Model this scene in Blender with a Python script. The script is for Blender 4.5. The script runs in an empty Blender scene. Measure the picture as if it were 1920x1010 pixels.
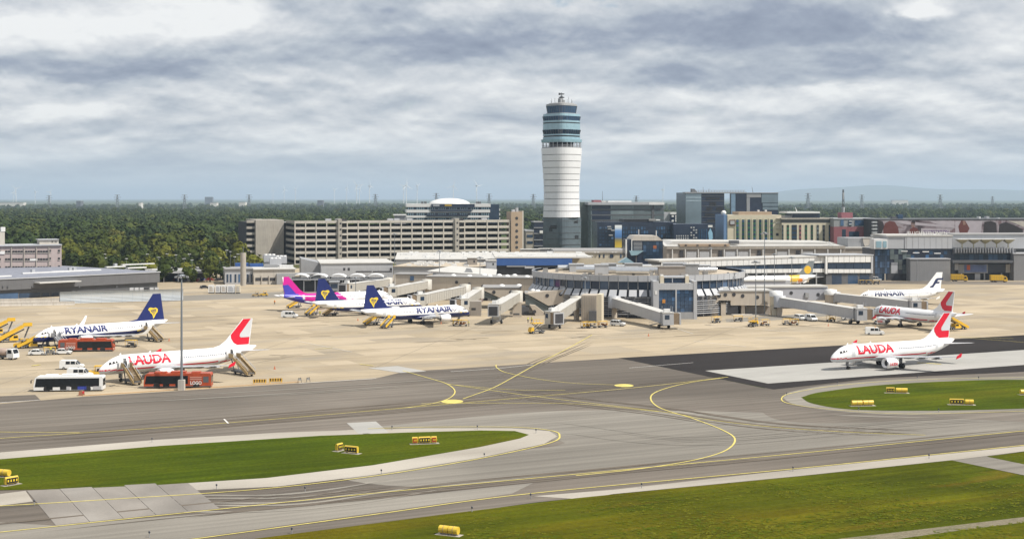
import bpy, bmesh, math, random
from mathutils import Vector, Matrix
random.seed(11)
R_ = math.radians
SC = bpy.context.scene
COL = SC.collection

# ---------------------------------------------------------------- camera, world, sun, exposure
F, H, HZ, CX = 2667.0, 39.0, 371.0, 960.0      # focal length in photo pixels, eye height, horizon row, centre column
cam_d = bpy.data.cameras.new('camera'); cam = bpy.data.objects.new('camera', cam_d); COL.objects.link(cam)
cam.location = (0, 0, H); cam.rotation_euler = (R_(90), 0, 0)
cam_d.sensor_width = 36.0; cam_d.lens = F / 1920 * 36; cam_d.shift_y = -(505 - HZ) / 1920
cam_d.clip_start = 1.0; cam_d.clip_end = 90000
SC.camera = cam

SUN_EL, SUN_DIR = 53.0, Vector((1.0, -0.42, 0)).normalized()
sd = bpy.data.lights.new('sun', 'SUN'); sun = bpy.data.objects.new('sun', sd); COL.objects.link(sun)
sd.energy = 4.7; sd.angle = R_(0.55); sd.color = (1.0, 0.945, 0.86)
sv = Vector((SUN_DIR.x * math.cos(R_(SUN_EL)), SUN_DIR.y * math.cos(R_(SUN_EL)), math.sin(R_(SUN_EL))))
sun.rotation_euler = sv.to_track_quat('Z', 'Y').to_euler(); sun.location = (200, -50, 300)

SC.view_settings.view_transform = 'Standard'; SC.view_settings.look = 'None'
SC.view_settings.exposure = 0.3; SC.view_settings.gamma = 1.0; SC.view_settings.use_curve_mapping = False
SC.cycles.max_bounces = 5; SC.cycles.diffuse_bounces = 2; SC.cycles.glossy_bounces = 3
SC.cycles.transmission_bounces = 2; SC.cycles.volume_bounces = 0; SC.cycles.transparent_max_bounces = 6
SC.cycles.caustics_reflective = False; SC.cycles.caustics_refractive = False
SC.cycles.use_denoising = True
try: SC.cycles.denoising_prefilter = 'ACCURATE'
except Exception: pass

class NT:
    """small node-tree writer"""
    def __init__(s, tree): s.t = tree; s.n = tree.nodes; s.l = tree.links
    def node(s, typ, ins=None, **kw):
        n = s.n.new(typ)
        for k, v in kw.items(): setattr(n, k, v)
        for k, v in (ins or {}).items(): s.put(n, k, v)
        return n
    def put(s, n, k, v):
        sock = n.inputs[k]
        if hasattr(v, 'bl_idname') and hasattr(v, 'outputs'): v = v.outputs[0]
        if isinstance(v, bpy.types.NodeSocket): s.l.new(v, sock)
        else: sock.default_value = v
    def m(s, op, a, b=0.0, c=None, clamp=False):
        n = s.node('ShaderNodeMath', operation=op, use_clamp=clamp); s.put(n, 0, a); s.put(n, 1, b)
        if c is not None: s.put(n, 2, c)
        return n.outputs[0]
    def noise(s, vec, scale, detail=4, rough=.5, dist=0.0):
        n = s.node('ShaderNodeTexNoise', {'Scale': scale, 'Detail': detail, 'Roughness': rough, 'Distortion': dist})
        if vec is not None: s.put(n, 'Vector', vec)
        return n.outputs[0]
    def ramp(s, fac, stops, interp='LINEAR'):
        n = s.node('ShaderNodeValToRGB'); cr = n.color_ramp; cr.interpolation = interp
        while len(cr.elements) < len(stops): cr.elements.new(.5)
        for e, (p, c) in zip(cr.elements, stops):
            e.position = p; e.color = (c, c, c, 1) if isinstance(c, (int, float)) else (*c, 1)
        s.put(n, 'Fac', fac); return n.outputs[0]
    def mix(s, fac, a, b, mode='MIX'):
        n = s.node('ShaderNodeMix', data_type='RGBA', blend_type=mode)
        s.put(n, 0, fac)
        for i, v in ((6, a), (7, b)):
            if isinstance(v, tuple): v = (*v, 1) if len(v) == 3 else v
            s.put(n, i, v)
        return n.outputs[2]
    def smooth(s, v, a, b):
        n = s.node('ShaderNodeMapRange', interpolation_type='SMOOTHSTEP'); s.put(n, 0, v); s.put(n, 1, a); s.put(n, 2, b); s.put(n, 3, 0.0); s.put(n, 4, 1.0)
        return n.outputs[0]

W = bpy.data.worlds.new('World'); SC.world = W; W.use_nodes = True
w = NT(W.node_tree); w.n.clear()
tc = w.node('ShaderNodeTexCoord')
sky = w.node('ShaderNodeTexSky', sky_type='NISHITA', sun_disc=False, sun_elevation=R_(SUN_EL),
             sun_rotation=math.atan2(SUN_DIR.x, SUN_DIR.y), altitude=200.0, air_density=1.0, dust_density=1.5, ozone_density=1.0)
sx = w.node('ShaderNodeSeparateXYZ', {0: tc.outputs['Generated']})
zc = w.m('MAXIMUM', sx.outputs[2], 0.0)
def cloud_coord(dz, c0, off, vs):
    """bearing and (stretched) elevation: cloud banks lie in level layers that crowd together towards the horizon"""
    e = w.m('MULTIPLY', w.m('LOGARITHM', w.m('ADD', w.m('ADD', zc, dz), c0), math.e), vs)
    return w.node('ShaderNodeCombineXYZ', {0: w.m('ADD', sx.outputs[0], off), 1: sx.outputs[1], 2: e}).outputs[0]
cA = cloud_coord(0.0, .05, 3.7, .34); cB = cloud_coord(0.012, .05, 3.7, .34); cC = cloud_coord(0.004, .05, 3.7, .34)
fA = w.noise(cA, 30.0, 8, .55, .15); fB = w.noise(cC, 30.0, 8, .55, .15)
def cl_n(c): return w.noise(c, 10.0, 11, .55, .15)
nA, nB, nC = cl_n(cA), cl_n(cB), cl_n(cC)
# cloud that thins out above a point is lit from above, cloud that thickens above it is base
lit = w.m('ADD', w.m('MULTIPLY', w.m('SUBTRACT', nA, nB), 1.0), w.m('ADD', w.m('MULTIPLY', w.m('SUBTRACT', nA, nC), 1.5), w.m('MULTIPLY', w.m('SUBTRACT', fA, fB), .45)))
big = w.noise(cloud_coord(0.0, .05, 1.3, .9), 4.5, 4, .5, .3)
Yc = w.m('MAXIMUM', sx.outputs[1], .02); U = w.m('DIVIDE', sx.outputs[0], Yc); V = w.m('DIVIDE', sx.outputs[2], Yc)
wob = w.m('MULTIPLY', w.m('SUBTRACT', w.noise(cA, 16.0, 7, .55), .5), .045)
def mass(px, py, wx, wy):
    """a single cloud mass at its bearing and elevation, its under side flatter than its top"""
    du = w.m('DIVIDE', w.m('ADD', w.m('SUBTRACT', U, (px - CX) / F), w.m('MULTIPLY', wob, 2.2)), wx / F); dv = w.m('DIVIDE', w.m('ADD', w.m('SUBTRACT', V, (HZ - py) / F), w.m('MULTIPLY', wob, .62)), wy / F)
    dv = w.m('MULTIPLY', dv, w.m('ADD', 1.0, w.m('MULTIPLY', w.m('LESS_THAN', dv, 0.0), .8)))
    r2_ = w.m('ADD', w.m('MULTIPLY', du, du), w.m('MULTIPLY', dv, dv)); return w.m('EXPONENT', w.m('MULTIPLY', w.m('POWER', r2_, 1.5), -1.0))
shade = w.m('ADD', w.m('ADD', w.m('MULTIPLY', w.m('SUBTRACT', big, .5), .38), lit), w.m('ADD', w.m('MULTIPLY', w.m('SUBTRACT', nA, .5), -.45), .665))
for px, py, wx, wy, amt in ((350, 45, 190, 62, .40), (40, 75, 150, 50, .22), (1120, 70, 640, 62, -.30), (1500, 60, 330, 50, -.10), (720, 92, 260, 34, -.10), (170, 128, 360, 30, -.27), (620, 116, 300, 14, -.10), (1430, 140, 420, 34, -.26), (1740, 22, 50, 26, .40), (950, 20, 300, 20, .10), (900, 170, 700, 40, .10), (1560, 195, 420, 30, .14), (215, 200, 70, 26, .16), (60, 215, 120, 22, .10), (1880, 70, 110, 70, .10)):
    shade = w.m('ADD', shade, w.m('MULTIPLY', mass(px, py, wx, wy), amt * 1.35))
cl = w.ramp(shade, [(.0, (.23, .265, .36)), (.30, (.345, .385, .48)), (.52, (.51, .55, .61)), (.76, (.74, .755, .78)), (1.0, (.97, .97, .96))])
hz = w.smooth(zc, .055, -.004)
cl = w.mix(w.m('MULTIPLY', hz, .80), cl, (.60, .685, .755))
cover = w.smooth(nA, .25, .34)
cover = w.m('MAXIMUM', cover, w.smooth(zc, .09, .05))
bg1 = w.node('ShaderNodeBackground', {'Color': sky.outputs[0], 'Strength': .10})
bg2 = w.node('ShaderNodeBackground', {'Color': cl, 'Strength': 0.80})
mx = w.node('ShaderNodeMixShader', {0: w.m('MULTIPLY', cover, .93), 1: bg1.outputs[0], 2: bg2.outputs[0]})
w.node('ShaderNodeOutputWorld', {0: mx.outputs[0]})

# ---------------------------------------------------------------- helpers: photo pixels -> places
def G(px, py, z=0.0):
    Y = F * (H - z) / (py - HZ); return ((px - CX) * Y / F, Y)
def G3(px, py, z=0.0):
    x, y = G(px, py); return Vector((x, y, z))
def AT(px, Y): return (px - CX) * Y / F
def ZAT(py, Y): return H - (py - HZ) * Y / F

# ---------------------------------------------------------------- materials
MATS = {}
def mat(name, col, rough=.6, metal=0.0, var=.12, vs=.35, spec=.4, bump=0.0, streak=0.0, rnd=0.0):
    if name in MATS: return MATS[name]
    m = bpy.data.materials.new(name); m.use_nodes = True; MATS[name] = m
    t = NT(m.node_tree); t.n.clear()
    out = t.node('ShaderNodeOutputMaterial'); b = t.node('ShaderNodeBsdfPrincipled')
    t.l.new(b.outputs[0], out.inputs[0])
    b.inputs['Roughness'].default_value = rough; b.inputs['Metallic'].default_value = metal
    b.inputs['Specular IOR Level'].default_value = spec
    tcn = t.node('ShaderNodeTexCoord'); vec = tcn.outputs['Object']
    n = t.noise(vec, vs, 5, .6)
    f = t.ramp(n, [(.25, 1 - var), (.75, 1 + var)])
    if streak:
        mp = t.node('ShaderNodeMapping', {'Vector': vec, 'Scale': (2.2, 2.2, .12)})
        n2 = t.noise(mp.outputs[0], 1.0, 4, .6)
        f = t.mix(1.0, f, t.ramp(n2, [(.3, 1 - streak), (.62, 1.0)]), 'MULTIPLY')
    c = t.mix(1.0, tuple(col), f, 'MULTIPLY')
    if rnd:  # brightness differs per object, imitating bright reflections on glass panes
        oi = t.node('ShaderNodeObjectInfo'); c = t.mix(1.0, c, t.ramp(oi.outputs['Random'], [(0, 1 - rnd * .5), (.6, 1.0), (.85, 1 + rnd), (1, 1 + rnd * 2.2)]), 'MULTIPLY')
    t.l.new(c, b.inputs['Base Color'])
    if bump:
        bp = t.node('ShaderNodeBump', {'Height': t.noise(vec, vs * 20, 3, .6), 'Strength': bump, 'Distance': .05})
        t.l.new(bp.outputs[0], b.inputs['Normal'])
    return m

def ground_mat(name, stops, scale, ang=0.0, stretch=1.0, fine=.15, fscale=1.5, rough=.9, patch=0.0, pscale=.02, joints=None, jcol=.75, tint=None, bump=.0, streaky=0.0, spec=.12):
    """a ground surface: broad tone noise (stretched along ang), fine grain, optional patches and slab joints"""
    m = bpy.data.materials.new(name); m.use_nodes = True; MATS[name] = m
    t = NT(m.node_tree); t.n.clear()
    out = t.node('ShaderNodeOutputMaterial'); b = t.node('ShaderNodeBsdfPrincipled', {'Roughness': rough, 'Specular IOR Level': spec})
    t.l.new(b.outputs[0], out.inputs[0])
    geo = t.node('ShaderNodeNewGeometry')
    rot = t.node('ShaderNodeVectorRotate', {'Vector': geo.outputs['Position'], 'Angle': -R_(ang)}, rotation_type='Z_AXIS').outputs[0]
    mp = t.node('ShaderNodeMapping', {'Vector': rot, 'Scale': (1 / stretch, 1, 1)}).outputs[0]
    n = t.noise(mp, scale, 6, .62, .3)
    c = t.ramp(n, stops)
    if streaky:
        mp2 = t.node('ShaderNodeMapping', {'Vector': rot, 'Scale': (.012, .55, 1)}).outputs[0]
        c = t.mix(1.0, c, t.ramp(t.noise(mp2, 1.0, 5, .6, .2), [(.3, 1 - streaky), (.7, 1 + streaky)]), 'MULTIPLY')
    if patch:
        c = t.mix(1.0, c, t.ramp(t.noise(rot, pscale, 3, .5, .6), [(.35, 1 - patch), (.65, 1 + patch)]), 'MULTIPLY')
    if tint:
        c = t.mix(t.ramp(t.noise(mp, scale * tint[1], 4, .6), [(tint[2], 0.0), (tint[3], 1.0)]), c, tint[0])
    g = t.ramp(t.noise(geo.outputs['Position'], fscale, 4, .65), [(.25, 1 - fine), (.75, 1 + fine)])
    c = t.mix(1.0, c, g, 'MULTIPLY')
    if joints:
        br = t.node('ShaderNodeTexBrick', {'Vector': rot, 'Color1': (1, 1, 1, 1), 'Color2': (.93, .93, .93, 1), 'Mortar': (jcol, jcol, jcol, 1), 'Scale': 1.0,
                                           'Mortar Size': joints[1], 'Brick Width': joints[0], 'Row Height': joints[0], 'Bias': 0.0}, offset=0.0)
        c = t.mix(1.0, c, br.outputs[0], 'MULTIPLY')
    t.l.new(c, b.inputs['Base Color'])
    if bump:
        bp = t.node('ShaderNodeBump', {'Height': t.noise(geo.outputs['Position'], 1.6, 5, .7), 'Strength': .9, 'Distance': bump})
        t.l.new(bp.outputs[0], b.inputs['Normal'])
    return m

# ---------------------------------------------------------------- mesh collector
class MB:
    def __init__(s): s.v = []; s.f = []; s.mi = []; s.sm = []
    def add(s, vs, fs, mi=0, sm=False):
        o = len(s.v); s.v += [tuple(v) for v in vs]
        for f in fs: s.f.append(tuple(i + o for i in f)); s.mi.append(mi); s.sm.append(sm)
        return s
    def box(s, x0, x1, y0, y1, z0, z1, mi=0):
        return s.add([(x0, y0, z0), (x1, y0, z0), (x1, y1, z0), (x0, y1, z0), (x0, y0, z1), (x1, y0, z1), (x1, y1, z1), (x0, y1, z1)],
                     [(0, 3, 2, 1), (4, 5, 6, 7), (0, 1, 5, 4), (1, 2, 6, 5), (2, 3, 7, 6), (3, 0, 4, 7)], mi)
    def prism(s, pts, lo, hi, axis='z', mi=0):
        n = len(pts)
        mk = {'z': lambda p, h: (p[0], p[1], h), 'y': lambda p, h: (p[0], h, p[1]), 'x': lambda p, h: (h, p[0], p[1])}[axis]
        fs = [tuple(range(n))[::-1], tuple(range(n, 2 * n))] + [(i, (i + 1) % n, n + (i + 1) % n, n + i) for i in range(n)]
        return s.add([mk(p, lo) for p in pts] + [mk(p, hi) for p in pts], fs, mi)
    def tube(s, p, q, r0, r1=None, n=8, mi=0, sm=True):
        p, q = Vector(p), Vector(q); r1 = r0 if r1 is None else r1
        d = (q - p).normalized(); a = d.orthogonal().normalized(); b = d.cross(a)
        ring = lambda c, r: [c + a * (r * math.cos(2 * math.pi * i / n)) + b * (r * math.sin(2 * math.pi * i / n)) for i in range(n)]
        s.add(ring(p, r0) + ring(q, r1), [(i, (i + 1) % n, n + (i + 1) % n, n + i) for i in range(n)], mi, sm)
        return s.add(ring(p, r0) + ring(q, r1), [tuple(range(n))[::-1], tuple(range(n, 2 * n))], mi)
    def bar(s, p, q, wd, ht=None, mi=0):
        """square bar from p to q"""
        p, q = Vector(p), Vector(q); ht = ht or wd; d = (q - p).normalized()
        up = Vector((0, 0, 1)) if abs(d.z) < .95 else Vector((0, 1, 0))
        a = d.cross(up).normalized() * wd / 2; b = a.cross(d).normalized() * ht / 2
        vs = [c + i * a + j * b for c in (p, q) for i, j in ((-1, -1), (1, -1), (1, 1), (-1, 1))]
        return s.add(vs, [(0, 3, 2, 1), (4, 5, 6, 7), (0, 1, 5, 4), (1, 2, 6, 5), (2, 3, 7, 6), (3, 0, 4, 7)], mi)
    def loft(s, rings, mi=0, cap=True, sm=True, closed=True):
        n = len(rings[0]); vs = [v for r in rings for v in r]; fs = []
        for j in range(len(rings) - 1):
            for i in range(n if closed else n - 1):
                fs.append((j * n + i, j * n + (i + 1) % n, (j + 1) * n + (i + 1) % n, (j + 1) * n + i))
        s.add(vs, fs, mi, sm)
        if cap: s.add(list(rings[0]) + list(rings[-1]), [tuple(range(n))[::-1], tuple(range(n, 2 * n))], mi)
        return s
    def lathe(s, prof, n=24, mi=0, c=(0, 0, 0), sm=True, cap=True, axis='z', a0=0.0):
        rings = []
        for r, z in prof:
            ring = []
            for i in range(n):
                a = a0 + 2 * math.pi * i / n
                if axis == 'z': ring.append((c[0] + r * math.cos(a), c[1] + r * math.sin(a), c[2] + z))
                elif axis == 'x': ring.append((c[0] + z, c[1] + r * math.cos(a), c[2] + r * math.sin(a)))
                else: ring.append((c[0] + r * math.cos(a), c[1] + z, c[2] + r * math.sin(a)))
            rings.append(ring)
        return s.loft(rings, mi, cap, sm)
    def mesh(s, name, mats):
        me = bpy.data.meshes.new(name); me.from_pydata(s.v, [], s.f)
        for m in (mats if isinstance(mats, (list, tuple)) else [mats]): me.materials.append(m)
        me.polygons.foreach_set('material_index', s.mi); me.polygons.foreach_set('use_smooth', s.sm); me.update()
        return me
    def build(s, name, mats, parent=None, **kw): return link(name, s.mesh(name, mats), parent, **kw)

def link(name, data, parent=None, loc=None, rz=None, label=None, kind=None, cat=None, group=None):
    o = bpy.data.objects.new(name, data); COL.objects.link(o)
    if parent is not None: o.parent = parent
    if loc is not None: o.location = loc
    if rz is not None: o.rotation_euler = (0, 0, rz)
    for k, v in (('label', label), ('kind', kind), ('category', cat), ('group', group)):
        if v: o[k] = v
    return o
def thing(name, label, cat, loc=(0, 0, 0), rz=0.0, group=None):
    return link(name, None, None, loc, rz, label, None, cat, group)
def kids():
    d = {}
    for o in COL.objects:
        if o.parent is not None: d.setdefault(o.parent.name, []).append(o)
    return d
def copy_tree(root, loc, rz=0.0, label=None, scale=None, group=None):
    """copy of a thing with copies of its parts and sub-parts (shared mesh data)"""
    r = root.copy(); COL.objects.link(r); r.location = loc; r.rotation_euler = (0, 0, rz)
    if scale: r.scale = (scale,) * 3 if isinstance(scale, (int, float)) else scale
    if label: r['label'] = label
    if group: r['group'] = group
    for ch in root.children:
        c = ch.copy(); COL.objects.link(c); c.parent = r
        for g in ch.children:
            d = g.copy(); COL.objects.link(d); d.parent = c
    return r

# ---------------------------------------------------------------- lettering (made first, while the scene is small)
TXT = {}
def text(sx, bold=.060):
    if sx in TXT: return TXT[sx]
    cu = bpy.data.curves.new('lettering', 'FONT'); cu.body = sx; cu.size = 1.0; cu.offset = bold * .6; cu.resolution_u = 3
    o = bpy.data.objects.new('lettering', cu); COL.objects.link(o)
    dg = bpy.context.evaluated_depsgraph_get(); me = bpy.data.meshes.new_from_object(o.evaluated_get(dg))
    bm = bmesh.new(); bm.from_mesh(me)
    ys = [v.co.y for v in bm.verts]; xs = [v.co.x for v in bm.verts]
    x0, x1, y0, y1 = min(xs), max(xs), min(ys), max(ys)
    for v in bm.verts: v.co = Vector(((v.co.x - x0) / (x1 - x0), (v.co.y - y0) / (y1 - y0), 0))
    for k in range(1, 8):
        bmesh.ops.bisect_plane(bm, geom=bm.verts[:] + bm.edges[:] + bm.faces[:], plane_co=(0, k / 8, 0), plane_no=(0, 1, 0))
    bm.verts.index_update()
    TXT[sx] = ([tuple(v.co[:2]) for v in bm.verts], [tuple(v.index for v in f.verts) for f in bm.faces])
    bm.free(); bpy.data.objects.remove(o); bpy.data.curves.remove(cu); bpy.data.meshes.remove(me)
    return TXT[sx]
text('FLUGHAFEN WIEN', .012)
for sx_ in ('RYANAIR', 'LAUDA', 'FINNAIR', 'FLUGHAFEN WIEN', 'LOGO', 'ANGEKOMMEN'): text(sx_)
# ================================================================ THE GROUND
TW = 27.0    # the taxiways run 27 degrees off the picture plane
M_ground = ground_mat('ground_field', [(.3, (.028, .046, .012)), (.5, (.045, .066, .016)), (.62, (.10, .10, .035)), (.75, (.04, .06, .016))], .0016, 20, 3.5, .15, .03, patch=.25, pscale=.004)
M_apron = ground_mat('apron_concrete', [(.28, (0.3045, 0.2490, 0.1733)), (.5, (0.3697, 0.3054, 0.2151)), (.7, (0.4176, 0.3486, 0.2508))], .035, TW, 2.5, .07, 2.0, patch=.13, pscale=.03, joints=(7.5, .025), jcol=.86, tint=((.275, .24, .19), 2.1, .50, .70), streaky=.12)
M_asph = ground_mat('taxiway_asphalt', [(.25, (0.0889, 0.0757, 0.0636)), (.5, (0.1352, 0.1175, 0.0987)), (.75, (0.1734, 0.1534, 0.1289))], .03, TW, 6.0, .08, 3.0, patch=.20, pscale=.014, streaky=.24)
M_asph2 = ground_mat('old_asphalt', [(.25, (0.1651, 0.1505, 0.1295)), (.5, (0.2091, 0.1930, 0.1661)), (.75, (0.2476, 0.2313, 0.2018))], .04, TW, 5.0, .08, 3.0, patch=.14, pscale=.02, streaky=.20)
M_dark = ground_mat('new_asphalt', [(.3, (0.0192, 0.0168, 0.0160)), (.7, (0.0288, 0.0248, 0.0240))], .05, TW, 5.0, .08, 3.0, patch=.08)
M_white = ground_mat('pale_concrete', [(.3, (0.2808, 0.2730, 0.2574)), (.5, (0.3432, 0.3354, 0.3120)), (.7, (0.3822, 0.3705, 0.3510))], .06, TW, 3.0, .06, 3.0, patch=.08, joints=(7.5, .04), jcol=.8)
M_edge = ground_mat('shoulder_concrete', [(.3, (.28, .255, .215)), (.5, (.355, .325, .28)), (.7, (.41, .38, .33))], .06, TW, 4.0, .07, 3.0, patch=.10)
M_slab = ground_mat('slab_concrete', [(.3, (0.1800, 0.1665, 0.1485)), (.5, (0.2340, 0.2160, 0.1935)), (.7, (0.2790, 0.2610, 0.2385))], .05, TW + 90, 3.0, .07, 3.0, patch=.15, pscale=.05)
M_slab2 = ground_mat('slab_concrete_dark', [(.3, (.17, .155, .138)), (.5, (.225, .206, .184)), (.7, (.28, .26, .235))], .05, TW + 90, 3.0, .07, 3.0, patch=.15, pscale=.05)
M_grass = ground_mat('mown_grass', [(.28, (0.0333, 0.0523, 0.0018)), (.45, (0.0494, 0.0710, 0.0024)), (.6, (0.0666, 0.0813, 0.0030)), (.75, (0.0903, 0.0867, 0.0042))], .07, TW, 3.0, .30, 1.8, patch=.15, pscale=.05, streaky=.22, bump=.12, spec=.04)
M_rough = ground_mat('rough_meadow', [(.26, (0.0400, 0.0525, 0.0020)), (.42, (0.0632, 0.0720, 0.0025)), (.58, (0.0968, 0.0847, 0.0035)), (.75, (0.1211, 0.0898, 0.0050))], .05, TW, 4.5, .22, 1.1, patch=.20, pscale=.045, streaky=.25, bump=.2, tint=((.155, .095, .012), 1.7, .58, .75), spec=.04)
M_yel = mat('yellow_marking', (.56, .47, .13), .7, var=.25, vs=.6)
M_wht = mat('white_marking', (.62, .60, .56), .7, var=.2, vs=.6)

def cr(pts, n=8):
    """Catmull-Rom through ground points"""
    out = []; P = [Vector(p) for p in pts]; P = [2 * P[0] - P[1]] + P + [2 * P[-1] - P[-2]]
    for i in range(1, len(P) - 2):
        for k in range(n):
            t = k / n; a, b, c, d = P[i - 1:i + 3]
            out.append(.5 * ((2 * b) + (c - a) * t + (2 * a - 5 * b + 4 * c - d) * t * t + (3 * b - 3 * c + d - a) * t ** 3))
    out.append(P[-2]); return out
def sheet(name, px, z, m, smooth=False, kind='structure', **kw):
    pts = [Vector(G(*p)) for p in px]
    if smooth: pts = cr(pts + [pts[0]], 8)[:-1]
    mb = MB(); mb.add([(p.x, p.y, z) for p in pts], [tuple(range(len(pts)))])
    return mb.build(name, m, kind=kind, **kw)
RZ = [0]
def ribbon(mb, px, wd, z, smooth=True, n=10):
    RZ[0] += 1; z += .0013 * (RZ[0] % 17)     # crossing lines lie a hair above one another
    pts = [Vector(G(*p)) for p in px]
    if smooth and len(pts) > 2: pts = cr(pts, n)
    L = []; 
    for i, p in enumerate(pts):
        d = (pts[min(i + 1, len(pts) - 1)] - pts[max(i - 1, 0)]).normalized(); nrm = Vector((-d.y, d.x)) * wd / 2
        L.append((p.x + nrm.x, p.y + nrm.y, z)); L.append((p.x - nrm.x, p.y - nrm.y, z))
    mb.add(L, [(2 * i, 2 * i + 1, 2 * i + 3, 2 * i + 2) for i in range(len(pts) - 1)])

gb = MB(); nx = 40
gb.add([(-45000, -200, 0), (45000, -200, 0), (45000, 60000, 0), (-45000, 60000, 0)], [(0, 1, 2, 3)])
gb.build('ground', M_ground, kind='structure')

sheet('apron', [(-900, 800), (-200, 772), (0, 757), (160, 743), (340, 732), (530, 720), (705, 709), (760, 696), (850, 691), (1160, 671), (1920, 628), (2700, 590), (2700, 505), (1900, 520), (1500, 505), (1000, 500), (500, 503), (300, 500), (-600, 505)], .02, M_apron)
sheet('taxiway', [(-700, 815), (0, 757), (160, 743), (340, 732), (530, 720), (705, 709), (760, 696), (850, 691), (1160, 671), (1470, 735), (1500, 700), (2700, 620), (2700, 900), (1920, 846), (1780, 866), (1150, 926), (1000, 942), (820, 967), (480, 1012), (-200, 1140), (-900, 1140)], .032, M_asph)
# long worn lanes of differently aged asphalt
sheet('asphalt_lane', [(700, 800), (1050, 770), (1500, 775), (1900, 790), (1920, 806), (1200, 872), (800, 912), (640, 880), (1060, 830)], .040, M_asph2, smooth=True)
sheet('asphalt_lane', [(-300, 960), (100, 985), (420, 960), (760, 930), (1000, 905), (960, 925), (380, 1006), (-300, 1095)], .040, M_asph2)
sheet('asphalt_lane', [(1400, 735), (1470, 722), (1480, 745), (1510, 768), (1600, 780), (1800, 785), (1500, 792), (1420, 765)], .044, M_asph, smooth=True)
sheet('new_asphalt', [(1160, 671), (1920, 628), (2600, 592), (2600, 655), (1920, 697), (1640, 709), (1450, 730), (1380, 716)], .052, M_dark)
sheet('concrete_strip', [(1322, 695), (1920, 656), (2600, 612), (2600, 640), (1920, 684), (1440, 719)], .062, M_white)
sheet('concrete_strip', [(650, 793), (705, 790), (729, 811), (672, 813)], .062, M_white)
sheet('concrete_strip', [(690, 690), (745, 686), (800, 696), (752, 699)], .062, M_white)
sheet('service_road', [(300, 556), (450, 550), (560, 546), (700, 551), (790, 561), (700, 562), (560, 557), (450, 560), (300, 566)], .036, M_asph2)
sheet('service_road', [(1530, 526), (1920, 528), (2500, 528), (2500, 534), (1920, 534), (1530, 531)], .036, M_asph)
sheet('service_road', [(1360, 598), (1440, 592), (1560, 586), (1560, 592), (1440, 601), (1362, 604)], .036, M_asph2)
sheet('asphalt_patch', [(-60, 745), (66, 740), (76, 750), (-60, 759)], .048, M_asph)
# shoulders round the grass islands
sheet('shoulder', [(-300, 880), (0, 848), (300, 824), (520, 811), (660, 806), (700, 820), (300, 838), (0, 864), (-300, 900)], .056, M_edge)
sheet('shoulder', [(650, 806), (800, 803), (960, 803), (1030, 808), (1045, 818), (1020, 832), (900, 858), (700, 890), (520, 912), (350, 920), (350, 902), (500, 893), (700, 870), (900, 836), (985, 818), (960, 810), (700, 814)], .058, M_edge)
sheet('shoulder', [(-200, 935), (0, 926), (48, 920), (62, 940), (0, 948), (-200, 962)], .058, M_edge)
sheet('shoulder', [(1090, 936), (1150, 926), (1500, 892), (1790, 862), (1920, 846), (2400, 790), (2400, 783), (1920, 836), (1500, 879), (1150, 918), (1000, 930)], .056, M_edge)
sheet('service_path', [(1785, 863), (1850, 855), (2000, 880), (2000, 905), (1920, 891)], .066, M_asph2)
sheet('shoulder', [(1468, 746), (1482, 735), (1560, 721), (1700, 710), (1920, 705), (2200, 700), (2200, 790), (1920, 773), (1700, 778), (1560, 770), (1490, 758)], .056, M_asph2, smooth=True)
# slabs of the concrete field at the lower left
q = [(50, 920), (350, 903), (412, 953), (104, 985)]
P4 = [Vector(G(*p)) for p in q]
for i in range(5):
    a, b = i / 5 + .0016, (i + 1) / 5 - .0016
    pt = [P4[0].lerp(P4[1], a), P4[0].lerp(P4[1], b), P4[3].lerp(P4[2], b), P4[3].lerp(P4[2], a)]
    mb = MB(); mb.prism([(p.x, p.y) for p in pt], .03, .072 + .006 * (i % 2)); mb.build('concrete_slab', M_slab if i % 2 else M_slab2, kind='structure')
# grass
sheet('grass_island', [(-500, 905), (0, 861), (300, 836), (600, 817), (760, 811), (900, 807), (965, 808), (992, 815), (975, 822), (900, 838), (700, 872), (500, 896), (300, 909), (120, 917), (0, 919), (-500, 935)], .075, M_grass)
sheet('grass_island', [(1502, 745), (1540, 735), (1650, 722), (1800, 714), (1920, 712), (2150, 716), (2250, 738), (2150, 757), (1920, 766), (1750, 770), (1600, 768), (1525, 757)], .075, M_grass, smooth=True)
sheet('grass_verge', [(400, 1025), (480, 1010), (820, 966), (1080, 934), (1150, 927), (1500, 893), (1785, 863), (1920, 892), (2500, 1000), (3300, 1500), (700, 4000), (-1500, 4000)], .075, M_rough)
sheet('grass_verge', [(1850, 856), (1922, 847), (2400, 792), (3000, 900), (2400, 960), (1990, 885)], .075, M_rough)
M_dirt = ground_mat('dirt_track', [(.3, (.10, .085, .05)), (.5, (.19, .165, .115)), (.7, (.075, .085, .03))], .5, TW, 3.0, .3, 4.0, bump=.1)
sheet('dirt_track', [(1560, 1012), (1700, 996), (1850, 978), (1950, 966), (1950, 976), (1820, 992), (1660, 1014), (1600, 1030)], .085, M_dirt)

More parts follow.
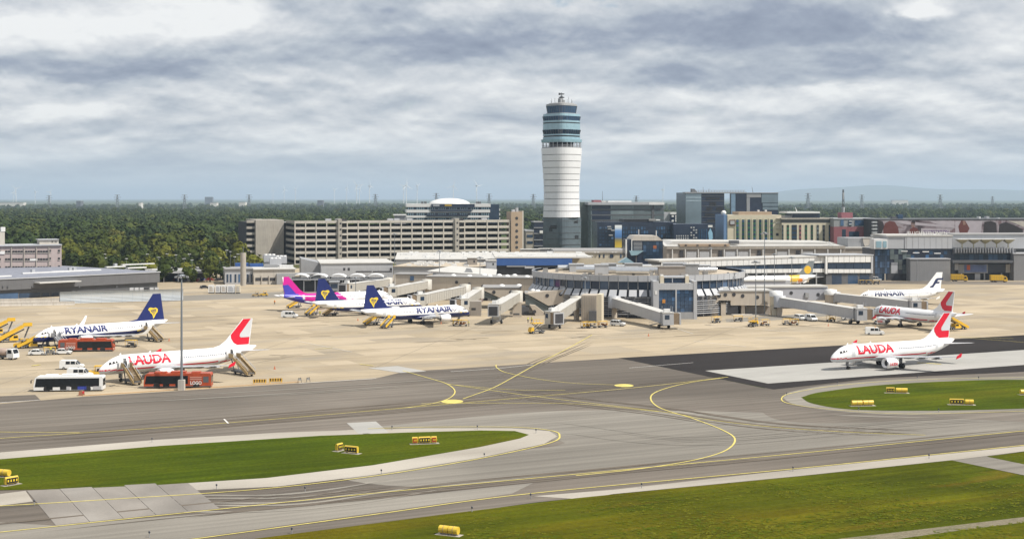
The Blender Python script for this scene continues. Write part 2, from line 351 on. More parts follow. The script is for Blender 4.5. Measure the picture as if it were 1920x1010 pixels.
# painted lines
mb = MB(); Zm = .09; ZK = [0]
for px, wd in (
    ([(-300, 1030), (0, 998), (400, 956), (700, 925), (1200, 878), (1560, 844), (1920, 808), (2300, 772)], .34),
    ([(200, 1032), (370, 1010), (700, 965), (1000, 925), (1500, 878), (1920, 835), (2300, 797)], .36),
    ([(1365, 707), (1290, 718), (1235, 733), (1220, 747), (1238, 765), (1300, 785), (1356, 807), (1378, 824), (1360, 845), (1300, 863), (1200, 879), (1080, 892)], .36),
    ([(-300, 843), (0, 822), (400, 795), (780, 763), (1000, 744), (1200, 726), (1365, 707)], .32),
    ([(-300, 803), (0, 810), (150, 811)], .3),
    ([(755, 695), (800, 708), (838, 720), (853, 735), (835, 750), (780, 762), (700, 770)], .32),
    ([(868, 748), (925, 727), (970, 703), (1010, 681), (1050, 661), (1080, 645), (1110, 628)], .34),
    ([(838, 720), (1000, 743), (1240, 772), (1320, 786), (1450, 801), (1600, 811), (1735, 816)], .3),
    ([(930, 684), (932, 690), (950, 699), (1010, 711), (1080, 719), (1160, 722)], .3),
    ([(790, 757), (950, 756), (1090, 758), (1235, 772)], .3),
    ([(842, 721), (960, 731), (1060, 732)], .28),
    ([(690, 804), (800, 801), (960, 801), (1030, 807), (1049, 816), (1030, 831), (900, 860), (700, 893), (480, 918), (200, 937), (0, 949), (-300, 965)], .36),
    ([(2300, 706), (1920, 708), (1700, 713), (1570, 723), (1490, 736), (1466, 746), (1480, 757), (1560, 768), (1700, 776), (1920, 771), (2300, 758)], .3),
    ([(1900, 635), (1800, 632), (1920, 642)], .3),
): ribbon(mb, px, wd * .84, Zm)
mb.build('taxiway_marking', M_yel, kind='structure')
mb = MB()
for px, wd in (([(560, 719), (705, 710)], .35), ([(845, 697), (935, 691), (1000, 684)], .3), ([(0, 755), (75, 750)], .4), ([(530, 596), (640, 588)], .25), ([(125, 577), (250, 579)], .9),
               ([(1180, 690), (1300, 680)], .25), ([(1300, 640), (1400, 650)], .25), ([(560, 640), (660, 660)], .2), ([(1255, 612), (1300, 626)], .2), ([(1330, 610), (1480, 622)], .25), ([(420, 786), (428, 794)], .3)):
    ribbon(mb, px, wd, Zm, False)
mb.build('apron_marking', M_wht, kind='structure')
mb = MB()
for px, py, rx, ry in ((848, 753, 2.1, 2.6), (1170, 723, 2.0, 2.4)):
    x, y = G(px, py); mb.add([(x + rx * math.cos(a), y + ry * math.sin(a), .1) for a in [2 * math.pi * k / 20 for k in range(20)]], [tuple(range(20))])
for px, wd in (([(1720, 680), (1765, 683)], .9), ([(590, 655), (625, 652)], .4), ([(675, 683), (700, 686)], .5), ([(60, 686), (75, 684)], .9), ([(320, 575), (345, 575)], .3)): ribbon(mb, px, wd, .1, False)
mb.build('stand_marking', M_yel, kind='structure')

# replaced slabs and long joints on the apron, rubber streaks on the taxiways
M_p1 = ground_mat('apron_slab_pale', [(.3, (.375, .31, .22)), (.7, (.425, .355, .26))], .1, TW, 2, .06, 2.0); M_p2 = ground_mat('apron_slab_grey', [(.3, (.315, .265, .195)), (.7, (.36, .305, .225))], .1, TW, 2, .06, 2.0)
r0 = random.Random(33); ux, uy = math.cos(R_(TW)), math.sin(R_(TW)); mbs = [MB(), MB()]; used = set()
for k in range(210):
    px, py = r0.uniform(-20, 1940), 560 + 190 * r0.random() ** 1.3
    if py > 742 - px * .066 if px < 1160 else py > 664 - (px - 1160) * .058: continue
    x, y = G(px, py); gx, gy = x * ux + y * uy, -x * uy + y * ux; gx, gy = round(gx / 7.5) * 7.5, round(gy / 7.5) * 7.5; n_, m_ = r0.choice((1, 1, 2, 3, 5)), r0.choice((1, 1, 1, 2))
    cells = [(round(gx / 7.5) + a, round(gy / 7.5) + b) for a in range(n_) for b in range(m_)]
    if any(c_ in used for c_ in cells): continue
    used.update(cells)
    P_ = lambda a, b: ((gx + a) * ux - (gy + b) * uy, (gx + a) * uy + (gy + b) * ux, .026)
    mbs[k % 3 == 0].add([P_(.05, .05), P_(7.45 * n_, .05), P_(7.45 * n_, 7.45 * m_), P_(.05, 7.45 * m_)], [(0, 1, 2, 3)])
mbs[0].build('replaced_slabs', M_p1, kind='structure'); mbs[1].build('replaced_slabs', M_p2, kind='structure')
mb = MB()
for px, wd in (([(-200, 707), (187, 687), (400, 674), (700, 655), (1000, 638), (1400, 612)], .22), ([(-200, 660), (120, 648), (600, 625), (1000, 600)], .18), ([(1100, 640), (1500, 618), (1920, 590)], .2), ([(500, 700), (900, 676), (1160, 662)], .2), ([(1130, 633), (1210, 629), (1560, 612)], .22), ([(60, 735), (140, 706), (210, 682), (300, 655)], .15), ([(0, 720), (70, 697)], .12), ([(20, 740), (160, 690)], .12), ([(700, 690), (820, 640), (900, 610)], .14), ([(350, 712), (480, 660), (560, 632)], .14), ([(1250, 660), (1330, 632), (1380, 615)], .14)):
    ribbon(mb, px, wd, .03, False)
mb.build('apron_joint', mat('joint_dark', (.16, .14, .115), .9, var=.2), kind='structure')
# oil and tyre stains on the stands
r1 = random.Random(77); mb = MB(); k_ = 0
for px, py, n_ in ((150, 640, 7), (300, 690, 9), (480, 668, 6), (760, 604, 8), (640, 590, 6), (930, 618, 6), (1260, 618, 6), (1500, 608, 6), (1690, 612, 7), (1750, 570, 6), (560, 620, 5), (430, 600, 6), (1130, 625, 5), (850, 640, 4)):
    for q_ in range(n_):
        x, y = G(px + r1.gauss(0, 45), py + r1.gauss(0, 6)); a0 = R_(r1.choice((TW, TW, -15, 60))) ; L1, L2 = r1.uniform(1.2, 7), r1.uniform(.25, .8); k_ += 1
        pt = []
        for i in range(12):
            an = 2 * math.pi * i / 12; rr0 = r1.uniform(.75, 1.15); u_, v_ = L1 * rr0 * math.cos(an), L2 * rr0 * math.sin(an); pt.append((x + u_ * math.cos(a0) - v_ * math.sin(a0), y + u_ * math.sin(a0) + v_ * math.cos(a0), .054 + .0002 * k_))
        mb.add(pt, [tuple(range(12))])
mb.build('apron_stain', ground_mat('stain_brown', [(.3, (.20, .165, .12)), (.7, (.30, .25, .185))], .5, TW, 2, .15, 3.0), kind='structure')
M_rub = ground_mat('rubber_streak', [(.3, (.112, .094, .075)), (.6, (.140, .118, .094))], .3, TW, 8, .1, 3.0); mb = MB(); mb2 = MB()
def streaks(px, n, spread, wd, seed, tgt):
    r_ = random.Random(seed); base = cr([Vector(G(*p)) for p in px], 8)
    for k in range(n):
        o_ = r_.uniform(-spread, spread); a0 = r_.randrange(0, max(1, len(base) // 2)); a1 = min(len(base), a0 + r_.randrange(6, len(base))); seg = base[a0:a1]
        if len(seg) < 4: continue
        L_ = []; RZ[0] += 1; zz = .066 + .0006 * (RZ[0] % 37)
        for i, p in enumerate(seg):
            d = (seg[min(i + 1, len(seg) - 1)] - seg[max(i - 1, 0)]).normalized(); nr = Vector((-d.y, d.x)); f_ = min(i, len(seg) - 1 - i) / (len(seg) / 2); hw = wd * r_.uniform(.6, 1.2) * min(1, f_ * 2.5 + .02) / 2; c_ = p + nr * (o_ + .12 * math.sin(i * .7))
            L_ += [(c_.x + nr.x * hw, c_.y + nr.y * hw, zz), (c_.x - nr.x * hw, c_.y - nr.y * hw, zz)]
        tgt.add(L_, [(2 * i, 2 * i + 1, 2 * i + 3, 2 * i + 2) for i in range(len(seg) - 1)])
streaks([(-200, 838), (200, 809), (500, 785), (800, 760), (1000, 743), (1365, 706)], 14, 5.5, .8, 1, mb); streaks([(-200, 1018), (400, 955), (800, 915), (1200, 877), (1560, 843), (1950, 805)], 8, 4.5, .7, 2, mb)
streaks([(840, 721), (1000, 743), (1240, 772), (1450, 801), (1735, 816)], 8, 4.5, .7, 4, mb); streaks([(870, 748), (1010, 681), (1110, 640)], 5, 3, .35, 5, mb)
mb.build('rubber_streak', M_rub, kind='structure')
streaks([(-100, 965), (300, 945), (560, 940), (800, 905)], 5, 5, .9, 6, mb2); streaks([(1000, 800), (1300, 830), (1700, 800), (1900, 790)], 6, 6, .9, 7, mb2); streaks([(100, 760), (500, 738), (900, 712)], 6, 6, .9, 8, mb2)
mb2.build('worn_streak', M_asph2, kind='structure')

# hills along the horizon, beyond the plain
M_hill = mat('far_hills', (.05, .075, .04), .95, var=.2, vs=.0005)
mb = MB(); rings = []
HY = 27000
for i in range(81):
    px = 1080 + i * 22.0
    bump_ = 12 * math.exp(-((px - 1620) / 130) ** 2) + 17 * math.exp(-((px - 1700) / 240) ** 2) + 8 * math.exp(-((px - 1470) / 110) ** 2) + 16 * math.exp(-((px - 2010) / 200) ** 2) + 11 * math.exp(-((px - 2400) / 300) ** 2) + 1.2 * math.sin(px * .035)
    f_ = min(1, max(0, (px - 1080) / 420)); bump_ *= f_ * f_ * (3 - 2 * f_); h = max(0, bump_ * .97 - 2) * HY / F + H * .2
    x = AT(px, HY); rings.append([(x, HY - 2500, -2), (x, HY - 1200, h * .62), (x, HY, h), (x * 1.02, HY + 1500, h * .7), (x * 1.03, HY + 3000, -2)])
mb.loft(rings, 0, False, True, closed=False); mb.build('hills', M_hill, kind='structure')

# the air
mb = MB(); mb.box(-44000, 44000, -150, 58000, -1.0, 300)
HAZE = bpy.data.materials.new('haze_air'); HAZE.use_nodes = True
t = NT(HAZE.node_tree); t.n.clear(); o_ = t.node('ShaderNodeOutputMaterial')
pv = t.node('ShaderNodeVolumePrincipled', {'Color': (.66, .83, 1.0, 1), 'Density': 6.2e-5, 'Anisotropy': .1}); t.l.new(pv.outputs[0], o_.inputs['Volume'])
mb.build('haze', HAZE, kind='stuff')
# ================================================================ BUILDINGS
class Fac:
    """a building front: vertical plane through photo column px at distance Y, turned deg; pixels become (t along, z up), depth d goes inwards"""
    def __init__(s, name, label, cat, px, Y, deg, group=None, kind=None):
        s.Y0 = Y; s.X0 = AT(px, Y); s.c = math.cos(R_(deg)); s.s = math.sin(R_(deg))
        s.root = thing(name, label, cat, (s.X0, Y, 0), R_(deg), group)
    def T(s, px, d=0.0):
        k = (px - CX) / F; return (k * (s.Y0 + d * s.c) - (s.X0 - d * s.s)) / (s.c - k * s.s)
    def Yp(s, px, d=0.0): return s.Y0 + d * s.c + s.T(px, d) * s.s
    def Z(s, py, px=None, d=0.0):
        Y = s.Y0 if px is None else s.Yp(px, d); return H - (py - HZ) * Y / F
    def mbox(s, mb, x0, y0, x1, y1, d0=0.0, d1=.3, mi=0):
        xm = (x0 + x1) / 2
        z0 = 0.0 if y1 is None else s.Z(y1, xm, d0); z1 = s.Z(y0, xm, d0)
        mb.box(s.T(x0, d0), s.T(x1, d0), d0, d1, z0, z1, mi)
    def box(s, name, x0, y0, x1, y1, m, d0=0.0, d1=.3, parent=None, label=None, kind=None):
        mb = MB(); s.mbox(mb, x0, y0, x1, y1, d0, d1); return mb.build(name, m, parent or s.root, label=label, kind=kind)
    def poly(s, name, pts, m, d0=0.0, d1=.3, parent=None, label=None):
        mb = MB(); mb.prism([(s.T(x, d0), s.Z(y, x, d0)) for x, y in pts], d0, d1, 'y'); return mb.build(name, m, parent or s.root, label=label)
    def grid(s, name, x0, y0, x1, y1, nx, ny, m, d0=-.05, d1=.1, fx=.86, fz=.8, parent=None, keep=None):
        """nx by ny equal pieces sharing one mesh"""
        t0, t1 = s.T(x0), s.T(x1); xm = (x0 + x1) / 2; z1, z0 = s.Z(y0, xm), s.Z(y1, xm)
        wx, wz = (t1 - t0) / nx, (z1 - z0) / ny
        mb = MB(); mb.box(-wx * fx / 2, wx * fx / 2, d0, d1, -wz * fz / 2, wz * fz / 2); me = mb.mesh(name, m)
        for j in range(ny):
            for i in range(nx):
                if keep and not keep(i, j): continue
                link(name, me, parent or s.root, (t0 + (i + .5) * wx, 0, z0 + (j + .5) * wz))

M_conc = mat('facade_concrete', (.39, .36, .315), .85, var=.10, vs=.25, streak=.22)
M_concl = mat('light_concrete', (.49, .455, .405), .85, var=.08, vs=.3, streak=.15)
M_beige = mat('beige_panel', (.47, .415, .345), .75, var=.06, vs=.3, streak=.08)
M_beiged = mat('brown_grey_panel', (.30, .27, .24), .75, var=.08, vs=.3, streak=.1)
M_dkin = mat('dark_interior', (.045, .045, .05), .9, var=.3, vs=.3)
M_whtp = mat('white_panel', (.68, .68, .67), .45, var=.04, vs=.4, streak=.06)
M_ltgrey = mat('light_grey_metal', (.42, .43, .45), .45, var=.06, vs=.3, streak=.08)
M_grey = mat('grey_metal', (.30, .305, .315), .5, var=.08, vs=.3, streak=.08)
M_dgrey = mat('dark_grey_metal', (.10, .103, .11), .5, var=.12, vs=.3)
M_silver = mat('silver_duct', (.62, .63, .64), .28, .85, var=.08, vs=.6)
M_glass = mat('dark_blue_glass', (.024, .048, .090), .10, var=.25, vs=.12, spec=.6, rnd=.8)
M_glass2 = mat('grey_green_glass', (.105, .132, .138), .12, var=.22, vs=.1, spec=.8, rnd=.35)
M_glassl = mat('pale_teal_glass', (.25, .385, .45), .12, var=.14, vs=.3, spec=.9)
M_glassb = mat('bright_blue_glass', (.026, .066, .135), .12, var=.35, vs=.2, spec=.8, rnd=.6)
M_navy = mat('navy_panel', (.020, .030, .056), .2, var=.3, vs=.12, spec=.6, rnd=.3)
M_black = mat('black_trim', (.02, .02, .022), .5, var=.2)
M_roofg = mat('grey_roof', (.27, .265, .26), .85, var=.14, vs=.2)
M_roofw = mat('pale_roof', (.48, .47, .445), .7, var=.10, vs=.15)
M_gravel = mat('tan_gravel_roof', (.42, .36, .28), .95, var=.18, vs=.25)
M_roofb = mat('blue_grey_gravel', (.20, .21, .25), .95, var=.30, vs=.55)
M_blue = mat('blue_fascia', (.035, .10, .30), .4, var=.1, vs=.2)
M_red = mat('red_render', (.27, .10, .115), .8, var=.1, vs=.2, streak=.1)
M_green = mat('green_glass', (.022, .095, .05), .15, var=.5, vs=.3, spec=.6, rnd=.5)
M_pink = mat('pinkish_render', (.40, .335, .32), .85, var=.06, vs=.3, streak=.1)
M_tan = mat('tan_render', (.37, .28, .20), .85, var=.08, vs=.3, streak=.1)
M_cream = mat('cream_render', (.60, .54, .42), .85, var=.06, vs=.3, streak=.1)
M_trunk = mat('bark', (.07, .05, .035), .95, var=.2, vs=2)

# ---- wooded plain behind the airport (stuff) and the nearer single trees
def leaf_mat(name, stops, wr_=.75):
    m = bpy.data.materials.new(name); m.use_nodes = True; t = NT(m.node_tree); t.n.clear()
    o = t.node('ShaderNodeOutputMaterial'); b = t.node('ShaderNodeBsdfPrincipled', {'Roughness': .8, 'Specular IOR Level': .15}); t.l.new(b.outputs[0], o.inputs[0])
    oi = t.node('ShaderNodeObjectInfo'); tcn = t.node('ShaderNodeTexCoord')
    geo = t.node('ShaderNodeNewGeometry'); pn = t.noise(geo.outputs['Position'], .011, 4, .6); c = t.ramp(t.m('ADD', t.m('MULTIPLY', oi.outputs['Random'], wr_), t.m('MULTIPLY', t.ramp(pn, [(.3, 0.0), (.7, 1.0)]), 1 - wr_)), stops)
    n = t.noise(tcn.outputs['Object'], .6, 3, .6)
    c = t.mix(1.0, c, t.ramp(n, [(.3, .86), (.7, 1.15)]), 'MULTIPLY')
    t.l.new(c, b.inputs['Base Color']); return m
M_leaf = leaf_mat('foliage', [(0, (.018, .030, .005)), (.25, (.050, .066, .008)), (.5, (.030, .046, .007)), (.7, (.125, .128, .015)), (.85, (.022, .036, .008)), (1, (.16, .145, .028))])
M_leaff = leaf_mat('woodland_foliage', [(0, (.015, .029, .006)), (.3, (.037, .056, .009)), (.5, (.020, .036, .009)), (.72, (.060, .076, .013)), (1, (.042, .044, .016))], .22)

def crown_mesh(name, seed, nclump, leaves, h, r, leaf, m, z0=.25):
    """a crown of many leaf-sized faces gathered in clumps, with gaps between"""
    rnd = random.Random(seed); mb = MB()
    cl = []
    for i in range(nclump):
        u = rnd.random(); a = rnd.random() * 2 * math.pi; zz = z0 + (1 - z0) * (.08 + .86 * u)
        prof = math.sin(math.pi * min(1, max(0.0, (zz - z0) / (1 - z0) * .82 + .16))) ** .7
        rr = r * prof * math.sqrt(rnd.uniform(.15, 1)); cl.append((Vector((rr * math.cos(a), rr * math.sin(a), zz * h)), r * rnd.uniform(.26, .46)))
    for c, cr_ in cl:
        for k in range(leaves):
            d = Vector((rnd.gauss(0, 1), rnd.gauss(0, 1), rnd.gauss(0, 1))).normalized()
            p = c + d * cr_ * rnd.uniform(.75, 1.05) * Vector((1, 1, .8)).z ** 0
            nrm = (d + Vector((rnd.uniform(-.4, .4), rnd.uniform(-.4, .4), rnd.uniform(-.1, .7)))).normalized()
            a = nrm.orthogonal().normalized(); b = nrm.cross(a); s = leaf * rnd.uniform(.6, 1.25); an = rnd.random() * 6.28
            a, b = a * math.cos(an) + b * math.sin(an), b * math.cos(an) - a * math.sin(an)
            mb.add([p - a * s, p + b * s * .7, p + a * s, p - b * s * .7], [(0, 1, 2, 3)])
    # dense inner mass of the crown, uneven
    N1, N2 = 9, 6; rr_ = []
    for j in range(N2 + 1):
        f = j / N2; zz = z0 + (1 - z0) * (.10 + .80 * f); pr = math.sin(math.pi * min(1, .08 + .86 * f)) ** .7
        rr_.append([(r * .74 * pr * rnd.uniform(.8, 1.12) * math.cos(6.283 * i / N1), r * .74 * pr * rnd.uniform(.8, 1.12) * math.sin(6.283 * i / N1), zz * h) for i in range(N1)])
    mb.loft(rr_, 0, True, False)
    return mb.mesh(name, m)
def trunk_mesh(name, seed, h, r):
    rnd = random.Random(seed); mb = MB(); mb.tube((0, 0, 0), (rnd.uniform(-.2, .2), rnd.uniform(-.2, .2), h * .55), .035 * h, .018 * h, 6)
    for i in range(4):
        a = i * 1.6 + rnd.random(); mb.tube((0, 0, h * (.22 + .06 * i)), (math.cos(a) * r * .6, math.sin(a) * r * .6, h * (.5 + .09 * i)), .014 * h, .006 * h, 5)
    return mb.mesh(name, M_trunk)
TREES = [(crown_mesh('crown', 40 + i, (16, 20, 13, 18, 22)[i], 26, h, r, 1.05, M_leaf, z), trunk_mesh('trunk', 60 + i, h, r), h)
         for i, (h, r, z) in enumerate(((11, 4.6, .2), (13, 4.4, .22), (8, 3.8, .15), (15, 5.2, .25), (12, 5.8, .18)))]
FOREST = [crown_mesh('crown', 80 + i, 14, 18, h, r, 1.25, M_leaff, .02) for i, (h, r) in enumerate(((15, 6.4), (17, 7), (13, 7.4), (16, 6)))]

rnd = random.Random(5)
LBL = ['broad green tree in the belt beside the car park behind the apron', 'slender green tree in the belt behind the grey flat-roofed buildings', 'low bushy tree at the edge of the car park behind the apron',
       'tall dark tree standing out of the belt behind the apron', 'wide spreading tree in the belt left of the parking garage']
KIND_ = ['broad green', 'slender green', 'low bushy', 'tall dark', 'wide spreading']
tree_n = 0
def tree(px, Y, kind, sc):
    global tree_n
    cm, tm, h = TREES[kind]
    o = thing('broadleaf_tree', KIND_[kind] + ' tree ' + ('at the apron side' if Y < 745 else ('in the middle' if Y < 850 else 'at the woodland side')) + ' of the belt, ' + ('right of the pinkish offices' if px < 215 else ('behind the open sheds' if px < 340 else 'left of the garage ramp wall')), 'tree', (AT(px, Y), Y, 0), rnd.random() * 6.28, 'trees in the belt left of the parking garage'); o.scale = (sc * rnd.uniform(.9, 1.1), sc * rnd.uniform(.9, 1.1), sc)
    link('crown', cm, o); link('trunk', tm, o); tree_n += 1
cand = []
for i in range(1500):
    Y = rnd.uniform(655, 985); px = rnd.uniform(105, 476)
    if px > 455 and Y > 800: continue
    if px < 150 and Y < 690: continue
    # gaps: car park lanes and a clearing
    lane = abs((Y - 700) % 62 - 31) < 9 and 200 < px and Y < 860
    if lane: continue
    if 150 < px < 215 and 760 < Y < 830: continue
    cand.append((px, Y))
sel = []
for px, Y in cand:
    x = AT(px, Y)
    if all((x - a) ** 2 + (Y - b) ** 2 > 36 for a, b, _ in sel): sel.append((x, Y, px))
    if len(sel) >= 235: break
for x, Y, px in sel:
    k = rnd.choice([0, 0, 1, 2, 2, 4, 3]) if Y < 860 else rnd.choice([0, 1, 3, 4, 4]); tree(px, Y, k, rnd.uniform(.62, 1.15) * (.9 if Y < 780 else 1.12))

# the far woods: one mass, too many trees to count
pts = []
def ok(x, Y, px):
    if Y < 990 and px > 60: return False
    if px > 420 and Y < 1250: return False
    return True
Y = 860.0
while Y < 6500:
    stp = 9.5 if Y < 1800 else (15 if Y < 3200 else 30)
    x0, x1 = AT(-90, Y), AT(2010, Y); x = x0
    while x < x1:
        px = CX + x * F / Y
        lim = 3300 if px < 1000 else 3600
        dens = 1.0
        if Y > 2500: dens = .75 + .25 * math.sin(x * .004 + Y * .0021)
        if Y > 3600: dens = .5 + .5 * math.sin(x * .0022 + Y * .0035) 
        if px > 1480 and Y < 2350: dens = 0.0          # open grass on the right
        if 700 < px <= 1480 and Y < 1500: dens = 0.0
        if rnd.random() < dens and ok(x, Y, px): pts.append((x + rnd.uniform(-.45, .45) * stp, Y + rnd.uniform(-.45, .45) * stp, -1.0 if Y < 3000 else -3.0))
        x += stp
    Y += stp * (1.0 if Y < 1500 else 1.5)
me = bpy.data.meshes.new('forest'); me.from_pydata(pts, [], []); fo = link('forest', me, kind='stuff')
pc = bpy.data.collections.new('tree_forms')
for cm in FOREST:
    o = bpy.data.objects.new('tree_form', cm); pc.objects.link(o)
ng = bpy.data.node_groups.new('scatter_trees', 'GeometryNodeTree')
ng.interface.new_socket('Geometry', in_out='INPUT', socket_type='NodeSocketGeometry'); ng.interface.new_socket('Geometry', in_out='OUTPUT', socket_type='NodeSocketGeometry')
g = NT(ng); gi = g.node('NodeGroupInput'); go = g.node('NodeGroupOutput')
ci = g.node('GeometryNodeCollectionInfo', {'Separate Children': True, 'Reset Children': True}); ci.inputs['Collection'].default_value = pc
rv = g.node('FunctionNodeRandomValue', data_type='FLOAT'); rv.inputs[2].default_value = .58; rv.inputs[3].default_value = 1.28
rr = g.node('FunctionNodeRandomValue', data_type='FLOAT', ); rr.inputs[3].default_value = 6.28; rr.inputs['Seed'].default_value = 4
rot = g.node('ShaderNodeCombineXYZ', {2: rr.outputs[1]})
ip = g.node('GeometryNodeInstanceOnPoints', {'Points': gi.outputs[0], 'Instance': ci.outputs[0], 'Pick Instance': True, 'Rotation': rot.outputs[0], 'Scale': rv.outputs[1]})
g.l.new(ip.outputs[0], go.inputs[0])
md = fo.modifiers.new('scatter', 'NODES'); md.node_group = ng

# distant plain: fields, towns, pylons and wind turbines
M_field = ground_mat('pale_field', [(.3, (.17, .17, .10)), (.7, (.24, .22, .14))], .01, 0, 3, .1, .2)
sheet('field', [(1560, 404), (1650, 396), (1920, 396), (2300, 397), (2300, 410), (1920, 407), (1600, 410)], .3, M_grass)
sheet('field', [(1730, 402.5), (1770, 400), (1812, 400.5), (1790, 403)], .5, M_field)
sheet('field', [(1850, 401), (1930, 399.5), (2300, 400), (2300, 403), (1930, 402)], .5, M_field)
M_town = mat('far_building_white', (.62, .60, .56), .8, var=.1, vs=.02)
M_townd = mat('far_building_grey', (.12, .13, .15), .8, var=.1, vs=.02)
def far_block(name, label, px, py0, wpx, Y, m, roof=True):
    x = AT(px, Y); hgt = max(3, ZAT(py0, Y)); wd = wpx * Y / F
    o = thing(name, label, 'building', (x, Y, 0)); mb = MB(); mb.box(-wd / 2, wd / 2, 0, 30, 0, hgt); mb.build('wall', m, o)
    mb = MB(); mb.box(-wd / 2 - .6, wd / 2 + .6, -.6, 30.6, hgt, hgt + .8); mb.build('roof', M_roofg, o)
for a in (('far_warehouse', 'long white hall far off at the left edge below the horizon', 22, 379.5, 44, 5200, M_town), ('far_warehouse', 'long white hall far off right of the radio mast', 1688, 375.4, 30, 7400, M_town),
          ('far_factory', 'grey block on the horizon left of the parking garage', 391, 369.5, 14, 7600, M_townd), ('far_house', 'small white house in the woods left of the parking garage, the wider one', 400, 380, 12, 4700, M_town),
          ('far_house', 'small white house in the woods nearest the parking garage', 454, 379, 12, 4700, M_town), ('far_block', 'dark twin block far off above the wood over the parking garage', 600, 376, 10, 4600, M_townd),
          ('far_house', 'lone white far house between the turbines and the garage', 262, 380, 4, 4700, M_town), ('far_block', 'dark far block low in the left wood', 147, 377, 8, 4600, M_townd)): far_block(*a)
M_turb = mat('turbine_white', (.72, .73, .74), .5, var=.03)
def turbine(px, pyhub, Y, yaw, ang, name='wind_turbine'):
    hub = ZAT(pyhub, Y); o = thing('wind_turbine', 'x', 'wind turbine', (AT(px, Y), Y, 0), yaw, 'wind turbines along the horizon')
    mb = MB(); mb.tube((0, 0, 0), (0, 0, hub), hub * .019, hub * .012, 8); mb.build('tower', M_turb, o)
    mb = MB(); mb.box(-2.2, 2.2, -4, 6, hub - 2.2, hub + 2.4); mb.build('nacelle', M_turb, o)
    for k in range(3):
        a = ang + k * 2.0944; mb = MB(); d = Vector((math.cos(a), 0, math.sin(a))); e = Vector((-d.z, 0, d.x)); c = Vector((0, -5, hub)); L = hub * .42
        mb.add([c + e * .8, c - e * .8, c + d * L * .3 - e * 1.5, c + d * L, c + d * L * .3 + e * .8], [(0, 1, 2, 3, 4)])
        mb.add([Vector((v[0], v[1] + .6, v[2])) for v in mb.v], [(0, 1, 2, 3, 4)]); mb.build('blade', M_turb, o)
    return o
TB = [(30, 354, 7500, 'tall wind turbine nearest the left edge'), (25, 361, 9000, 'short wind turbine beside the leftmost tall one'), (66, 360, 9500, 'faint wind turbine second group from the left edge'), (94, 360, 8500, 'wind turbine beside a pylon at the far left'),
      (533, 356, 9800, 'faint wind turbine, left of a row of three above the garage'), (554, 355, 9800, 'faint wind turbine, right of a row of three above the garage'), (512, 357, 10500, 'faintest wind turbine above the left of the garage'), (627, 356, 9800, 'faint thin wind turbine left of the bright pair'), (650, 353, 9000, 'wind turbine close left of the bright pair'),
      (669, 348, 7000, 'bright wind turbine, left of a pair over the garage'), (674, 354, 9500, 'small wind turbine just behind the bright left one'), (693, 349, 6800, 'bright wind turbine, right of a pair over the garage'), (757, 349, 7600, 'wind turbine, left of two close together beside the domed offices'), (762, 348, 7000, 'wind turbine, right of two close together beside the domed offices'),
      (782, 349, 7600, 'wind turbine over the left end of the domed offices'), (850, 349, 7600, 'wind turbine standing behind the white dome'), (894, 348.5, 6600, 'wind turbine over the right end of the domed offices'), (1243, 356, 6000, 'wind turbine right of the dark office with the pale roof')]
for i, (px, py, Y, l) in enumerate(TB):
    o = turbine(px, py, Y, .3 + .5 * (i % 3), .4 + i * .9); o['label'] = l
M_pyl = mat('pylon_steel', (.16, .175, .19), .6, var=.1)
def pylon(px, pytop, Y, label):
    h = ZAT(pytop, Y); o = thing('power_pylon', label, 'pylon', (AT(px, Y), Y, 0), .4, 'power pylons on the horizon'); mb = MB(); b = h * .10
    for sx_ in (-1, 1):
        for sy_ in (-1, 1): mb.tube((sx_ * b, sy_ * b, 0), (sx_ * b * .2, sy_ * b * .2, h), .9, .6, 4)
    for k in range(6):
        z0, z1 = h * k / 6, h * (k + 1) / 6; w0, w1 = b * (1 - .8 * k / 6), b * (1 - .8 * (k + 1) / 6)
        for sy_ in (-1, 1): mb.tube((-w0, sy_ * w0, z0), (w1, sy_ * w1, z1), .4, None, 3); mb.tube((w0, sy_ * w0, z0), (-w1, sy_ * w1, z1), .4, None, 3)
    mb.build('lattice', M_pyl, o); mb = MB()
    for zz, ww in ((.97, .16), (.84, .22), (.71, .17)): mb.bar((-h * ww, 0, h * zz), (h * ww, 0, h * zz), 1.2)
    mb.build('crossarm', M_pyl, o)
for a in ((220, 365, 4200, 'power pylon left of centre over the woods, first from the far house'), (346, 365, 4200, 'power pylon just left of the grey far block'), (467, 365, 4300, 'power pylon above the left end of the garage'), (704, 364, 4600, 'power pylon right of the bright turbine pair'), (818, 362, 4600, 'power pylon beside the dome'), (917, 363, 4400, 'power pylon between dome and tower'),
          (1000, 364, 4500, 'power pylon just left of the tower'), (1193, 367, 4200, 'power pylon behind the pale-roofed dark office'), (1515, 362, 4000, 'power pylon left of the radio mast'), (1616, 365, 4300, 'power pylon right of the radio mast'), (1763, 365, 4000, 'power pylon on the right in front of the hills'), (1861, 368, 5000, 'small power pylon nearest the right edge'),
          (92, 366, 4500, 'power pylon beside the turbine at far left')): pylon(*a)

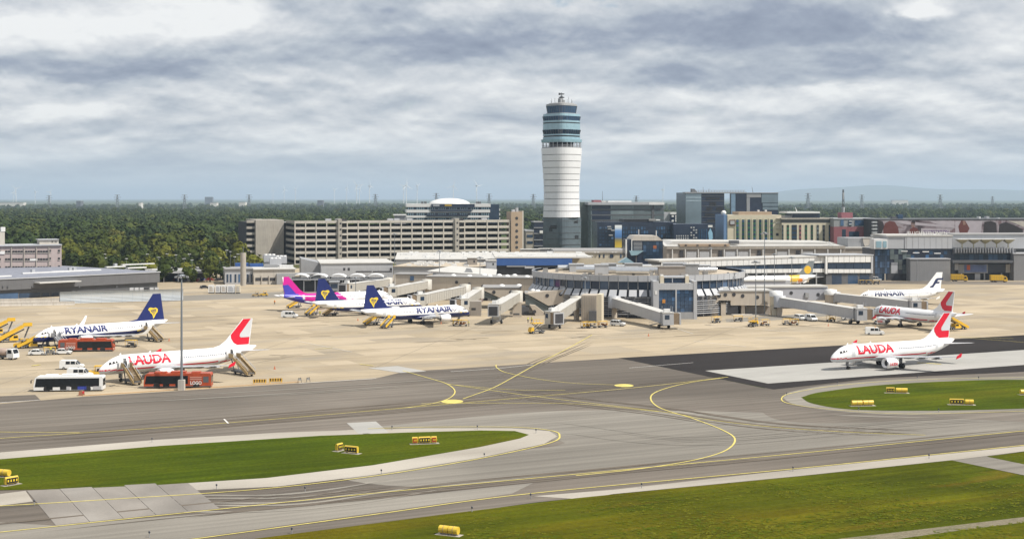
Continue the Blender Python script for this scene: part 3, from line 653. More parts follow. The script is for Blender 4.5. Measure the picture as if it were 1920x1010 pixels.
# ---- control tower
TY = 952.0; TXc = AT(1053, TY)
tw = thing('control_tower', 'tall white ribbed control tower with teal glass top and rotating radar antenna', 'control tower', (TXc, TY, 0), R_(45))
px2m = TY / F
def sq_ring(hw, z, n=48, p=3.4, tw_=0.0):
    """rounded square plan"""
    out = []
    for i in range(n):
        a = 2 * math.pi * i / n; c, s = math.cos(a), math.sin(a); r = hw / (abs(c) ** p + abs(s) ** p) ** (1 / p)
        out.append((r * math.cos(a + tw_), r * math.sin(a + tw_), z))
    return out
dg_ = 1.22   # half diagonal over half side of the rounded square
def hwz(pxw): return pxw * px2m / 2 / dg_
M_towb = mat('tower_base_glass', (.115, .145, .165), .25, var=.15, vs=.15, spec=.6, streak=.1)
M_towp = mat('tower_membrane', (.76, .76, .77), .5, var=.03, vs=.2, streak=.06)
mb = MB(); mb.loft([sq_ring(hwz(71), 0, p=5), sq_ring(hwz(73), ZAT(408, TY), p=5)], 0, True, False); mb.build('base', M_towb, tw)
mb = MB()
for yy in (414, 425, 436, 447, 458):
    z = ZAT(yy, TY); mb.loft([sq_ring(hwz(73) + .06, z, p=5), sq_ring(hwz(73) + .06, z + .25, p=5)], 0, True, False)
mb.build('floor_joint', M_dgrey, tw, kind='stuff')
for ang, zpy, wd in ((-120, 415, 4), (-135, 430, 3), (-115, 444, 3.5), (-150, 425, 6)):
    a = R_(ang); z = ZAT(zpy, TY); mb = MB()
    rr_ = hwz(72) * 1.0; nx_, ny_ = (0, -1) if ang > -135 else (-1, 0)
    off = (ang + 135) / 30 * 5
    if nx_ == 0: mb.box(off - wd / 2, off + wd / 2, -rr_ - .12, -rr_ + .3, z - 1.2, z + 1.2)
    else: mb.box(-rr_ - .12, -rr_ + .3, off - wd / 2, off + wd / 2, z - 1.2, z + 1.2)
    mb.build('window', M_black, tw)
prof = [(408, 74), (396, 72.6), (385, 71.6), (373, 71), (361, 70.8), (349, 71.4), (338, 72.4), (327, 74), (315, 76), (303, 78), (291, 79.6), (278, 80.6)]
for i in range(len(prof) - 1):
    (ya, wa), (yb, wb) = prof[i], prof[i + 1]; za, zb = ZAT(ya, TY), ZAT(yb, TY)
    mb = MB(); mb.loft([sq_ring(hwz(wa * 1.085) - .3, za + .25, p=2.4), sq_ring(hwz(wa * 1.085), za + .3, p=2.4), sq_ring(hwz(wb * 1.085), zb - .12, p=2.4), sq_ring(hwz(wb * 1.085) - .3, zb - .06, p=2.4)], 0, True, False)
    mb.build('white_ring', M_towp, tw)
    mb = MB(); mb.loft([sq_ring(hwz(wa * 1.085) - .45, za - .15, p=2.4), sq_ring(hwz(wa * 1.085) - .45, za + .32, p=2.4)], 0, True, True); mb.build('dark_joint', M_dgrey, tw)
mb = MB(); mb.loft([sq_ring(hwz(81), ZAT(278, TY), p=2.9), sq_ring(hwz(81), ZAT(276.3, TY), p=2.9)], 0, True, True); mb.build('gallery_floor', M_grey, tw)
mb = MB(); mb.loft([sq_ring(hwz(46), ZAT(277, TY)), sq_ring(hwz(46), ZAT(267, TY))], 0, True, True); mb.build('core', M_dkin, tw)
mb = MB()
for i in range(24):
    p = sq_ring(hwz(79), 0, 24, 2.9)[i]; mb.tube((p[0], p[1], ZAT(277, TY)), (p[0], p[1], ZAT(267, TY)), .22, None, 5)
mb.build('gallery_post', M_ltgrey, tw, kind='stuff')
mb = MB()
for zz in (274.5, 272.6):
    for i in range(24):
        r0 = sq_ring(hwz(80), ZAT(zz, TY), 24, 2.9); mb.tube(r0[i], r0[(i + 1) % 24], .09, None, 4)
mb.build('railing', M_ltgrey, tw, kind='stuff')
bands = [('glass_deck', 267.5, 262, 78, 79, M_glassl), ('glass_deck', 262, 257.5, 72, 72, M_glassl), ('window_band', 257.5, 255, 70, 70, M_black), ('sill_band', 255, 252.5, 72, 72, M_glassl), ('window_band', 252.5, 244, 69, 73, M_glass), ('glass_band', 244, 232.5, 72, 72, M_glassl),
         ('window_band', 232.5, 230.5, 71, 71, M_black), ('sill_band', 230.5, 227, 72, 72, M_glassl), ('window_band', 227, 219, 69, 73, M_glass), ('glass_band', 219, 214.5, 72, 71, M_glassl), ('deck', 214.5, 213, 60, 60, M_grey), ('cab_window', 213, 199.5, 54, 59, M_glass), ('cab_roof', 199.5, 196, 60, 59, M_grey), ('cab_roof', 196, 194, 52, 48, M_roofg)]
for nm, ya, yb, wa, wb, m in bands:
    mb = MB(); mb.loft([sq_ring(hwz(wa), ZAT(ya, TY) + .02, p=4), sq_ring(hwz(wb), ZAT(yb, TY), p=4)], 0, True, False); mb.build(nm, m, tw)
mb = MB()
for ya, yb, wa, wb in ((252.5, 244, 69.5, 73.5), (227, 219, 69.5, 73.5), (213, 199.5, 54.5, 59.5)):
    r0, r1 = sq_ring(hwz(wa), ZAT(ya, TY), 32, 4), sq_ring(hwz(wb), ZAT(yb, TY), 32, 4)
    for i in range(32): mb.tube(r0[i], r1[i], .10, None, 4)
mb.build('mullion', M_dgrey, tw, kind='stuff')
z0 = ZAT(194, TY)
mb = MB(); mb.tube((0, 0, z0 - 1), (0, 0, ZAT(180, TY)), 1.1, .8, 8); mb.tube((0, 0, ZAT(184, TY)), (0, 0, ZAT(182, TY)), 1.9, None, 8); mb.build('radar_mast', M_dgrey, tw)
mb = MB(); za = ZAT(177, TY); mb.prism([(-2.3, za - .7), (1.6, za - .2), (2.4, za + .5), (-2.3, za + .8)], -.6, .6, 'y'); mb.tube((0, 0, za - 1.5), (0, 0, ZAT(174, TY)), .22, None, 5); mb.build('radar_antenna', M_dgrey, tw)
mb = MB(); mb.box(-2.6, -.4, -1.5, 1, z0, z0 + 3.2); mb.box(.8, 2.6, -.8, 1.4, z0, z0 + 2.4); mb.build('roof_plant', M_grey, tw)
for i in range(10):
    a = i * .628 + .2; r = 7.2; hh = (3.2, 2.2, 4.0, 1.8, 3)[i % 5]; mb = MB(); mb.tube((r * math.cos(a), r * math.sin(a), z0 - .2), (r * math.cos(a), r * math.sin(a), z0 + hh), .09, None, 4); mb.build('antenna', M_dgrey, tw)

# ---- parking garage
pg = Fac('parking_garage', 'long concrete parking garage with seven open decks and dark bays', 'parking garage', 553, 830, 20)
ZT = pg.Z(414); pit = 3.56; DEP = 62
segs = [(553, 632), (651, 851), (871, 955)]
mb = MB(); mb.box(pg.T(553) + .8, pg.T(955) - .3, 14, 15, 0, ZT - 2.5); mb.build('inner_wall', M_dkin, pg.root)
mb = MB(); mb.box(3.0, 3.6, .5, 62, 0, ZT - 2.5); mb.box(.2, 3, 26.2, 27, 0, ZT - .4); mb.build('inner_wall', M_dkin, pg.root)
for k in range(8):
    z = ZT - k * pit
    mb = MB(); mb.box(.3, pg.T(955) - .3, .4, 24 if k else DEP, z - 1.75, z - 1.45); mb.build('deck_slab', M_conc if k else M_roofg, pg.root)
    for a, b in segs:
        mb = MB(); mb.box(pg.T(a) - (.25 if a == 553 else 0), pg.T(b), -.25, .1, max(.1, z - 1.5), z); mb.build('parapet', M_concl, pg.root)
    mb = MB(); mb.box(-.25, .1, .1, 26, max(.1, z - 1.5), z); mb.build('parapet', M_conc, pg.root)
def cols(a, b, n):
    for i in range(n + 1):
        x = pg.T(a) + (pg.T(b) - pg.T(a)) * i / n; mb = MB(); mb.box(x - .32, x + .32, -.42, .3, 0, ZT - .25); mb.build('column', M_concl, pg.root)
cols(553, 632, 4); cols(651, 851, 10); cols(871, 955, 4)
# parked cars just showing in the bays
mcar = MB(); mcar.box(-.9, .9, -2.1, 2.1, .35, .95); mcar.box(-.8, .8, -1.2, 1.3, .95, 1.45)
cars_m = [mcar.mesh('parked_car', mat('parked_' + n_, c_, .3, var=.02)) for n_, c_ in (('white', (.6, .6, .6)), ('silver', (.35, .36, .38)), ('dark', (.04, .04, .05)), ('blue', (.05, .08, .2)), ('red', (.25, .03, .03)))]
stair = [(632, 651), (851, 871)]
for a, b in stair:
    x0, x1 = pg.T(a), pg.T(b); mb = MB(); mb.box(x0 + .35, x0 + (x1 - x0) * .42, -1.6, 6, 0, ZT + .9); mb.build('stair_core', M_conc, pg.root)
    mb = MB(); mb.box(x0 + (x1 - x0) * .42, x1 - .35, 1.0, 6, 0, ZT + .9); mb.build('stair_back', M_dkin, pg.root)
    for k in range(7):
        z = ZT - k * pit; mb = MB(); mb.box(x0 + (x1 - x0) * .44, x1 - .4, -1.5, .9, z - 1.45, z - .35); mb.build('landing', M_concl, pg.root)
        mb = MB(); mb.box(x0 + 1.2, x0 + 2.2, -1.68, -1.5, z - 2.2, z - 1.2); mb.build('window', M_dkin, pg.root)
# closed ramp wall and the small bays at the left end
mb = MB(); mb.box(-18.6, -9.6, 24.6, 60, 0, ZT + .3); mb.build('ramp_wall', M_conc, pg.root)
mb = MB(); mb.box(-9.4, -1.3, 27.2, 60, 0, ZT + .2); mb.build('ramp_wall', M_conc, pg.root)
mb = MB(); mb.box(-9.6, -8.2, 25.4, 27.1, 0, ZT - 1); mb.build('ramp_fin', M_conc, pg.root)
mb = MB(); mb.box(-23.2, -18.8, 29, 60, 0, ZT - 1); mb.build('ramp_back', M_dkin, pg.root)
for k in range(7):
    z = ZT - k * pit; mb = MB(); mb.box(-23.6, -18.7, 26.4, 29, z - 1.5, z - .1); mb.build('parapet', M_conc, pg.root)
# end stair tower with porthole windows
xe = pg.T(957); xf = pg.T(978); zt = pg.Z(397, 968)
mb = MB(); mb.box(xe, xf, -1.2, 7, 0, zt); mb.build('end_tower', M_tan, pg.root)
mb = MB(); mb.box(xf + .01, xf + .9, -1.0, 7, 0, zt + .6); mb.build('end_tower_lit_side', M_concl, pg.root)  # sunlit right side, put in as a strip of paler concrete
for yy in (409, 421, 433, 444, 454, 463.5):
    mb = MB(); z = pg.Z(yy, 968); mb.lathe([(.95, -1.32), (.95, -1.0)], 14, 0, ((xe + xf) / 2, 0, z), False, True, 'y'); mb.build('round_window', M_dkin, pg.root)
mb = MB(); mb.box(xe + 1.2, xe + 3, 0, 2, zt, zt + 1.4); mb.box(xe + 4, xe + 5.6, 1, 3, zt, zt + 2.4); mb.tube((xe + 4.6, .5, zt), (xe + 4.6, .5, zt + 3.4), .12, None, 5); mb.build('roof_plant', M_ltgrey, pg.root)
mb = MB()
for x in (20, 26, 58, 62, 70, 100, 118): mb.box(x, x + 3.4, 8, 10, ZT - 1.4, ZT + 1.0)
mb.build('roof_hut', M_ltgrey, pg.root, kind='stuff')

# ---- dark blocks between the garage and the tower
lb = Fac('low_dark_office', 'low dark office with white ledges between the garage end and the tower foot', 'office building', 986, 900, 5)
lb.box('wall', 986, 434, 1001, None, M_conc, .3, 20); lb.box('glass_wall', 1001.2, 417, 1018, None, M_navy, 0, 20); lb.box('roof', 985, 431, 1001, 434, M_ltgrey, 0, 20.3); lb.box('roof', 1000.8, 415.4, 1019, 417, M_grey, -.3, 20.3)
for yy in (426, 437, 449, 460): lb.box('ledge', 1001, yy, 1018, yy + 1.4, M_grey, -.5, -.01)
for yy in (440, 452): lb.box('window', 988, yy, 999, yy + 5, M_glass, .1, .29)
lb.box('white_box', 1012, 432, 1018, 437, M_whtp, -1.2, -.51)

# ---- offices with a white dome, behind the garage
of = Fac('domed_office', 'white banded office block with a shallow white dome on its roof', 'office building', 762, 990, 6)
of.box('core', 764, 383, 936, None, M_glass, .6, 34)
for a, b, x0, x1, d0 in ((382, 388, 762, 920, -.4), (393, 398.5, 762, 919, -.4), (404, 408, 762, 917, -.4), (412, 416, 762, 917, -.4)): of.box('white_band', x0, a, x1, b, M_whtp, d0, 34.4)
for a, b in ((391.5, 395), (399.5, 403.5), (408, 411)): of.box('wing_band', 918.5, a, 938, b, M_whtp, 2, 30)
of.box('centre_fascia', 809, 382.5, 890, 389, M_navy, -1.4, 6); of.box('centre_band', 808, 393.5, 884, 396.5, M_navy, -1.4, .0); of.box('centre_band', 800, 402.5, 878, 405.5, M_navy, -1.4, .0)
of.box('sign_panel', 834, 383.5, 847, 386.5, mat('amber_sign', (.45, .30, .05), .5), -1.55, -1.4); of.box('sign_panel', 812, 384, 824, 386.5, M_ltgrey, -1.55, -1.4)
for a, b in ((388.6, 392.8), (398.9, 403.8), (408.3, 411.8)): of.grid('window', 764, a, 918, b, 38, 1, M_glassl, .45, .59, .55, .8, keep=lambda i, j: (i * 7) % 5 != 1)
mb = MB(); cxm = (of.T(805) + of.T(885)) / 2; rad_ = (of.T(885) - of.T(805)) / 2; zb, zt_ = of.Z(384), of.Z(371.5)
rings = []
for k in range(9):
    f = k / 8; rings.append([(cxm + rad_ * math.cos(f * math.pi / 2) * math.cos(a), 15 + 14 * math.cos(f * math.pi / 2) * math.sin(a), zb + (zt_ - zb) * math.sin(f * math.pi / 2)) for a in [2 * math.pi * i / 40 for i in range(40)]])
mb.loft(rings, 0, True, True); mb.build('dome', M_whtp, of.root)
for xx in (790, 796, 893, 898): of.box('roof_plant', xx, 378, xx + 4, 382, M_dgrey, 8, 14)
rb = Fac('roof_hut', 'small dark hut with a white roof at the left of the domed office', 'hut', 739, 925, 6)
rb.box('wall', 740, 404, 761, None, M_grey, 0, 12); rb.box('roof', 737.5, 402, 762, 404, M_whtp, -.8, 13)

# ---- dark office with a pale roof slab, right of the tower
d1 = Fac('dark_office', 'dark glass office block with a pale roof slab right of the tower', 'office building', 1108, 985, 8)
d1.box('wall', 1108, 384, 1245, None, M_glass2, .3, 30); d1.box('roof_slab', 1103, 379, 1246, 384, M_ltgrey, -1.5, 31.5); d1.box('roof_slab', 1217, 379.2, 1245.6, 384, M_whtp, -1.7, -1.52)
d1.box('side_wing', 1088, 379, 1107, None, mat('green_grey_glass', (.10, .125, .11), .2, var=.15, spec=.7), 12, 40)
for yy in (392, 402, 412, 422): d1.box('floor_band', 1108, yy, 1245, yy + 2, M_dgrey, .05, .3)
d1.box('core_panel', 1222, 385, 1227, 440, M_dgrey, -.2, .3)
for x0, x1, m in ((1110, 1145, M_navy), (1147, 1186, M_glass2), (1188, 1221, M_glass2), (1229, 1244, M_glass2)):
    for ya, yb in ((385, 391.6), (394.4, 401.6), (404.4, 411.6), (414.4, 421.6)): d1.box('glass_band', x0, ya, x1, yb, m, .12, .29)
d1.box('roof_hut', 1113, 375, 1127, 379, M_red, 4, 12); d1.box('roof_hut', 1140, 376.5, 1184, 379, M_whtp, 6, 14); d1.box('roof_hut', 1128, 376.4, 1136, 379, M_roofw, 5, 10)
mb = MB(); mb.tube((d1.T(1134), 8, d1.Z(379)), (d1.T(1134), 8, d1.Z(358)), .18, .08, 5); mb.build('antenna', M_dgrey, d1.root)

# ---- low dark blue-glass offices in front of it
M_poster = bpy.data.materials.new('poster_print'); M_poster.use_nodes = True
t = NT(M_poster.node_tree); b = t.n['Principled BSDF']; tcn = t.node('ShaderNodeTexCoord'); sx2 = t.node('ShaderNodeSeparateXYZ', {0: tcn.outputs['Generated']})
c = t.ramp(sx2.outputs[2], [(0, (.62, .47, .06)), (.2, (.5, .33, .03)), (.36, (.22, .20, .10)), (.48, (.05, .16, .42)), (.75, (.14, .30, .62)), (.9, (.75, .78, .82))]); t.l.new(c, b.inputs['Base Color'])
d2 = Fac('blue_glass_office', 'low dark office with rows of blue windows and a tall printed poster', 'office building', 1120, 905, 5)
d2.box('wall', 1120, 416, 1262, None, M_navy, .2, 26); d2.box('roof_step', 1170, 411, 1225, 416, M_black, 3, 22); d2.box('roof_hut', 1217, 410.5, 1230, 414, M_roofg, 1, 6); d2.box('roof_hut', 1230, 411.5, 1238, 413.5, M_whtp, 1, 6)
d2.box('poster', 1153, 422, 1166, 464, M_poster, -.3, .19)
d2.grid('window', 1167, 424, 1216, 446, 10, 3, M_glassb, -.02, .19, .7, .75, keep=lambda i, j: (i * 3 + j * 5) % 7 != 2)
d2.grid('window', 1230, 424, 1261, 446, 7, 3, M_glassb, -.02, .19, .72, .75, keep=lambda i, j: (i + j * 2) % 5 != 3)
d2.grid('window', 1123, 424, 1151, 462, 5, 6, M_glass, -.02, .19, .7, .6)
for i, (xa, ya) in enumerate(((1139, 424), (1146, 431), (1142, 440), (1140, 428))): d2.box('balcony', xa, ya, xa + 7, ya + 1.6, M_ltgrey, -1.2, .18)
d3 = Fac('black_office', 'black low office with small white windows before the twin dark towers', 'office building', 1262, 900, 5)
d3.box('wall', 1263, 420, 1334, None, M_navy, .2, 24); d3.grid('window', 1267, 440, 1292, 449, 6, 2, M_ltgrey, 0, .19, .45, .6); d3.grid('window', 1294, 424, 1308, 448, 3, 5, M_ltgrey, 0, .19, .6, .5, keep=lambda i, j: (i + j) % 3 != 0)
d3.grid('blue_pane', 1309, 428, 1327, 450, 4, 1, M_glassb, 0, .19, .6, .9); d3.grid('window', 1294, 450, 1330, 456, 8, 1, M_grey, 0, .19, .5, .6)
fl = Fac('pillar_sign', 'white and blue pointed advertising pillar in front of the black office', 'sign', 1328, 880, 5)
mb = MB(); zb = fl.Z(462); mb.tube((fl.T(1332), 0, 0), (fl.T(1332), 0, zb), .4, None, 6); mb.build('post', M_ltgrey, fl.root)
fl.poly('panel', [(1328, 436), (1332, 428), (1336, 436), (1336.5, 446), (1333, 455), (1330, 455)], mat('sky_blue', (.25, .45, .62), .4), -.2, .2); fl.box('cap', 1328, 422, 1336, 426, M_whtp, -.2, .2)
pl = Fac('checker_building', 'small white building with a checkered black and white wall behind the black office', 'building', 1256, 1150, 4)
pl.box('wall', 1257, 402, 1285, None, M_navy, .2, 16); pl.box('roof', 1257, 398, 1277, 401.9, M_whtp, -.3, 12)
pl.grid('white_panel', 1258, 403, 1285, 416, 4, 3, M_whtp, -.1, .19, .6, .8, keep=lambda i, j: i % 2 == 1 or j != 1)
pl.box('annex', 1245, 398, 1256, None, M_ltgrey, 4, 20)

# ---- twin dark tower with a bridge across the gap
d4 = Fac('dark_glass_towers', 'tall pair of dark glass office towers joined by a roof bridge', 'office building', 1285, 1030, 6)
M_gr = mat('glass_sky_reflection', (.15, .20, .235), .15, var=.25, vs=.06, spec=.8)  # paler base colour: sky reflection put into the glass
d4.box('tower_block', 1285, 361, 1358, None, M_navy, .3, 30); d4.box('tower_block', 1374, 361, 1459, None, M_navy, .3, 9)
d4.box('glass_face', 1285.4, 362, 1315, None, M_gr, 0, .29); d4.box('roof_bridge', 1285, 360, 1400, 362.4, M_grey, -.3, 9); d4.box('roof_edge', 1400, 361, 1459.5, 362.4, M_grey, -.3, 9)
d4.box('bridge_glass', 1371, 363, 1379, None, mat('bridge_glass_blue', (.17, .26, .36), .2, var=.2, spec=.7), -.1, .28)
d4.box('glass_face', 1428, 362.6, 1459, 380, M_gr, 0, .29); d4.box('glass_face', 1380, 362.6, 1398, 420, M_navy, 0, .29)
for ya in (381, 388): d4.box('glass_face', 1430, ya, 1459, ya + 5.5, M_gr, 0, .29)
d4.box('glass_face', 1400, 363, 1427, 370, M_grey, 0, .29); d4.box('glass_face', 1400, 370.5, 1406, 396, M_grey, 0, .29)
for x0, ya, x1, yb in ((1324, 370, 1350, 373.5), (1331, 379, 1343, 385), (1324, 389, 1336, 394), (1343, 389, 1356, 394), (1322, 400, 1340, 404), (1326, 411, 1352, 416)): d4.box('dark_panel', x0, ya, x1, yb, M_black, .05, .29)
for yy in (367, 376, 386, 396, 406, 416, 426): d4.box('floor_band', 1316, yy, 1357.6, yy + .9, M_dgrey, .1, .29)
for yy in (369, 375): d4.box('glass_strip', 1286, yy, 1314.6, yy + 2.4, mat('pane_sky_reflection', (.30, .38, .43), .12, var=.2, spec=.8), -.1, -.01)  # strips in sky colour, a reflection painted on the glass
mb = MB(); z = d4.Z(361)
for x in range(1302, 1400, 5): mb.tube((d4.T(x), 4, z), (d4.T(x), 4, z + 1.6), .12, None, 4)
mb.bar((d4.T(1300), 4, z + 1.6), (d4.T(1400), 4, z + 1.6), .25); mb.bar((d4.T(1300), 4, z + .9), (d4.T(1400), 4, z + .9), .2)
mb.build('roof_rail', M_grey, d4.root, kind='stuff')
mb = MB(); mb.prism([(d4.T(1300), z), (d4.T(1312), z), (d4.T(1306), z + 2.6), (d4.T(1300), z + 2.8)], 6, 9, 'y'); mb.tube((d4.T(1322), 6, z), (d4.T(1322), 6, z + 4), .2, .1, 4); mb.tube((d4.T(1333), 6, z), (d4.T(1333), 6, z + 3), .2, .1, 4); mb.tube((d4.T(1416), 6, z), (d4.T(1414), 6, z + 4.4), .2, .1, 4); mb.build('roof_plant', M_dgrey, d4.root)

# ---- beige hotels
h1 = Fac('beige_hotel', 'cream hotel block with tall green window strips and a framed sign', 'hotel', 1364, 905, 5)
h1.box('wall', 1364, 403, 1465, None, M_cream, .3, 26); h1.box('penthouse', 1385, 397, 1447, 403, M_tan, 3, 20); h1.box('side_strip', 1357, 402.5, 1363.8, None, mat('blue_side', (.13, .22, .38), .4, var=.1), .6, 24)
for i in range(7):
    x = 1383 + i * 10.65; h1.box('window_strip', x - 2.4, 411.5, x + 2.4, 453, M_green, .1, .29)
    for k in range(5): h1.box('window', x - 2.1, 412.5 + k * 8.2, x + 2.1, 416.5 + k * 8.2, M_glass, .02, .099)
for k in range(7): h1.box('pier', 1377.8 + k * 10.65 + 0.0, 409.5, 1377.9 + k * 10.65 + .7, 453, M_cream, -.1, .29)
h1.box('sign_frame', 1367.5, 412, 1379, 423, mat('sign_brown', (.10, .05, .04), .5), -.25, .0); h1.box('sign_panel', 1369.3, 414, 1377.3, 420.5, M_ltgrey, -.4, -.26)
h1.box('small_window', 1455, 437, 1460, 442, M_dkin, .1, .29)
for yy in (409, 418, 428): h1.box('ledge', 1456, yy, 1466, yy + 1, M_concl, -.8, .29)
mb = MB(); mb.lathe([(0.2, -1.2), (1.6, -.6), (1.7, .4), (1.1, 1.3), (.1, 1.7)], 14, 0, (h1.T(1361), 6, h1.Z(399.5))); mb.tube((h1.T(1361), 6, h1.Z(404)), (h1.T(1361), 6, h1.Z(400)), 1.3, None, 10); mb.build('radome', M_whtp, h1.root)
for x in (1421, 1435): h1.box('vent', x, 393.5, x + 3, 397, M_whtp, 8, 10)
h2 = Fac('striped_hotel', 'cream hotel with dark window strips and a dark attic band, beside the framed-sign hotel', 'hotel', 1465.5, 905, 5)
h2.box('wall', 1466, 418, 1562, None, M_cream, .3, 26); h2.box('attic_band', 1465.8, 411.5, 1562, 417.8, M_dgrey, .8, 26); h2.box('roof_edge', 1465, 408.5, 1562.5, 411.4, M_conc, .1, 26.2)
for x, wd, m in ((1467.5, 3.4, M_glass2), (1477.5, 4, M_green), (1489.5, 9.5, M_glassb), (1500.5, 3.6, M_red), (1511.5, 4, M_green), (1522.5, 4, M_green), (1533.5, 4, M_glass2), (1544.5, 4, M_dgrey), (1556, 4, M_glass)):
    h2.box('window_strip', x - wd / 2, 421.5, x + wd / 2, 453, m, .1, .29)
    for k in range(4): h2.box('window', x - wd / 2 + .4, 422.5 + k * 8, x + wd / 2 - .4, 426 + k * 8, M_black, .03, .099)
h2.box('rooftop_block', 1486, 400, 1537, 408.4, M_navy, 4, 20); h2.box('rooftop_roof', 1476, 396.8, 1537.5, 399.9, M_whtp, 2.5, 21); h2.box('rooftop_block', 1471, 404, 1485.8, 408.4, M_grey, 5, 18)
mb = MB(); mb.tube((h2.T(1501), 8, h2.Z(397)), (h2.T(1498), 8, h2.Z(389)), .3, .1, 5); mb.build('antenna', M_whtp, h2.root)
# ---- red building, radio mast
rd = Fac('red_building', 'dull red building with a grey glazed upper floor right of the cream hotels', 'building', 1563, 900, 5)
rd.box('wall', 1563.5, 425, 1642, None, M_red, .3, 26); rd.box('upper_floor', 1563.5, 411, 1642, 424.9, M_grey, .5, 26); rd.box('roof_edge', 1563, 409, 1642.5, 410.9, M_ltgrey, .2, 26.2); rd.box('roof_hut', 1578, 398.5, 1599, 408.9, M_red, 6, 14)
for x0, ya, x1, yb in ((1579, 430, 1586, 451), (1592, 434, 1611, 446), (1591, 412.5, 1597, 423), (1576, 412, 1582, 423), (1603, 413, 1640, 423), (1622, 434, 1632, 437)): rd.box('window', x0, ya, x1, yb, M_glass, .2, .49 if yb < 425 else .29)
for yy in (414, 419.5): rd.box('white_ledge', 1592, yy, 1597, yy + 1.6, M_whtp, -.2, .19)
rm = thing('radio_mast', 'tall lattice radio mast standing right of the cream hotels', 'radio mast', (AT(1581, 1010), 1010, 0)); mb = MB(); h = ZAT(355, 1010); b = 1.7
for i in range(4):
    sx_, sy_ = ((-1, -1), (1, -1), (1, 1), (-1, 1))[i]; mb.tube((sx_ * b, sy_ * b, 0), (sx_ * .35, sy_ * .35, h), .2, .12, 4)
for k in range(14):
    f0, f1 = k / 14, (k + 1) / 14; w0, w1 = b + (.35 - b) * f0, b + (.35 - b) * f1
    for sy_ in (-1, 1): mb.tube((-w0, sy_ * w0, h * f0), (w1, sy_ * w1, h * f1), .09, None, 3); mb.tube((w0, sy_ * w0, h * f0), (-w1, sy_ * w1, h * f1), .09, None, 3)
mb.build('lattice', M_dgrey, rm); mb = MB(); mb.tube((0, 0, h * .62), (0, 0, h * .72), 1.2, None, 8); mb.tube((0, 0, h * .84), (0, 0, h * .95), .75, None, 8); mb.build('antenna_drum', M_ltgrey, rm)

# ---- billboard garage
bgm = bpy.data.materials.new('banner_print'); bgm.use_nodes = True
t = NT(bgm.node_tree); b = t.n['Principled BSDF']; b.inputs['Roughness'].default_value = .7; tcn = t.node('ShaderNodeTexCoord')
n = t.noise(tcn.outputs['Object'], .09, 3, .5, 1.2); t.l.new(t.ramp(n, [(.3, (.05, .03, .035)), (.42, (.22, .17, .19)), (.5, (.34, .30, .33)), (.6, (.16, .09, .10)), (.7, (.30, .25, .28))]), b.inputs['Base Color'])
bg = Fac('banner_garage', 'long low garage wrapped in a dark red printed banner at the right', 'parking garage', 1646, 880, 4)
bg.box('wall', 1640, 412, 1985, None, M_dkin, .6, 40); bg.box('roof', 1640, 410.3, 1985, 411.9, M_dgrey, -.2, 40.4); bg.box('banner', 1647, 412.4, 1980, 440, bgm, 0, .5)
Mb1, Mb2, Mb3, Mb4 = mat('print_maroon', (.13, .035, .03), .7), mat('print_skin', (.26, .15, .12), .7), mat('print_black', (.03, .022, .024), .7), mat('print_mauve', (.42, .37, .41), .7)
def blob(pts, m, d=-.06): bg.poly('banner_shape', pts, m, d, d + .05)
blob([(1656, 428), (1660, 418), (1668, 414), (1678, 416), (1684, 426), (1686, 440), (1657, 440)], Mb1); blob([(1647, 413), (1655, 415), (1658, 424), (1652, 440), (1647, 440)], Mb3)
blob([(1704, 440), (1706, 430), (1713, 425), (1720, 428), (1727, 440)], Mb1); blob([(1709, 425), (1708, 418), (1712, 414), (1716, 416), (1716, 423), (1713, 426)], Mb2); blob([(1708, 417), (1711, 413), (1716, 414.5), (1716, 418)], Mb3, -.13)
blob([(1672, 414), (1700, 421), (1790, 427), (1790, 424), (1740, 419), (1690, 413.5)], Mb4); blob([(1740, 414), (1790, 414), (1789, 424), (1760, 421)], Mb4); blob([(1727, 428), (1781, 430), (1781, 439), (1727, 439)], Mb4, -.1)
blob([(1791, 414), (1842, 414), (1838, 440), (1791, 440)], Mb4, -.03); blob([(1797, 424), (1802, 414), (1810, 414), (1818, 428), (1812, 440), (1800, 440)], Mb1, -.1); blob([(1805, 414), (1809, 414), (1811, 421), (1806, 422)], Mb2, -.16)
blob([(1843, 440), (1846, 416), (1858, 414), (1868, 418), (1869, 440)], Mb3); blob([(1872, 440), (1874, 420), (1886, 416), (1902, 422), (1918, 430), (1918, 440)], Mb3); blob([(1890, 414), (1925, 415), (1925, 428), (1905, 419)], mat('print_pale', (.5, .45, .40), .7), -.1)
vs, fs = text('ANGEKOMMEN'); mb = MB(); xa, xb, za, zb = bg.T(1730), bg.T(1778), bg.Z(438, 1750), bg.Z(431.5, 1750); mb.add([(xa + u * (xb - xa), -.13, za + v * (zb - za)) for u, v in vs], fs); mb.build('lettering', mat('print_violet', (.10, .04, .16), .7), bg.root)
for k in range(4): bg.box('stair_landing', 1636, 415 + k * 6.4, 1645, 418 + k * 6.4, M_ltgrey, -1.5, .5)
for x, yy, wd, m in ((1684, 402, 9, M_glassb), (1673, 406, 8, M_dgrey), (1836, 406, 3, M_whtp), (1850, 405.5, 5, M_ltgrey), (1872, 408, 3, M_whtp)): bg.box('roof_plant', x, yy, x + wd, 410.2, m, 10, 14)
# ================================================================ LEFT SIDE BUILDINGS
lo = Fac('office_block', 'pinkish three-storey office block with rows of windows at the left edge', 'office building', 116, 640, 27)
def lwin(x0, x1, yy): lo.box('window', x0, yy, x1, yy + 4.2, M_dkin, -.02, .19); lo.box('sill', x0 - .5, yy + 4.3, x1 + .5, yy + 5.1, M_concl, -.12, .19)
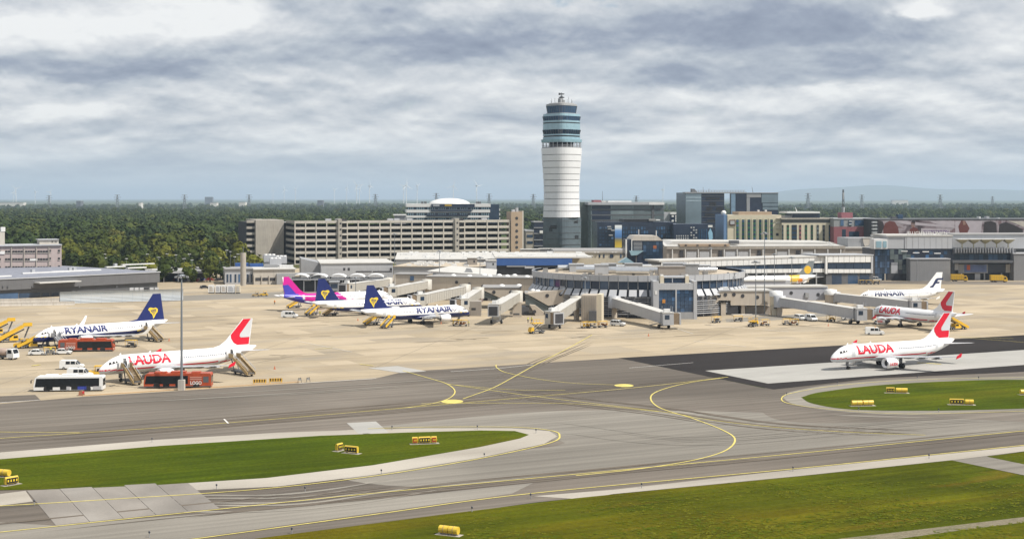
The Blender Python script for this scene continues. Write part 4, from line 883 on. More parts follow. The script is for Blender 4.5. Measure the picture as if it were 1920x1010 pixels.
# front runs to the left away from px 116: local t is negative
lo.box('wall', -70, 461.5, 115.5, None, M_pink, .2, 14); lo.box('roof', -72, 459.2, 116.2, 461.4, M_ltgrey, -.6, 14.6)
for r_, yy in enumerate((469.5, 484, 499)):
    for x0, x1 in ((-38, -22), (-14, 2), (9.5, 19.5), (23, 43), (47, 66), (70, 90)):
        n = 4 if x1 - x0 > 12 else 2
        for k in range(n): a = x0 + (x1 - x0) * k / n; lwin(a + .5, a + (x1 - x0) / n - .6, yy)
    lwin(93, 95.6, yy - 1.5); lwin(109, 112.5, yy - 1.5)
for x in (20.6, 44.5, 67.5, 91): lo.box('fin', x, 462, x + 1.4, None, M_conc, -.25, .19)
lo.box('blind', 56, 485, 70, 488.6, M_whtp, -.16, -.03); lo.box('blind', 0, 471, 9, 476.5, M_whtp, -.16, .18)
lo.box('penthouse', 74, 449.5, 110, 459, M_concl, 3, 10); lo.box('penthouse_roof', 72, 448.4, 111, 449.6, M_ltgrey, 2.4, 10.6)
for x in (97, 104): lo.box('vent_hole', x, 452, x + 2, 454.5, M_dkin, 2.9, 3)
lo.box('chimney', -1, 434, 9, 460, M_concl, 5, 8); lo.box('chimney_cap', 2, 425.8, 10, 434, M_whtp, 4.8, 8.2)

hg = Fac('hangar_hall', 'long grey low hall with a gravel roof behind the blast fence', 'hall', 0, 545, 48)
tE = hg.T(300)
hg.box('wall', -90, 524.5, 299.5, 549.8, M_grey, .2, 6) if False else None
zr = 7.7
mb = MB(); mb.box(hg.T(-120), tE, .2, 84, 3.6, zr); mb.build('wall', mat('hall_grey', (.125, .125, .13), .6, var=.06, vs=.3, streak=.08), hg.root)
mb = MB(); mb.box(hg.T(-120) - .3, tE + .3, -.12, 84.3, zr, zr + .35); mb.build('roof_edge', M_ltgrey, hg.root)
mb = MB(); mb.box(hg.T(-120) + .3, tE - .4, .6, 83.5, zr + .36, zr + .42); mb.build('roof', M_roofb, hg.root)
mb = MB(); mb.box(hg.T(-120), tE - .3, 1.4, 83, 0, 3.59); mb.build('ground_floor', M_dgrey, hg.root)
for a, b in ((0, 34), (36, 75), (80, 92), (97, 110), (120, 158), (160, 198), (201, 236)):
    hg.box('window', a, 549, b, 560 if a < 120 else 553, M_glass, 1.3, 1.39)
for i in range(6):
    x = 243 + i * 9.4; hg.box('door', x, 539, x + 7.5, None, M_ltgrey if i != 3 else M_dkin, 1.2, 1.39)
mb = MB(); mb.box(hg.T(64), hg.T(142), -4.2, .19, zr - 2.0, zr - 1.6); mb.build('canopy', M_roofw, hg.root)
for d_, a, b in ((24, 43, 160), (26, 100, 190), (44, 200, 236), (10, -10, 22), (30, 240, 275), (58, 230, 290)):
    mb = MB(); t0, t1 = hg.T(a, d_), hg.T(b, d_); mb.box(t0, t1, d_, d_ + 1.6, zr + .42, zr + .9); mb.build('roof_strip', M_whtp, hg.root)
mb = MB()
for a, d_ in ((130, 34), (138, 34), (134, 38), (60, 30), (215, 52)): mb.box(hg.T(a, d_), hg.T(a, d_) + 1.4, d_, d_ + 1.4, zr + .42, zr + 1.7)
mb.build('roof_vent', M_ltgrey, hg.root, kind='stuff')
for a in (5, 14, 60, 148, 218, 280): hg.box('wall_lamp', a, 536, a + 2.2, 539, M_dgrey, -.2, .19)

# open sheds behind the hall
def shed(name, label, x0, x1, ytop, Y, deg, dep, zt, col=7):
    s = Fac(name, label, 'shed', x0, Y, deg); t1 = s.T(x1)
    mb = MB(); mb.box(-.6, t1 + .6, -1, dep, zt - .7, zt); mb.build('roof', M_roofg, s.root); mb = MB(); mb.box(0, t1, dep * .45, dep * .45 + .4, 0, zt - .71); mb.build('back_wall', M_dgrey, s.root)
    mb = MB(); mb.box(-.62, t1 + .62, -1.15, -1.01, zt - .85, zt + .05); mb.build('fascia', M_ltgrey, s.root)
    for i in range(col): mb = MB(); x = t1 * i / (col - 1); mb.box(x - .2, x + .2, -.5, -.1, 0, zt - .71); mb.build('column', M_grey, s.root)
    return s
s1 = shed('open_shed', 'long open-fronted shed with a flat grey roof behind the hall, left of the container boxes', 226, 388, 497, 655, 10, 42, 5.0)
s2 = shed('open_shed', 'low dark open shed directly behind the right end of the gravel-roofed hall', 205, 285, 508, 628, 30, 26, 4.6, 5)
for i, (a, d_) in enumerate(((262, 6), (285, 12), (310, 8), (334, 14), (352, 6))):
    mb = MB(); x = s1.T(a, d_); mb.box(x, x + 3.5, d_, d_ + 2, 5, 5.7); mb.build('roof_light', M_whtp, s1.root)

# ---- blast fence with horizontal slats
bf = Fac('blast_fence', 'long pale blue-grey blast fence of horizontal slats behind the nose-left white and blue jet', 'fence', 113, 522, 24)
tb = bf.T(344); n = 12
for k in range(9):
    mb = MB(); z = .25 + k * .48; mb.add([(0, .9 - k * .05, z), (tb, .9 - k * .05, z), (tb, 1.2 - k * .12, z + .40), (0, 1.2 - k * .12, z + .40)], [(0, 1, 2, 3)]); mb.add([(v[0], v[1] + .06, v[2]) for v in mb.v], [(0, 1, 2, 3)])
    mb.build('slat', mat('blast_slat', (.52, .57, .61), .5, var=.08, vs=.15), bf.root)
for k in range(n + 1):
    x = tb * k / n; mb = MB(); mb.bar((x, 1.6, 0), (x, 1.1, 4.4), .16); mb.bar((x, 3.4, 0), (x, 1.2, 3.4), .14); mb.build('post', M_grey, bf.root)
cb = Fac('concrete_barrier', 'long low concrete barrier wall at the left edge before the hall', 'barrier', -40, 512, 12)
for k in range(9):
    x = k * 3.7; mb = MB(); mb.prism([(-.4, 0), (.4, 0), (.18, .5), (.14, 1.3), (-.14, 1.3), (-.18, .5)], x, x + 3.6, 'x'); mb.build('barrier_segment', M_concl, cb.root)
cb2 = Fac('concrete_barrier', 'second concrete barrier wall, behind the front one at the left edge', 'barrier', -40, 528, 12)
for k in range(9):
    x = k * 3.7; mb = MB(); mb.prism([(-.4, 0), (.4, 0), (.18, .5), (.14, 1.5), (-.14, 1.5), (-.18, .5)], x, x + 3.6, 'x'); mb.build('barrier_segment', M_concl, cb2.root)

# ---- service building with a round grey chimney
sb = Fac('service_building', 'pale low service building with dark window bays behind the striped tail jet', 'building', 475, 640, 14)
sb.box('wall', 422, 505, 474.5, None, M_ltgrey, 4, 24); sb.box('wall', 475, 505.5, 553, None, M_concl, .2, 22); sb.box('roof', 421, 503.5, 475, 504.9, M_roofg, 3.4, 24.5); sb.box('roof', 475.2, 503.8, 556, 505.4, M_roofw, -.4, 22.4)
for x0, x1 in ((479, 489), (492, 503), (506, 516)): sb.box('window', x0, 520.5, x1, 526, M_dkin, .05, .19)
for x in (476, 490, 504, 517): sb.box('pilaster', x, 516, x + 1.4, None, M_concl, -.2, .19)
for x0 in (425, 431, 440, 447, 463, 470): sb.box('window', x0, 514, x0 + 3.2, 529, M_glass, 3.85, 3.99)
sb.box('annex', 519, 515, 552, None, M_grey, -2.5, .19); sb.box('annex', 519, 512.5, 600, 515, M_grey, -1, 6)
ch = thing('round_chimney', 'tall round grey concrete chimney before the pale service building', 'chimney', (AT(456, 632), 632, 0)); mb = MB(); mb.lathe([(1.3, 0), (1.25, ZAT(474, 632))], 20); mb.build('shaft', M_conc, ch)
mb = MB(); mb.tube((0, 0, ZAT(474, 632)), (0, 0, ZAT(462, 632)), .25, .15, 6); mb.build('spike', M_dgrey, ch)
for i, (x0, y0, x1, Y) in enumerate(((495, 478.5, 517, 668), (517, 481, 538, 668), (506, 485, 528, 660))):
    o = Fac('cooling_unit', ('silver rooftop cooling unit, left of a pair before the garage wall', 'silver rooftop cooling unit, right of a pair before the garage wall', 'silver rooftop cooling unit in front of the other two')[i], 'cooling unit', x0, Y, 14, 'rooftop cooling units')
    zt = o.Z(y0); t1 = o.T(x1); mb = MB(); mb.box(0, t1, 0, 4, zt - 3.2, zt); mb.build('body', M_ltgrey, o.root); mb = MB(); mb.box(.2, t1 - .2, .2, 3.8, 0, zt - 3.21); mb.build('stand', M_grey, o.root)
    for k in range(3): mb = MB(); mb.lathe([(.8, zt), (.85, zt + .5), (.7, zt + .5)], 12, 0, (t1 * (k + .5) / 3, 2, 0)); mb.build('fan_ring', M_whtp, o.root)
for i, (x0, y0, x1, Y, m) in enumerate(((441, 493, 466, 662, M_blue), (468, 494, 494, 660, M_blue), (495, 496, 521, 654, M_grey), (524, 497, 550, 650, M_whtp))):
    o = Fac('storage_container', ('blue container left of the chimney on the roof terrace', 'blue container right of the chimney', 'grey container beside the blue ones', 'white container nearest the grey corrugated hall')[i], 'container', x0, Y, 12, 'containers behind the service building')
    zt = o.Z(y0); t1 = o.T(x1); mb = MB(); mb.box(0, t1, 0, 2.5, 0, zt); mb.build('body', m, o.root)
    mb = MB()
    for k in range(10): mb.box(t1 * (k + .3) / 10, t1 * (k + .6) / 10, -.07, 0, .2, zt - .2)
    mb.build('rib', m, o.root, kind='stuff')

# ---- white freight boxes near the apron edge
for i, (x0, x1) in enumerate(((390.5, 401), (404, 413), (414.5, 424), (425.5, 440), (442, 450))):
    o = thing('freight_container', ('white freight container leftmost of the row, with a rounded dark panel', 'white freight container second in the row', 'white freight container third in the row, with a rounded dark panel', 'plain white freight container, widest of the row', 'pale brown-ended freight container at the right end of the row')[i], 'container', (*G((x0 + x1) / 2, 550.5), 0), .1, 'freight containers behind the apron')
    wd = (x1 - x0) * o.location.y / F; mb = MB(); mb.prism([(-wd / 2, .5), (wd / 2, .5), (wd / 2, 3.4), (-wd / 2, 3.4)], 0, 2.5, 'y'); mb.build('body', M_whtp if i < 4 else M_cream, o)
    mb = MB(); mb.prism([(-wd * .32, .9), (wd * .32, .9), (wd * .32, 2.2), (wd * .15, 2.9), (-wd * .3, 2.9)], -.05, -.005, 'y'); mb.build('door', M_ltgrey if i % 2 else M_concl, o)
    mb = MB(); mb.box(-wd / 2, wd / 2, .1, 2.4, .22, .49); [mb.tube((sx_ * wd * .35, yy, .22), (sx_ * wd * .35, yy + .2, .22), .2, None, 8) for sx_ in (-1, 1) for yy in (.2, 2)]; mb.build('dolly', M_dgrey, o)

# ---- grey corrugated hall and the pale roofs right of it
hl = Fac('corrugated_hall', 'grey corrugated hall with a pale low-pitched roof before the garage', 'hall', 602, 668, 10)
xL, xR = 0, hl.T(737); zA, zB, zC = hl.Z(493), hl.Z(494.5, 650), hl.Z(491, 737)
mb = MB(); mb.prism([(0, 0), (xR, 0), (xR, zC - .6), (hl.T(672), hl.Z(494, 672)), (hl.T(640), hl.Z(494.5, 640)), (0, zA - .4)], 0, 38, 'y'); mb.build('wall', M_ltgrey, hl.root)
mb = MB(); mb.prism([(-.5, zA - .4), (hl.T(640), hl.Z(494.4, 640)), (hl.T(672), hl.Z(493.9, 672)), (xR + .5, zC - .6), (xR + .5, zC - .2), (hl.T(672), hl.Z(492.2, 672)), (hl.T(640), hl.Z(492.7, 640)), (-.5, zA)], -.4, 42, 'y'); mb.build('roof', M_roofw, hl.root)
mb = MB()
for k in range(44): mb.box(xR * (k + .3) / 44, xR * (k + .5) / 44, -.06, 0, 1.5, zA - 2.4)
mb.build('rib', M_ltgrey, hl.root, kind='stuff')
mb = MB(); mb.prism([(0, 0), (-9, 0), (-9, zA + 1.6), (0, zA - .4)], 12, 40, 'y'); mb.build('side_wing', M_grey, hl.root)
for x in (643.5, 652, 731): hl.box('door', x, 502, x + 4, 507, M_dkin, -.1, -.001)
hl.box('dark_strip', 667, 508, 697, 510, M_dkin, -.1, -.001); hl.box('dark_strip', 699, 508, 735, 510, M_dkin, -.1, -.001)
def flat(name, label, x0, x1, ytop, Y, deg, dep, mw, mr, zbase=0.0, lights=0, seed=1):
    s = Fac(name, label, 'building', x0, Y, deg); t1 = s.T(x1); zt = s.Z(ytop)
    mb = MB(); mb.box(0, t1, 0, dep, zbase, zt); mb.build('wall', mw, s.root); mb = MB(); mb.box(-.3, t1 + .3, -.3, dep + .3, zt, zt + .35); mb.build('roof', mr, s.root)
    r2 = random.Random(seed)
    if lights:
        bm_ = MB(); bm_.box(-1.1, 1.1, -.8, .8, 0, .7); me = bm_.mesh('roof_light', M_whtp)
        for k in range(lights): link('roof_light', me, s.root, (r2.uniform(2, t1 - 2), r2.uniform(2, dep - 2), zt + .35), r2.choice((0, 0, .2)))
    return s
flat('flat_building', 'wide pale flat roof with scattered roof lights before the right half of the garage', 742, 960, 487, 720, 4, 90, M_grey, M_roofw, 0, 46, 3)
flat('flat_building', 'grey low building with rows of tan roof lights, right of the corrugated hall', 738, 905, 500, 640, -8, 40, M_grey, M_gravel, 0, 40, 4)
wr = Fac('wedge_roof_building', 'dark building under a tilted pale wedge roof behind the beige pier', 'building', 798, 600, 4)
wr.box('wall', 799, 516, 935, None, M_black, .4, 22); wr.poly('wedge_roof', [(797, 508), (935, 516), (935, 517.2), (852, 515.5), (797, 509.2)], M_roofg, -1, 1); 
mb = MB(); mb.add([(wr.T(797), -.8, wr.Z(508, 797)), (wr.T(930), -.8, wr.Z(515.8, 930)), (wr.T(930) + 2, 26, wr.Z(515.8, 930) + 1.2), (wr.T(797) + 12, 26, wr.Z(508, 797) + 1.0)], [(0, 1, 2, 3)]); mb.build('roof_sheet', M_roofw, wr.root)
mb = MB(); mb.prism([(wr.T(872), wr.Z(513)), (wr.T(888), wr.Z(513)), (wr.T(884), wr.Z(505)), (wr.T(876), wr.Z(504))], 5, 8, 'y'); mb.build('roof_plant', M_grey, wr.root)
bl = Fac('blue_fascia_roof', 'building with a long deep blue fascia and pale roof behind the round terminal', 'building', 932, 665, 2)
bl.box('fascia', 931, 484, 1073, 497.5, M_blue, -.3, .0); bl.box('wall', 931, 497.6, 1073, None, M_black, .3, 8); bl.box('roof', 928, 481.6, 1110, 484, M_roofw, -.4, 60); bl.box('soffit_strip', 950, 498, 986, 500, M_ltgrey, -.2, .29); bl.box('soffit_strip', 984, 499, 1002, 503, M_ltgrey, -.8, .29)
mb = MB(); r2 = random.Random(8)
for k in range(34): x, d_ = bl.T(r2.uniform(932, 1105)), r2.uniform(2, 56); mb.box(x, x + r2.uniform(1, 5), d_, d_ + r2.uniform(1, 3), bl.Z(482.6), bl.Z(482.6) + r2.uniform(.3, .9))
mb.build('roof_light', M_whtp, bl.root, kind='stuff')
for i, (x0, y0, x1, Y, m, l) in enumerate(((877, 484, 895, 650, M_beiged, 'brown-grey roof hut left of the blue fascia'), (912, 489, 931, 632, M_ltgrey, 'pale grey roof hut touching the left end of the blue fascia'), (977, 468, 1012, 740, M_concl, 'pale block before the foot of the tower, left one'), (1012, 467, 1046, 742, M_roofg, 'grey block before the foot of the tower, right one'))):
    o = Fac('roof_hut', l, 'hut', x0, Y, 4); o.box('wall', x0, y0, x1, None, m, 0, 7); o.box('roof', x0 - .6, y0 - 1, x1 + .6, y0, M_roofw, -.3, 7.3)
    o.box('door', x0 + (x1 - x0) * .6, y0 + 4, x0 + (x1 - x0) * .75, y0 + 8, M_dkin, -.06, -.001)
nb = Fac('low_beige_building', 'low beige building with narrow windows before the blue-windowed office', 'building', 1040, 715, 2)
nb.box('wall', 1040, 474, 1176, None, M_cream, .2, 30); nb.box('roof', 1038, 469, 1177, 474, M_roofg, 3, 36); nb.box('parapet', 1038, 471.5, 1177, 474, M_concl, -.2, 2.9)
for x in (1123, 1131, 1144, 1147, 1163, 1170): nb.box('window', x, 476.5, x + 2.6, 483, M_glass, .05, .19)
for x in (1114, 1120, 1147, 1153): nb.box('roof_lamp', x, 472.5, x + 3.4, 474, M_whtp, -.6, -.21)
# vaulted canopies over the gate road
vc = Fac('vaulted_canopy', 'row of five white vaulted canopies over a dark gate hall behind the pink-tailed jet', 'canopy', 546, 590, 3)
for i in range(5):
    a, b = 546 + i * 35.4, 546 + (i + 1) * 35.4 - 3.5; t0, t1 = vc.T(a), vc.T(b); tm = (t0 + t1) / 2; hwid = (t1 - t0) / 2; zb = vc.Z(522.5); rs = []
    for d_ in (0, 10):
        rs.append([(tm - hwid * math.cos(math.pi * k / 12), d_, zb + 1.75 * math.sin(math.pi * k / 12)) for k in range(13)])
    mb = MB(); mb.loft(rs, 0, False, True, closed=False); mb.add([(x, y, z - .15) for x, y, z in rs[0]] + rs[0], [(k, k + 1, 14 + k, 13 + k) for k in range(12)]); mb.build('vault', M_whtp, vc.root)
    vc.box('gable', b - 1, 519.5, b + 5, 523, M_dgrey, .4, 9)
vc.box('beam', 544, 522.6, 722, 524.6, M_ltgrey, .2, 10); vc.box('hall_wall', 546, 524.7, 722, None, M_dkin, 2.0, 12)
for i in range(9): x = 548 + i * 21; vc.box('column', x, 524.6, x + 1.4, None, M_grey, .3, .7)
for x in (571, 606): vc.box('light_box', x, 524.8, x + 12, 526, M_whtp, .8, 1.9)
gk = Fac('gate_kiosk', 'grey glazed gate kiosk under the vaulted canopies', 'kiosk', 618, 572, 3); gk.box('wall', 618, 529, 635, 545, M_grey, 0, 4); gk.box('window', 620, 532, 633, 540, M_glass, -.08, -.001); gk.box('roof', 616.5, 527.6, 636, 529, M_ltgrey, -.4, 4.4); gk.box('leg', 624, 545, 629, None, M_dgrey, 1, 3)

# ================================================================ ROUND TERMINAL
RX, RY = AT(1196, 500), 500.0
rt = thing('round_terminal', 'round terminal with a pale panel parapet, blue glass ring and slatted lower wall', 'terminal', (RX, RY, 0))
def seg_mesh(name, r0, z0, r1, z1, n, m, gap=.05, th=.25, sub=1):
    """one panel of a ring of n, centred on angle 0; slants from (r0,z0) to (r1,z1)"""
    mb = MB(); h = math.pi / n * (1 - gap); a = [(-h), h]
    vs = []
    for r, z in ((r0, z0), (r1, z1)):
        for an in a: vs.append((r * math.cos(an), r * math.sin(an), z)); vs.append(((r - th) * math.cos(an), (r - th) * math.sin(an), z))
    mb.add(vs, [(0, 2, 6, 4), (1, 5, 7, 3), (0, 4, 5, 1), (2, 3, 7, 6), (4, 6, 7, 5), (0, 1, 3, 2)]); return mb.mesh(name, m)
def ring_parts(name, r0, z0, r1, z1, n, m, gap=.05, th=.25, every=1, front=True):
    me = seg_mesh(name, r0, z0, r1, z1, n, m, gap, th)
    for i in range(n):
        a = 2 * math.pi * (i + .5) / n
        if front and math.sin(a) > .45: continue
        link(name, me, rt, None, a)
NP = 72
ring_parts('parapet_panel', 37.2, 11.75, 37.3, 13.75, NP, M_ltgrey, .05)
ring_parts('glass_pane', 36.5, 9.15, 36.5, 11.7, NP, M_glass, .05)
ring_parts('collar_panel', 38.6, 7.0, 37.0, 9.05, NP, M_ltgrey, .24)
mb = MB(); mb.lathe([(36.2, 0), (36.2, 9.1), (36.2, 11.7), (36.8, 11.72), (36.8, 13.7), (36.2, 13.72)], 96, 0, (0, 0, 0), True, False); mb.build('wall', M_navy, rt)
for k in range(9):
    z = 1.0 + k * .68; mb = MB(); mb.lathe([(37.5, z), (37.75, z + .05), (37.75, z + .24), (37.5, z + .28)], 96, 0, (0, 0, 0), True, False); mb.build('slat', M_ltgrey if k % 2 == 0 else M_grey, rt)
mb = MB()
for i in range(NP):
    a = 2 * math.pi * i / NP; mb.box(0, 0, 0, 0, 0, 0) if False else None
    p = (37.4 * math.cos(a), 37.4 * math.sin(a)); mb.tube((*p, 0), (*p, 7), .13, None, 4); q_ = (36.75 * math.cos(a), 36.75 * math.sin(a)); mb.tube((*q_, 9.1), (*q_, 11.7), .12, None, 4)
mb.build('mullion', M_grey, rt, kind='stuff')
mb = MB(); mb.lathe([(36.3, 12.95), (.01, 13.0)], 96, 0, (0, 0, 0), False, False); mb.build('roof', M_gravel, rt)
def duct(p, q, r, mb=None): m_ = MB(); m_.tube((*p, 13 + r + .3), (*q, 13 + r + .3), r, None, 12); [m_.tube((p[0] + (q[0] - p[0]) * f, p[1] + (q[1] - p[1]) * f, 13 + r + .3), (p[0] + (q[0] - p[0]) * (f + .01), p[1] + (q[1] - p[1]) * (f + .01), 13 + r + .3), r * 1.08, None, 12) for f in (.2, .4, .6, .8)]; m_.build('duct', M_silver, rt)
for p, q, r in (((-28, 4), (-12, 6), 1.0), ((-22, -8), (-14, -9), 1.0), ((-14, -14), (4, -17), 1.15), ((2, -21), (-9, -19), 1.1), ((-2, -8), (10, -10), .9), ((14, -14), (26, -10), 1.0), ((9, -3), (24, 2), .9), ((-18, 12), (6, 14), .9), ((8, -17), (15, -15), .9)): duct(p, q, r)
for x, y, wx, wy, h, m in ((-24, 0, 5, 5, 2.6, M_ltgrey), (-13, -6, 5, 5, 3.0, M_grey), (-16, -17, 4.5, 4, 3.2, M_ltgrey), (14, -19, 5, 4, 3.4, M_grey), (5, -22, 9, 3, 2.8, M_beiged), (-4, 4, 6, 5, 2.6, M_grey), (20, -4, 5, 4, 2.4, M_ltgrey), (-5, -12, 4, 4, 2.2, M_roofg), (10, 8, 8, 5, 2.6, M_ltgrey)):
    mb = MB(); mb.box(x, x + wx, y, y + wy, 13, 13 + h); mb.box(x - .2, x + wx + .2, y - .2, y + wy + .2, 13 + h, 13 + h + .2); mb.build('air_unit', m, rt)
mb = MB(); mb.box(-27, -8, 10, 14, 13, 14.4); mb.build('roof_block', M_roofw, rt); mb = MB(); mb.box(-6, 24, 12, 16, 13, 14.6); mb.build('roof_block', M_roofw, rt)
mb = MB(); r2 = random.Random(2)
for k in range(60):
    a, r = r2.uniform(0, 6.28), r2.uniform(6, 33); x, y = r * math.cos(a), r * math.sin(a); s_ = r2.uniform(.3, .9); mb.box(x - s_, x + s_, y - s_ * .6, y + s_ * .6, 13, 13 + r2.uniform(.3, 1.4))
mb.build('roof_clutter', M_roofg, rt, kind='stuff')
mb = MB(); mb.prism([(-6, 15.6), (0, 15.6), (-3, 17.6)], 13, 17, 'y'); mb.build('roof_light', M_glassl, rt)
# glazed entrance box in front of it
eb = Fac('glass_entrance_box', 'grey framed glass stair box standing before the round terminal', 'stair building', 1225, 457, 2)
eb.box('frame_left', 1225, 527, 1235.5, None, M_ltgrey, 0, 9); eb.box('frame_right', 1300.5, 527, 1307, None, M_ltgrey, 0, 9); eb.box('frame_top', 1235.6, 531, 1300.4, 543, M_ltgrey, .1, 9); eb.box('base', 1235.6, 585, 1300.4, None, M_grey, .1, 9); eb.box('back', 1235.6, 543.1, 1300.4, 584.9, M_dkin, 2, 9)
eb.grid('glass_pane', 1235.8, 543, 1300.2, 585, 8, 6, M_glassb, .35, .45, .94, .94)
eb.box('centre_post', 1266.5, 543, 1269, 585, M_ltgrey, .1, .5)
for x in (1238, 1285): eb.box('turret', x, 517.5, x + 7, 531, M_cream, 1, 4); eb.box('turret_lamp', x + 1, 514.8, x + 6, 517.4, M_whtp, 1.4, 3.4)
eb.box('bridge_glass', 1246, 521, 1284, 529.5, M_glass, 1.5, 5); eb.box('bridge_roof', 1244, 518.5, 1286, 520.9, M_ltgrey, 1.2, 6); eb.box('bridge_post', 1260, 521, 1261.6, 529.5, M_ltgrey, 1.3, 1.49)
eb.box('side_sign', 1228, 545, 1232, 552, M_whtp, -.1, -.001); eb.box('orange_panel', 1242, 561, 1247.5, 568, mat('orange_panel', (.5, .22, .04), .5), .2, .34)

# ================================================================ PIERS (beige, porthole windows)
def prism_w(name, pts, d0, d1, m, fac, parent=None): mb = MB(); mb.prism(pts, d0, d1, 'y'); return mb.build(name, m, parent or fac.root)
def porthole(fac, px, py, r=.62, d=0.0):
    mb = MB(); mb.lathe([(r, d - .1), (r, d + .05)], 12, 0, (fac.T(px, d), 0, fac.Z(py, px, d)), False, True, 'y'); mb.build('round_window', M_dkin, fac.root)
def domes(fac, spots, d, z):
    mb = MB(); mb.lathe([(1.15, 0), (1.0, .35), (.55, .62), (.02, .7)], 12, 0); me = mb.mesh('roof_light', M_whtp)
    for px, dd in spots: link('roof_light', me, fac.root, (fac.T(px, d + dd), d + dd, z))
pr = Fac('beige_pier', 'long beige gate pier with white roof domes running left from the round terminal', 'pier', 795, 545, -14)
zt = pr.Z(519); zt2 = zt
mb = MB(); mb.box(pr.T(798), pr.T(1012), .2, 16, 3.4, zt); mb.build('wall', M_beige, pr.root)
mb = MB(); mb.box(pr.T(797), pr.T(1012), -.1, 16.3, zt, zt + .3); mb.build('roof', M_roofg, pr.root)
mb = MB(); mb.box(pr.T(798), pr.T(1005), 2, 14, 0, 3.39); mb.build('undercroft', M_dkin, pr.root)
for k in range(6): mb = MB(); x = pr.T(800 + k * 38); mb.box(x, x + 1.2, .4, 1.8, 0, 3.39); mb.build('column', M_beiged, pr.root)
for px, py in ((856, 529), (880, 533), (905, 537), (934, 541)): porthole(pr, px, py)
domes(pr, [(880, 4), (918, 5), (951, 6), (988, 5), (908, 11), (936, 11), (850, 6), (965, 12)], 0, zt + .3)
pr2 = Fac('beige_pier', 'rear beige pier segment behind the tails of the two striped jets', 'pier', 738, 560, -8)
zt = pr2.Z(514.5)
mb = MB(); mb.box(pr2.T(738), pr2.T(800), .2, 12, 2.5, zt); mb.build('wall', M_beige, pr2.root); mb = MB(); mb.box(pr2.T(737), pr2.T(801), -.1, 12.3, zt, zt + .3); mb.build('roof', M_roofg, pr2.root)
mb = MB(); mb.box(pr2.T(739), pr2.T(798), 2, 11, 0, 2.49); mb.build('undercroft', M_dkin, pr2.root)
pr2.box('window', 769, 517, 776, 526, M_glass, .05, .19); pr2.box('pilaster', 738, 514, 741, 534, M_concl, -.5, .19)
# wedge-shaped gate heads reaching towards the apron
def head(label, poly_face, Y, deg, px, dep, ports, roofpoly=None, m=M_beige, under=None):
    f_ = Fac('sloped_walkway' if 'walkway' in label else 'wedge_gate_building', label, 'gate building', px, Y, deg, 'beige gate heads around the round terminal'); f_.poly('wall', poly_face, m, 0, dep)
    for a, b in ports: porthole(f_, a, b)
    return f_
g1 = head('beige wedge gate head with two portholes, left of the round terminal, farther one', [(905, 540), (977, 541), (977, 556), (965, 563), (945, 562), (905, 543)], 500, 0, 905, 9, ((926, 547.5), (958, 547)))
g1.box('roof', 904, 538.6, 978, 540, M_roofg, -.2, 16); g1.box('end_block', 899, 541, 905.5, 566, mat('rose_grey_panel', (.36, .28, .26), .75, var=.06), .3, 8); g1.poly('glass_ramp', [(906, 545), (945, 563), (945, 566), (934, 566), (906, 556)], M_glass2, .4, 6)
g2 = head('beige wedge gate head with two portholes, nearest left of the round terminal', [(984, 550), (1066, 542), (1072, 566), (1028, 573), (990, 551.5)], 474, 0, 984, 9, ((1026, 554), (1051, 551.5)))
g2.box('roof', 984, 548.6, 1040, 550, M_roofg, 2, 13); g2.poly('glass_ramp', [(985, 552), (1028, 574), (1028, 584), (1018, 586), (985, 570)], M_glass2, .4, 7); g2.box('end_frame', 1050, 536.5, 1075, 540, M_ltgrey, 1, 8); g2.box('end_frame', 1070, 540, 1075, 560, M_ltgrey, 1, 8)
g2.poly('stair_flight', [(993, 571), (1003, 572), (1020, 585), (1018, 600), (1008, 598)], M_beige, -2.5, -.2); porthole(g2, 1002, 584, .6, -2.5); g2.box('stair_core', 978, 575, 992, None, M_dgrey, .5, 6); g2.box('undercroft', 1020, 574, 1072, None, M_dkin, 6.5, 9)
domes(g2, [(1008, 6), (1032, 6), (1000, 10)], 0, g2.Z(548.5)); domes(g1, [(941, 8), (973, 9)], 0, g1.Z(538.6))
# square towers beneath the bridges
def block(name, label, x0, y0, x1, y1, Y, deg, dep, m, cat='gate building'):
    f_ = Fac(name, label, cat, x0, Y, deg); zb = 0; f_.box('wall', x0, y0, x1, None, m, 0, dep); return f_
k1 = block('gate_tower', 'tall ribbed beige gate tower left of the glass stair box, with a bright right side', 1090, 553, 1119, 0, 447, -10, 7, M_beige)
k1.box('sunlit_cream_side', 1119.2, 552, 1128, None, M_cream, .3, 6.5)  # sunlight on the right side put into the colour, cream over beige
for i in range(7): x = 1092 + i * 4; k1.box('rib', x, 555, x + .9, 600, M_beiged, -.12, -.001)
k1.box('low_annex', 1104, 583, 1118, None, M_dgrey, -1.2, -.13)
k2 = block('gate_tower', 'beige gate block behind the tall ribbed tower', 1129, 560, 1146, 0, 470, 0, 6, M_beiged)
k3 = block('gate_tower', 'plain beige gate tower between the two jet bridges left of the stair box', 961, 566, 978, 0, 466, 0, 5, M_beige); k3.box('band', 962.5, 587, 974, 590, M_dgrey, -.05, -.001)
k4 = block('gate_tower', 'grey-beige gate block before the nose of the front white and blue jet', 880, 565, 902, 0, 470, 0, 7, M_beiged); k4.box('window', 884, 577, 892, 581, M_dkin, -.05, -.001)
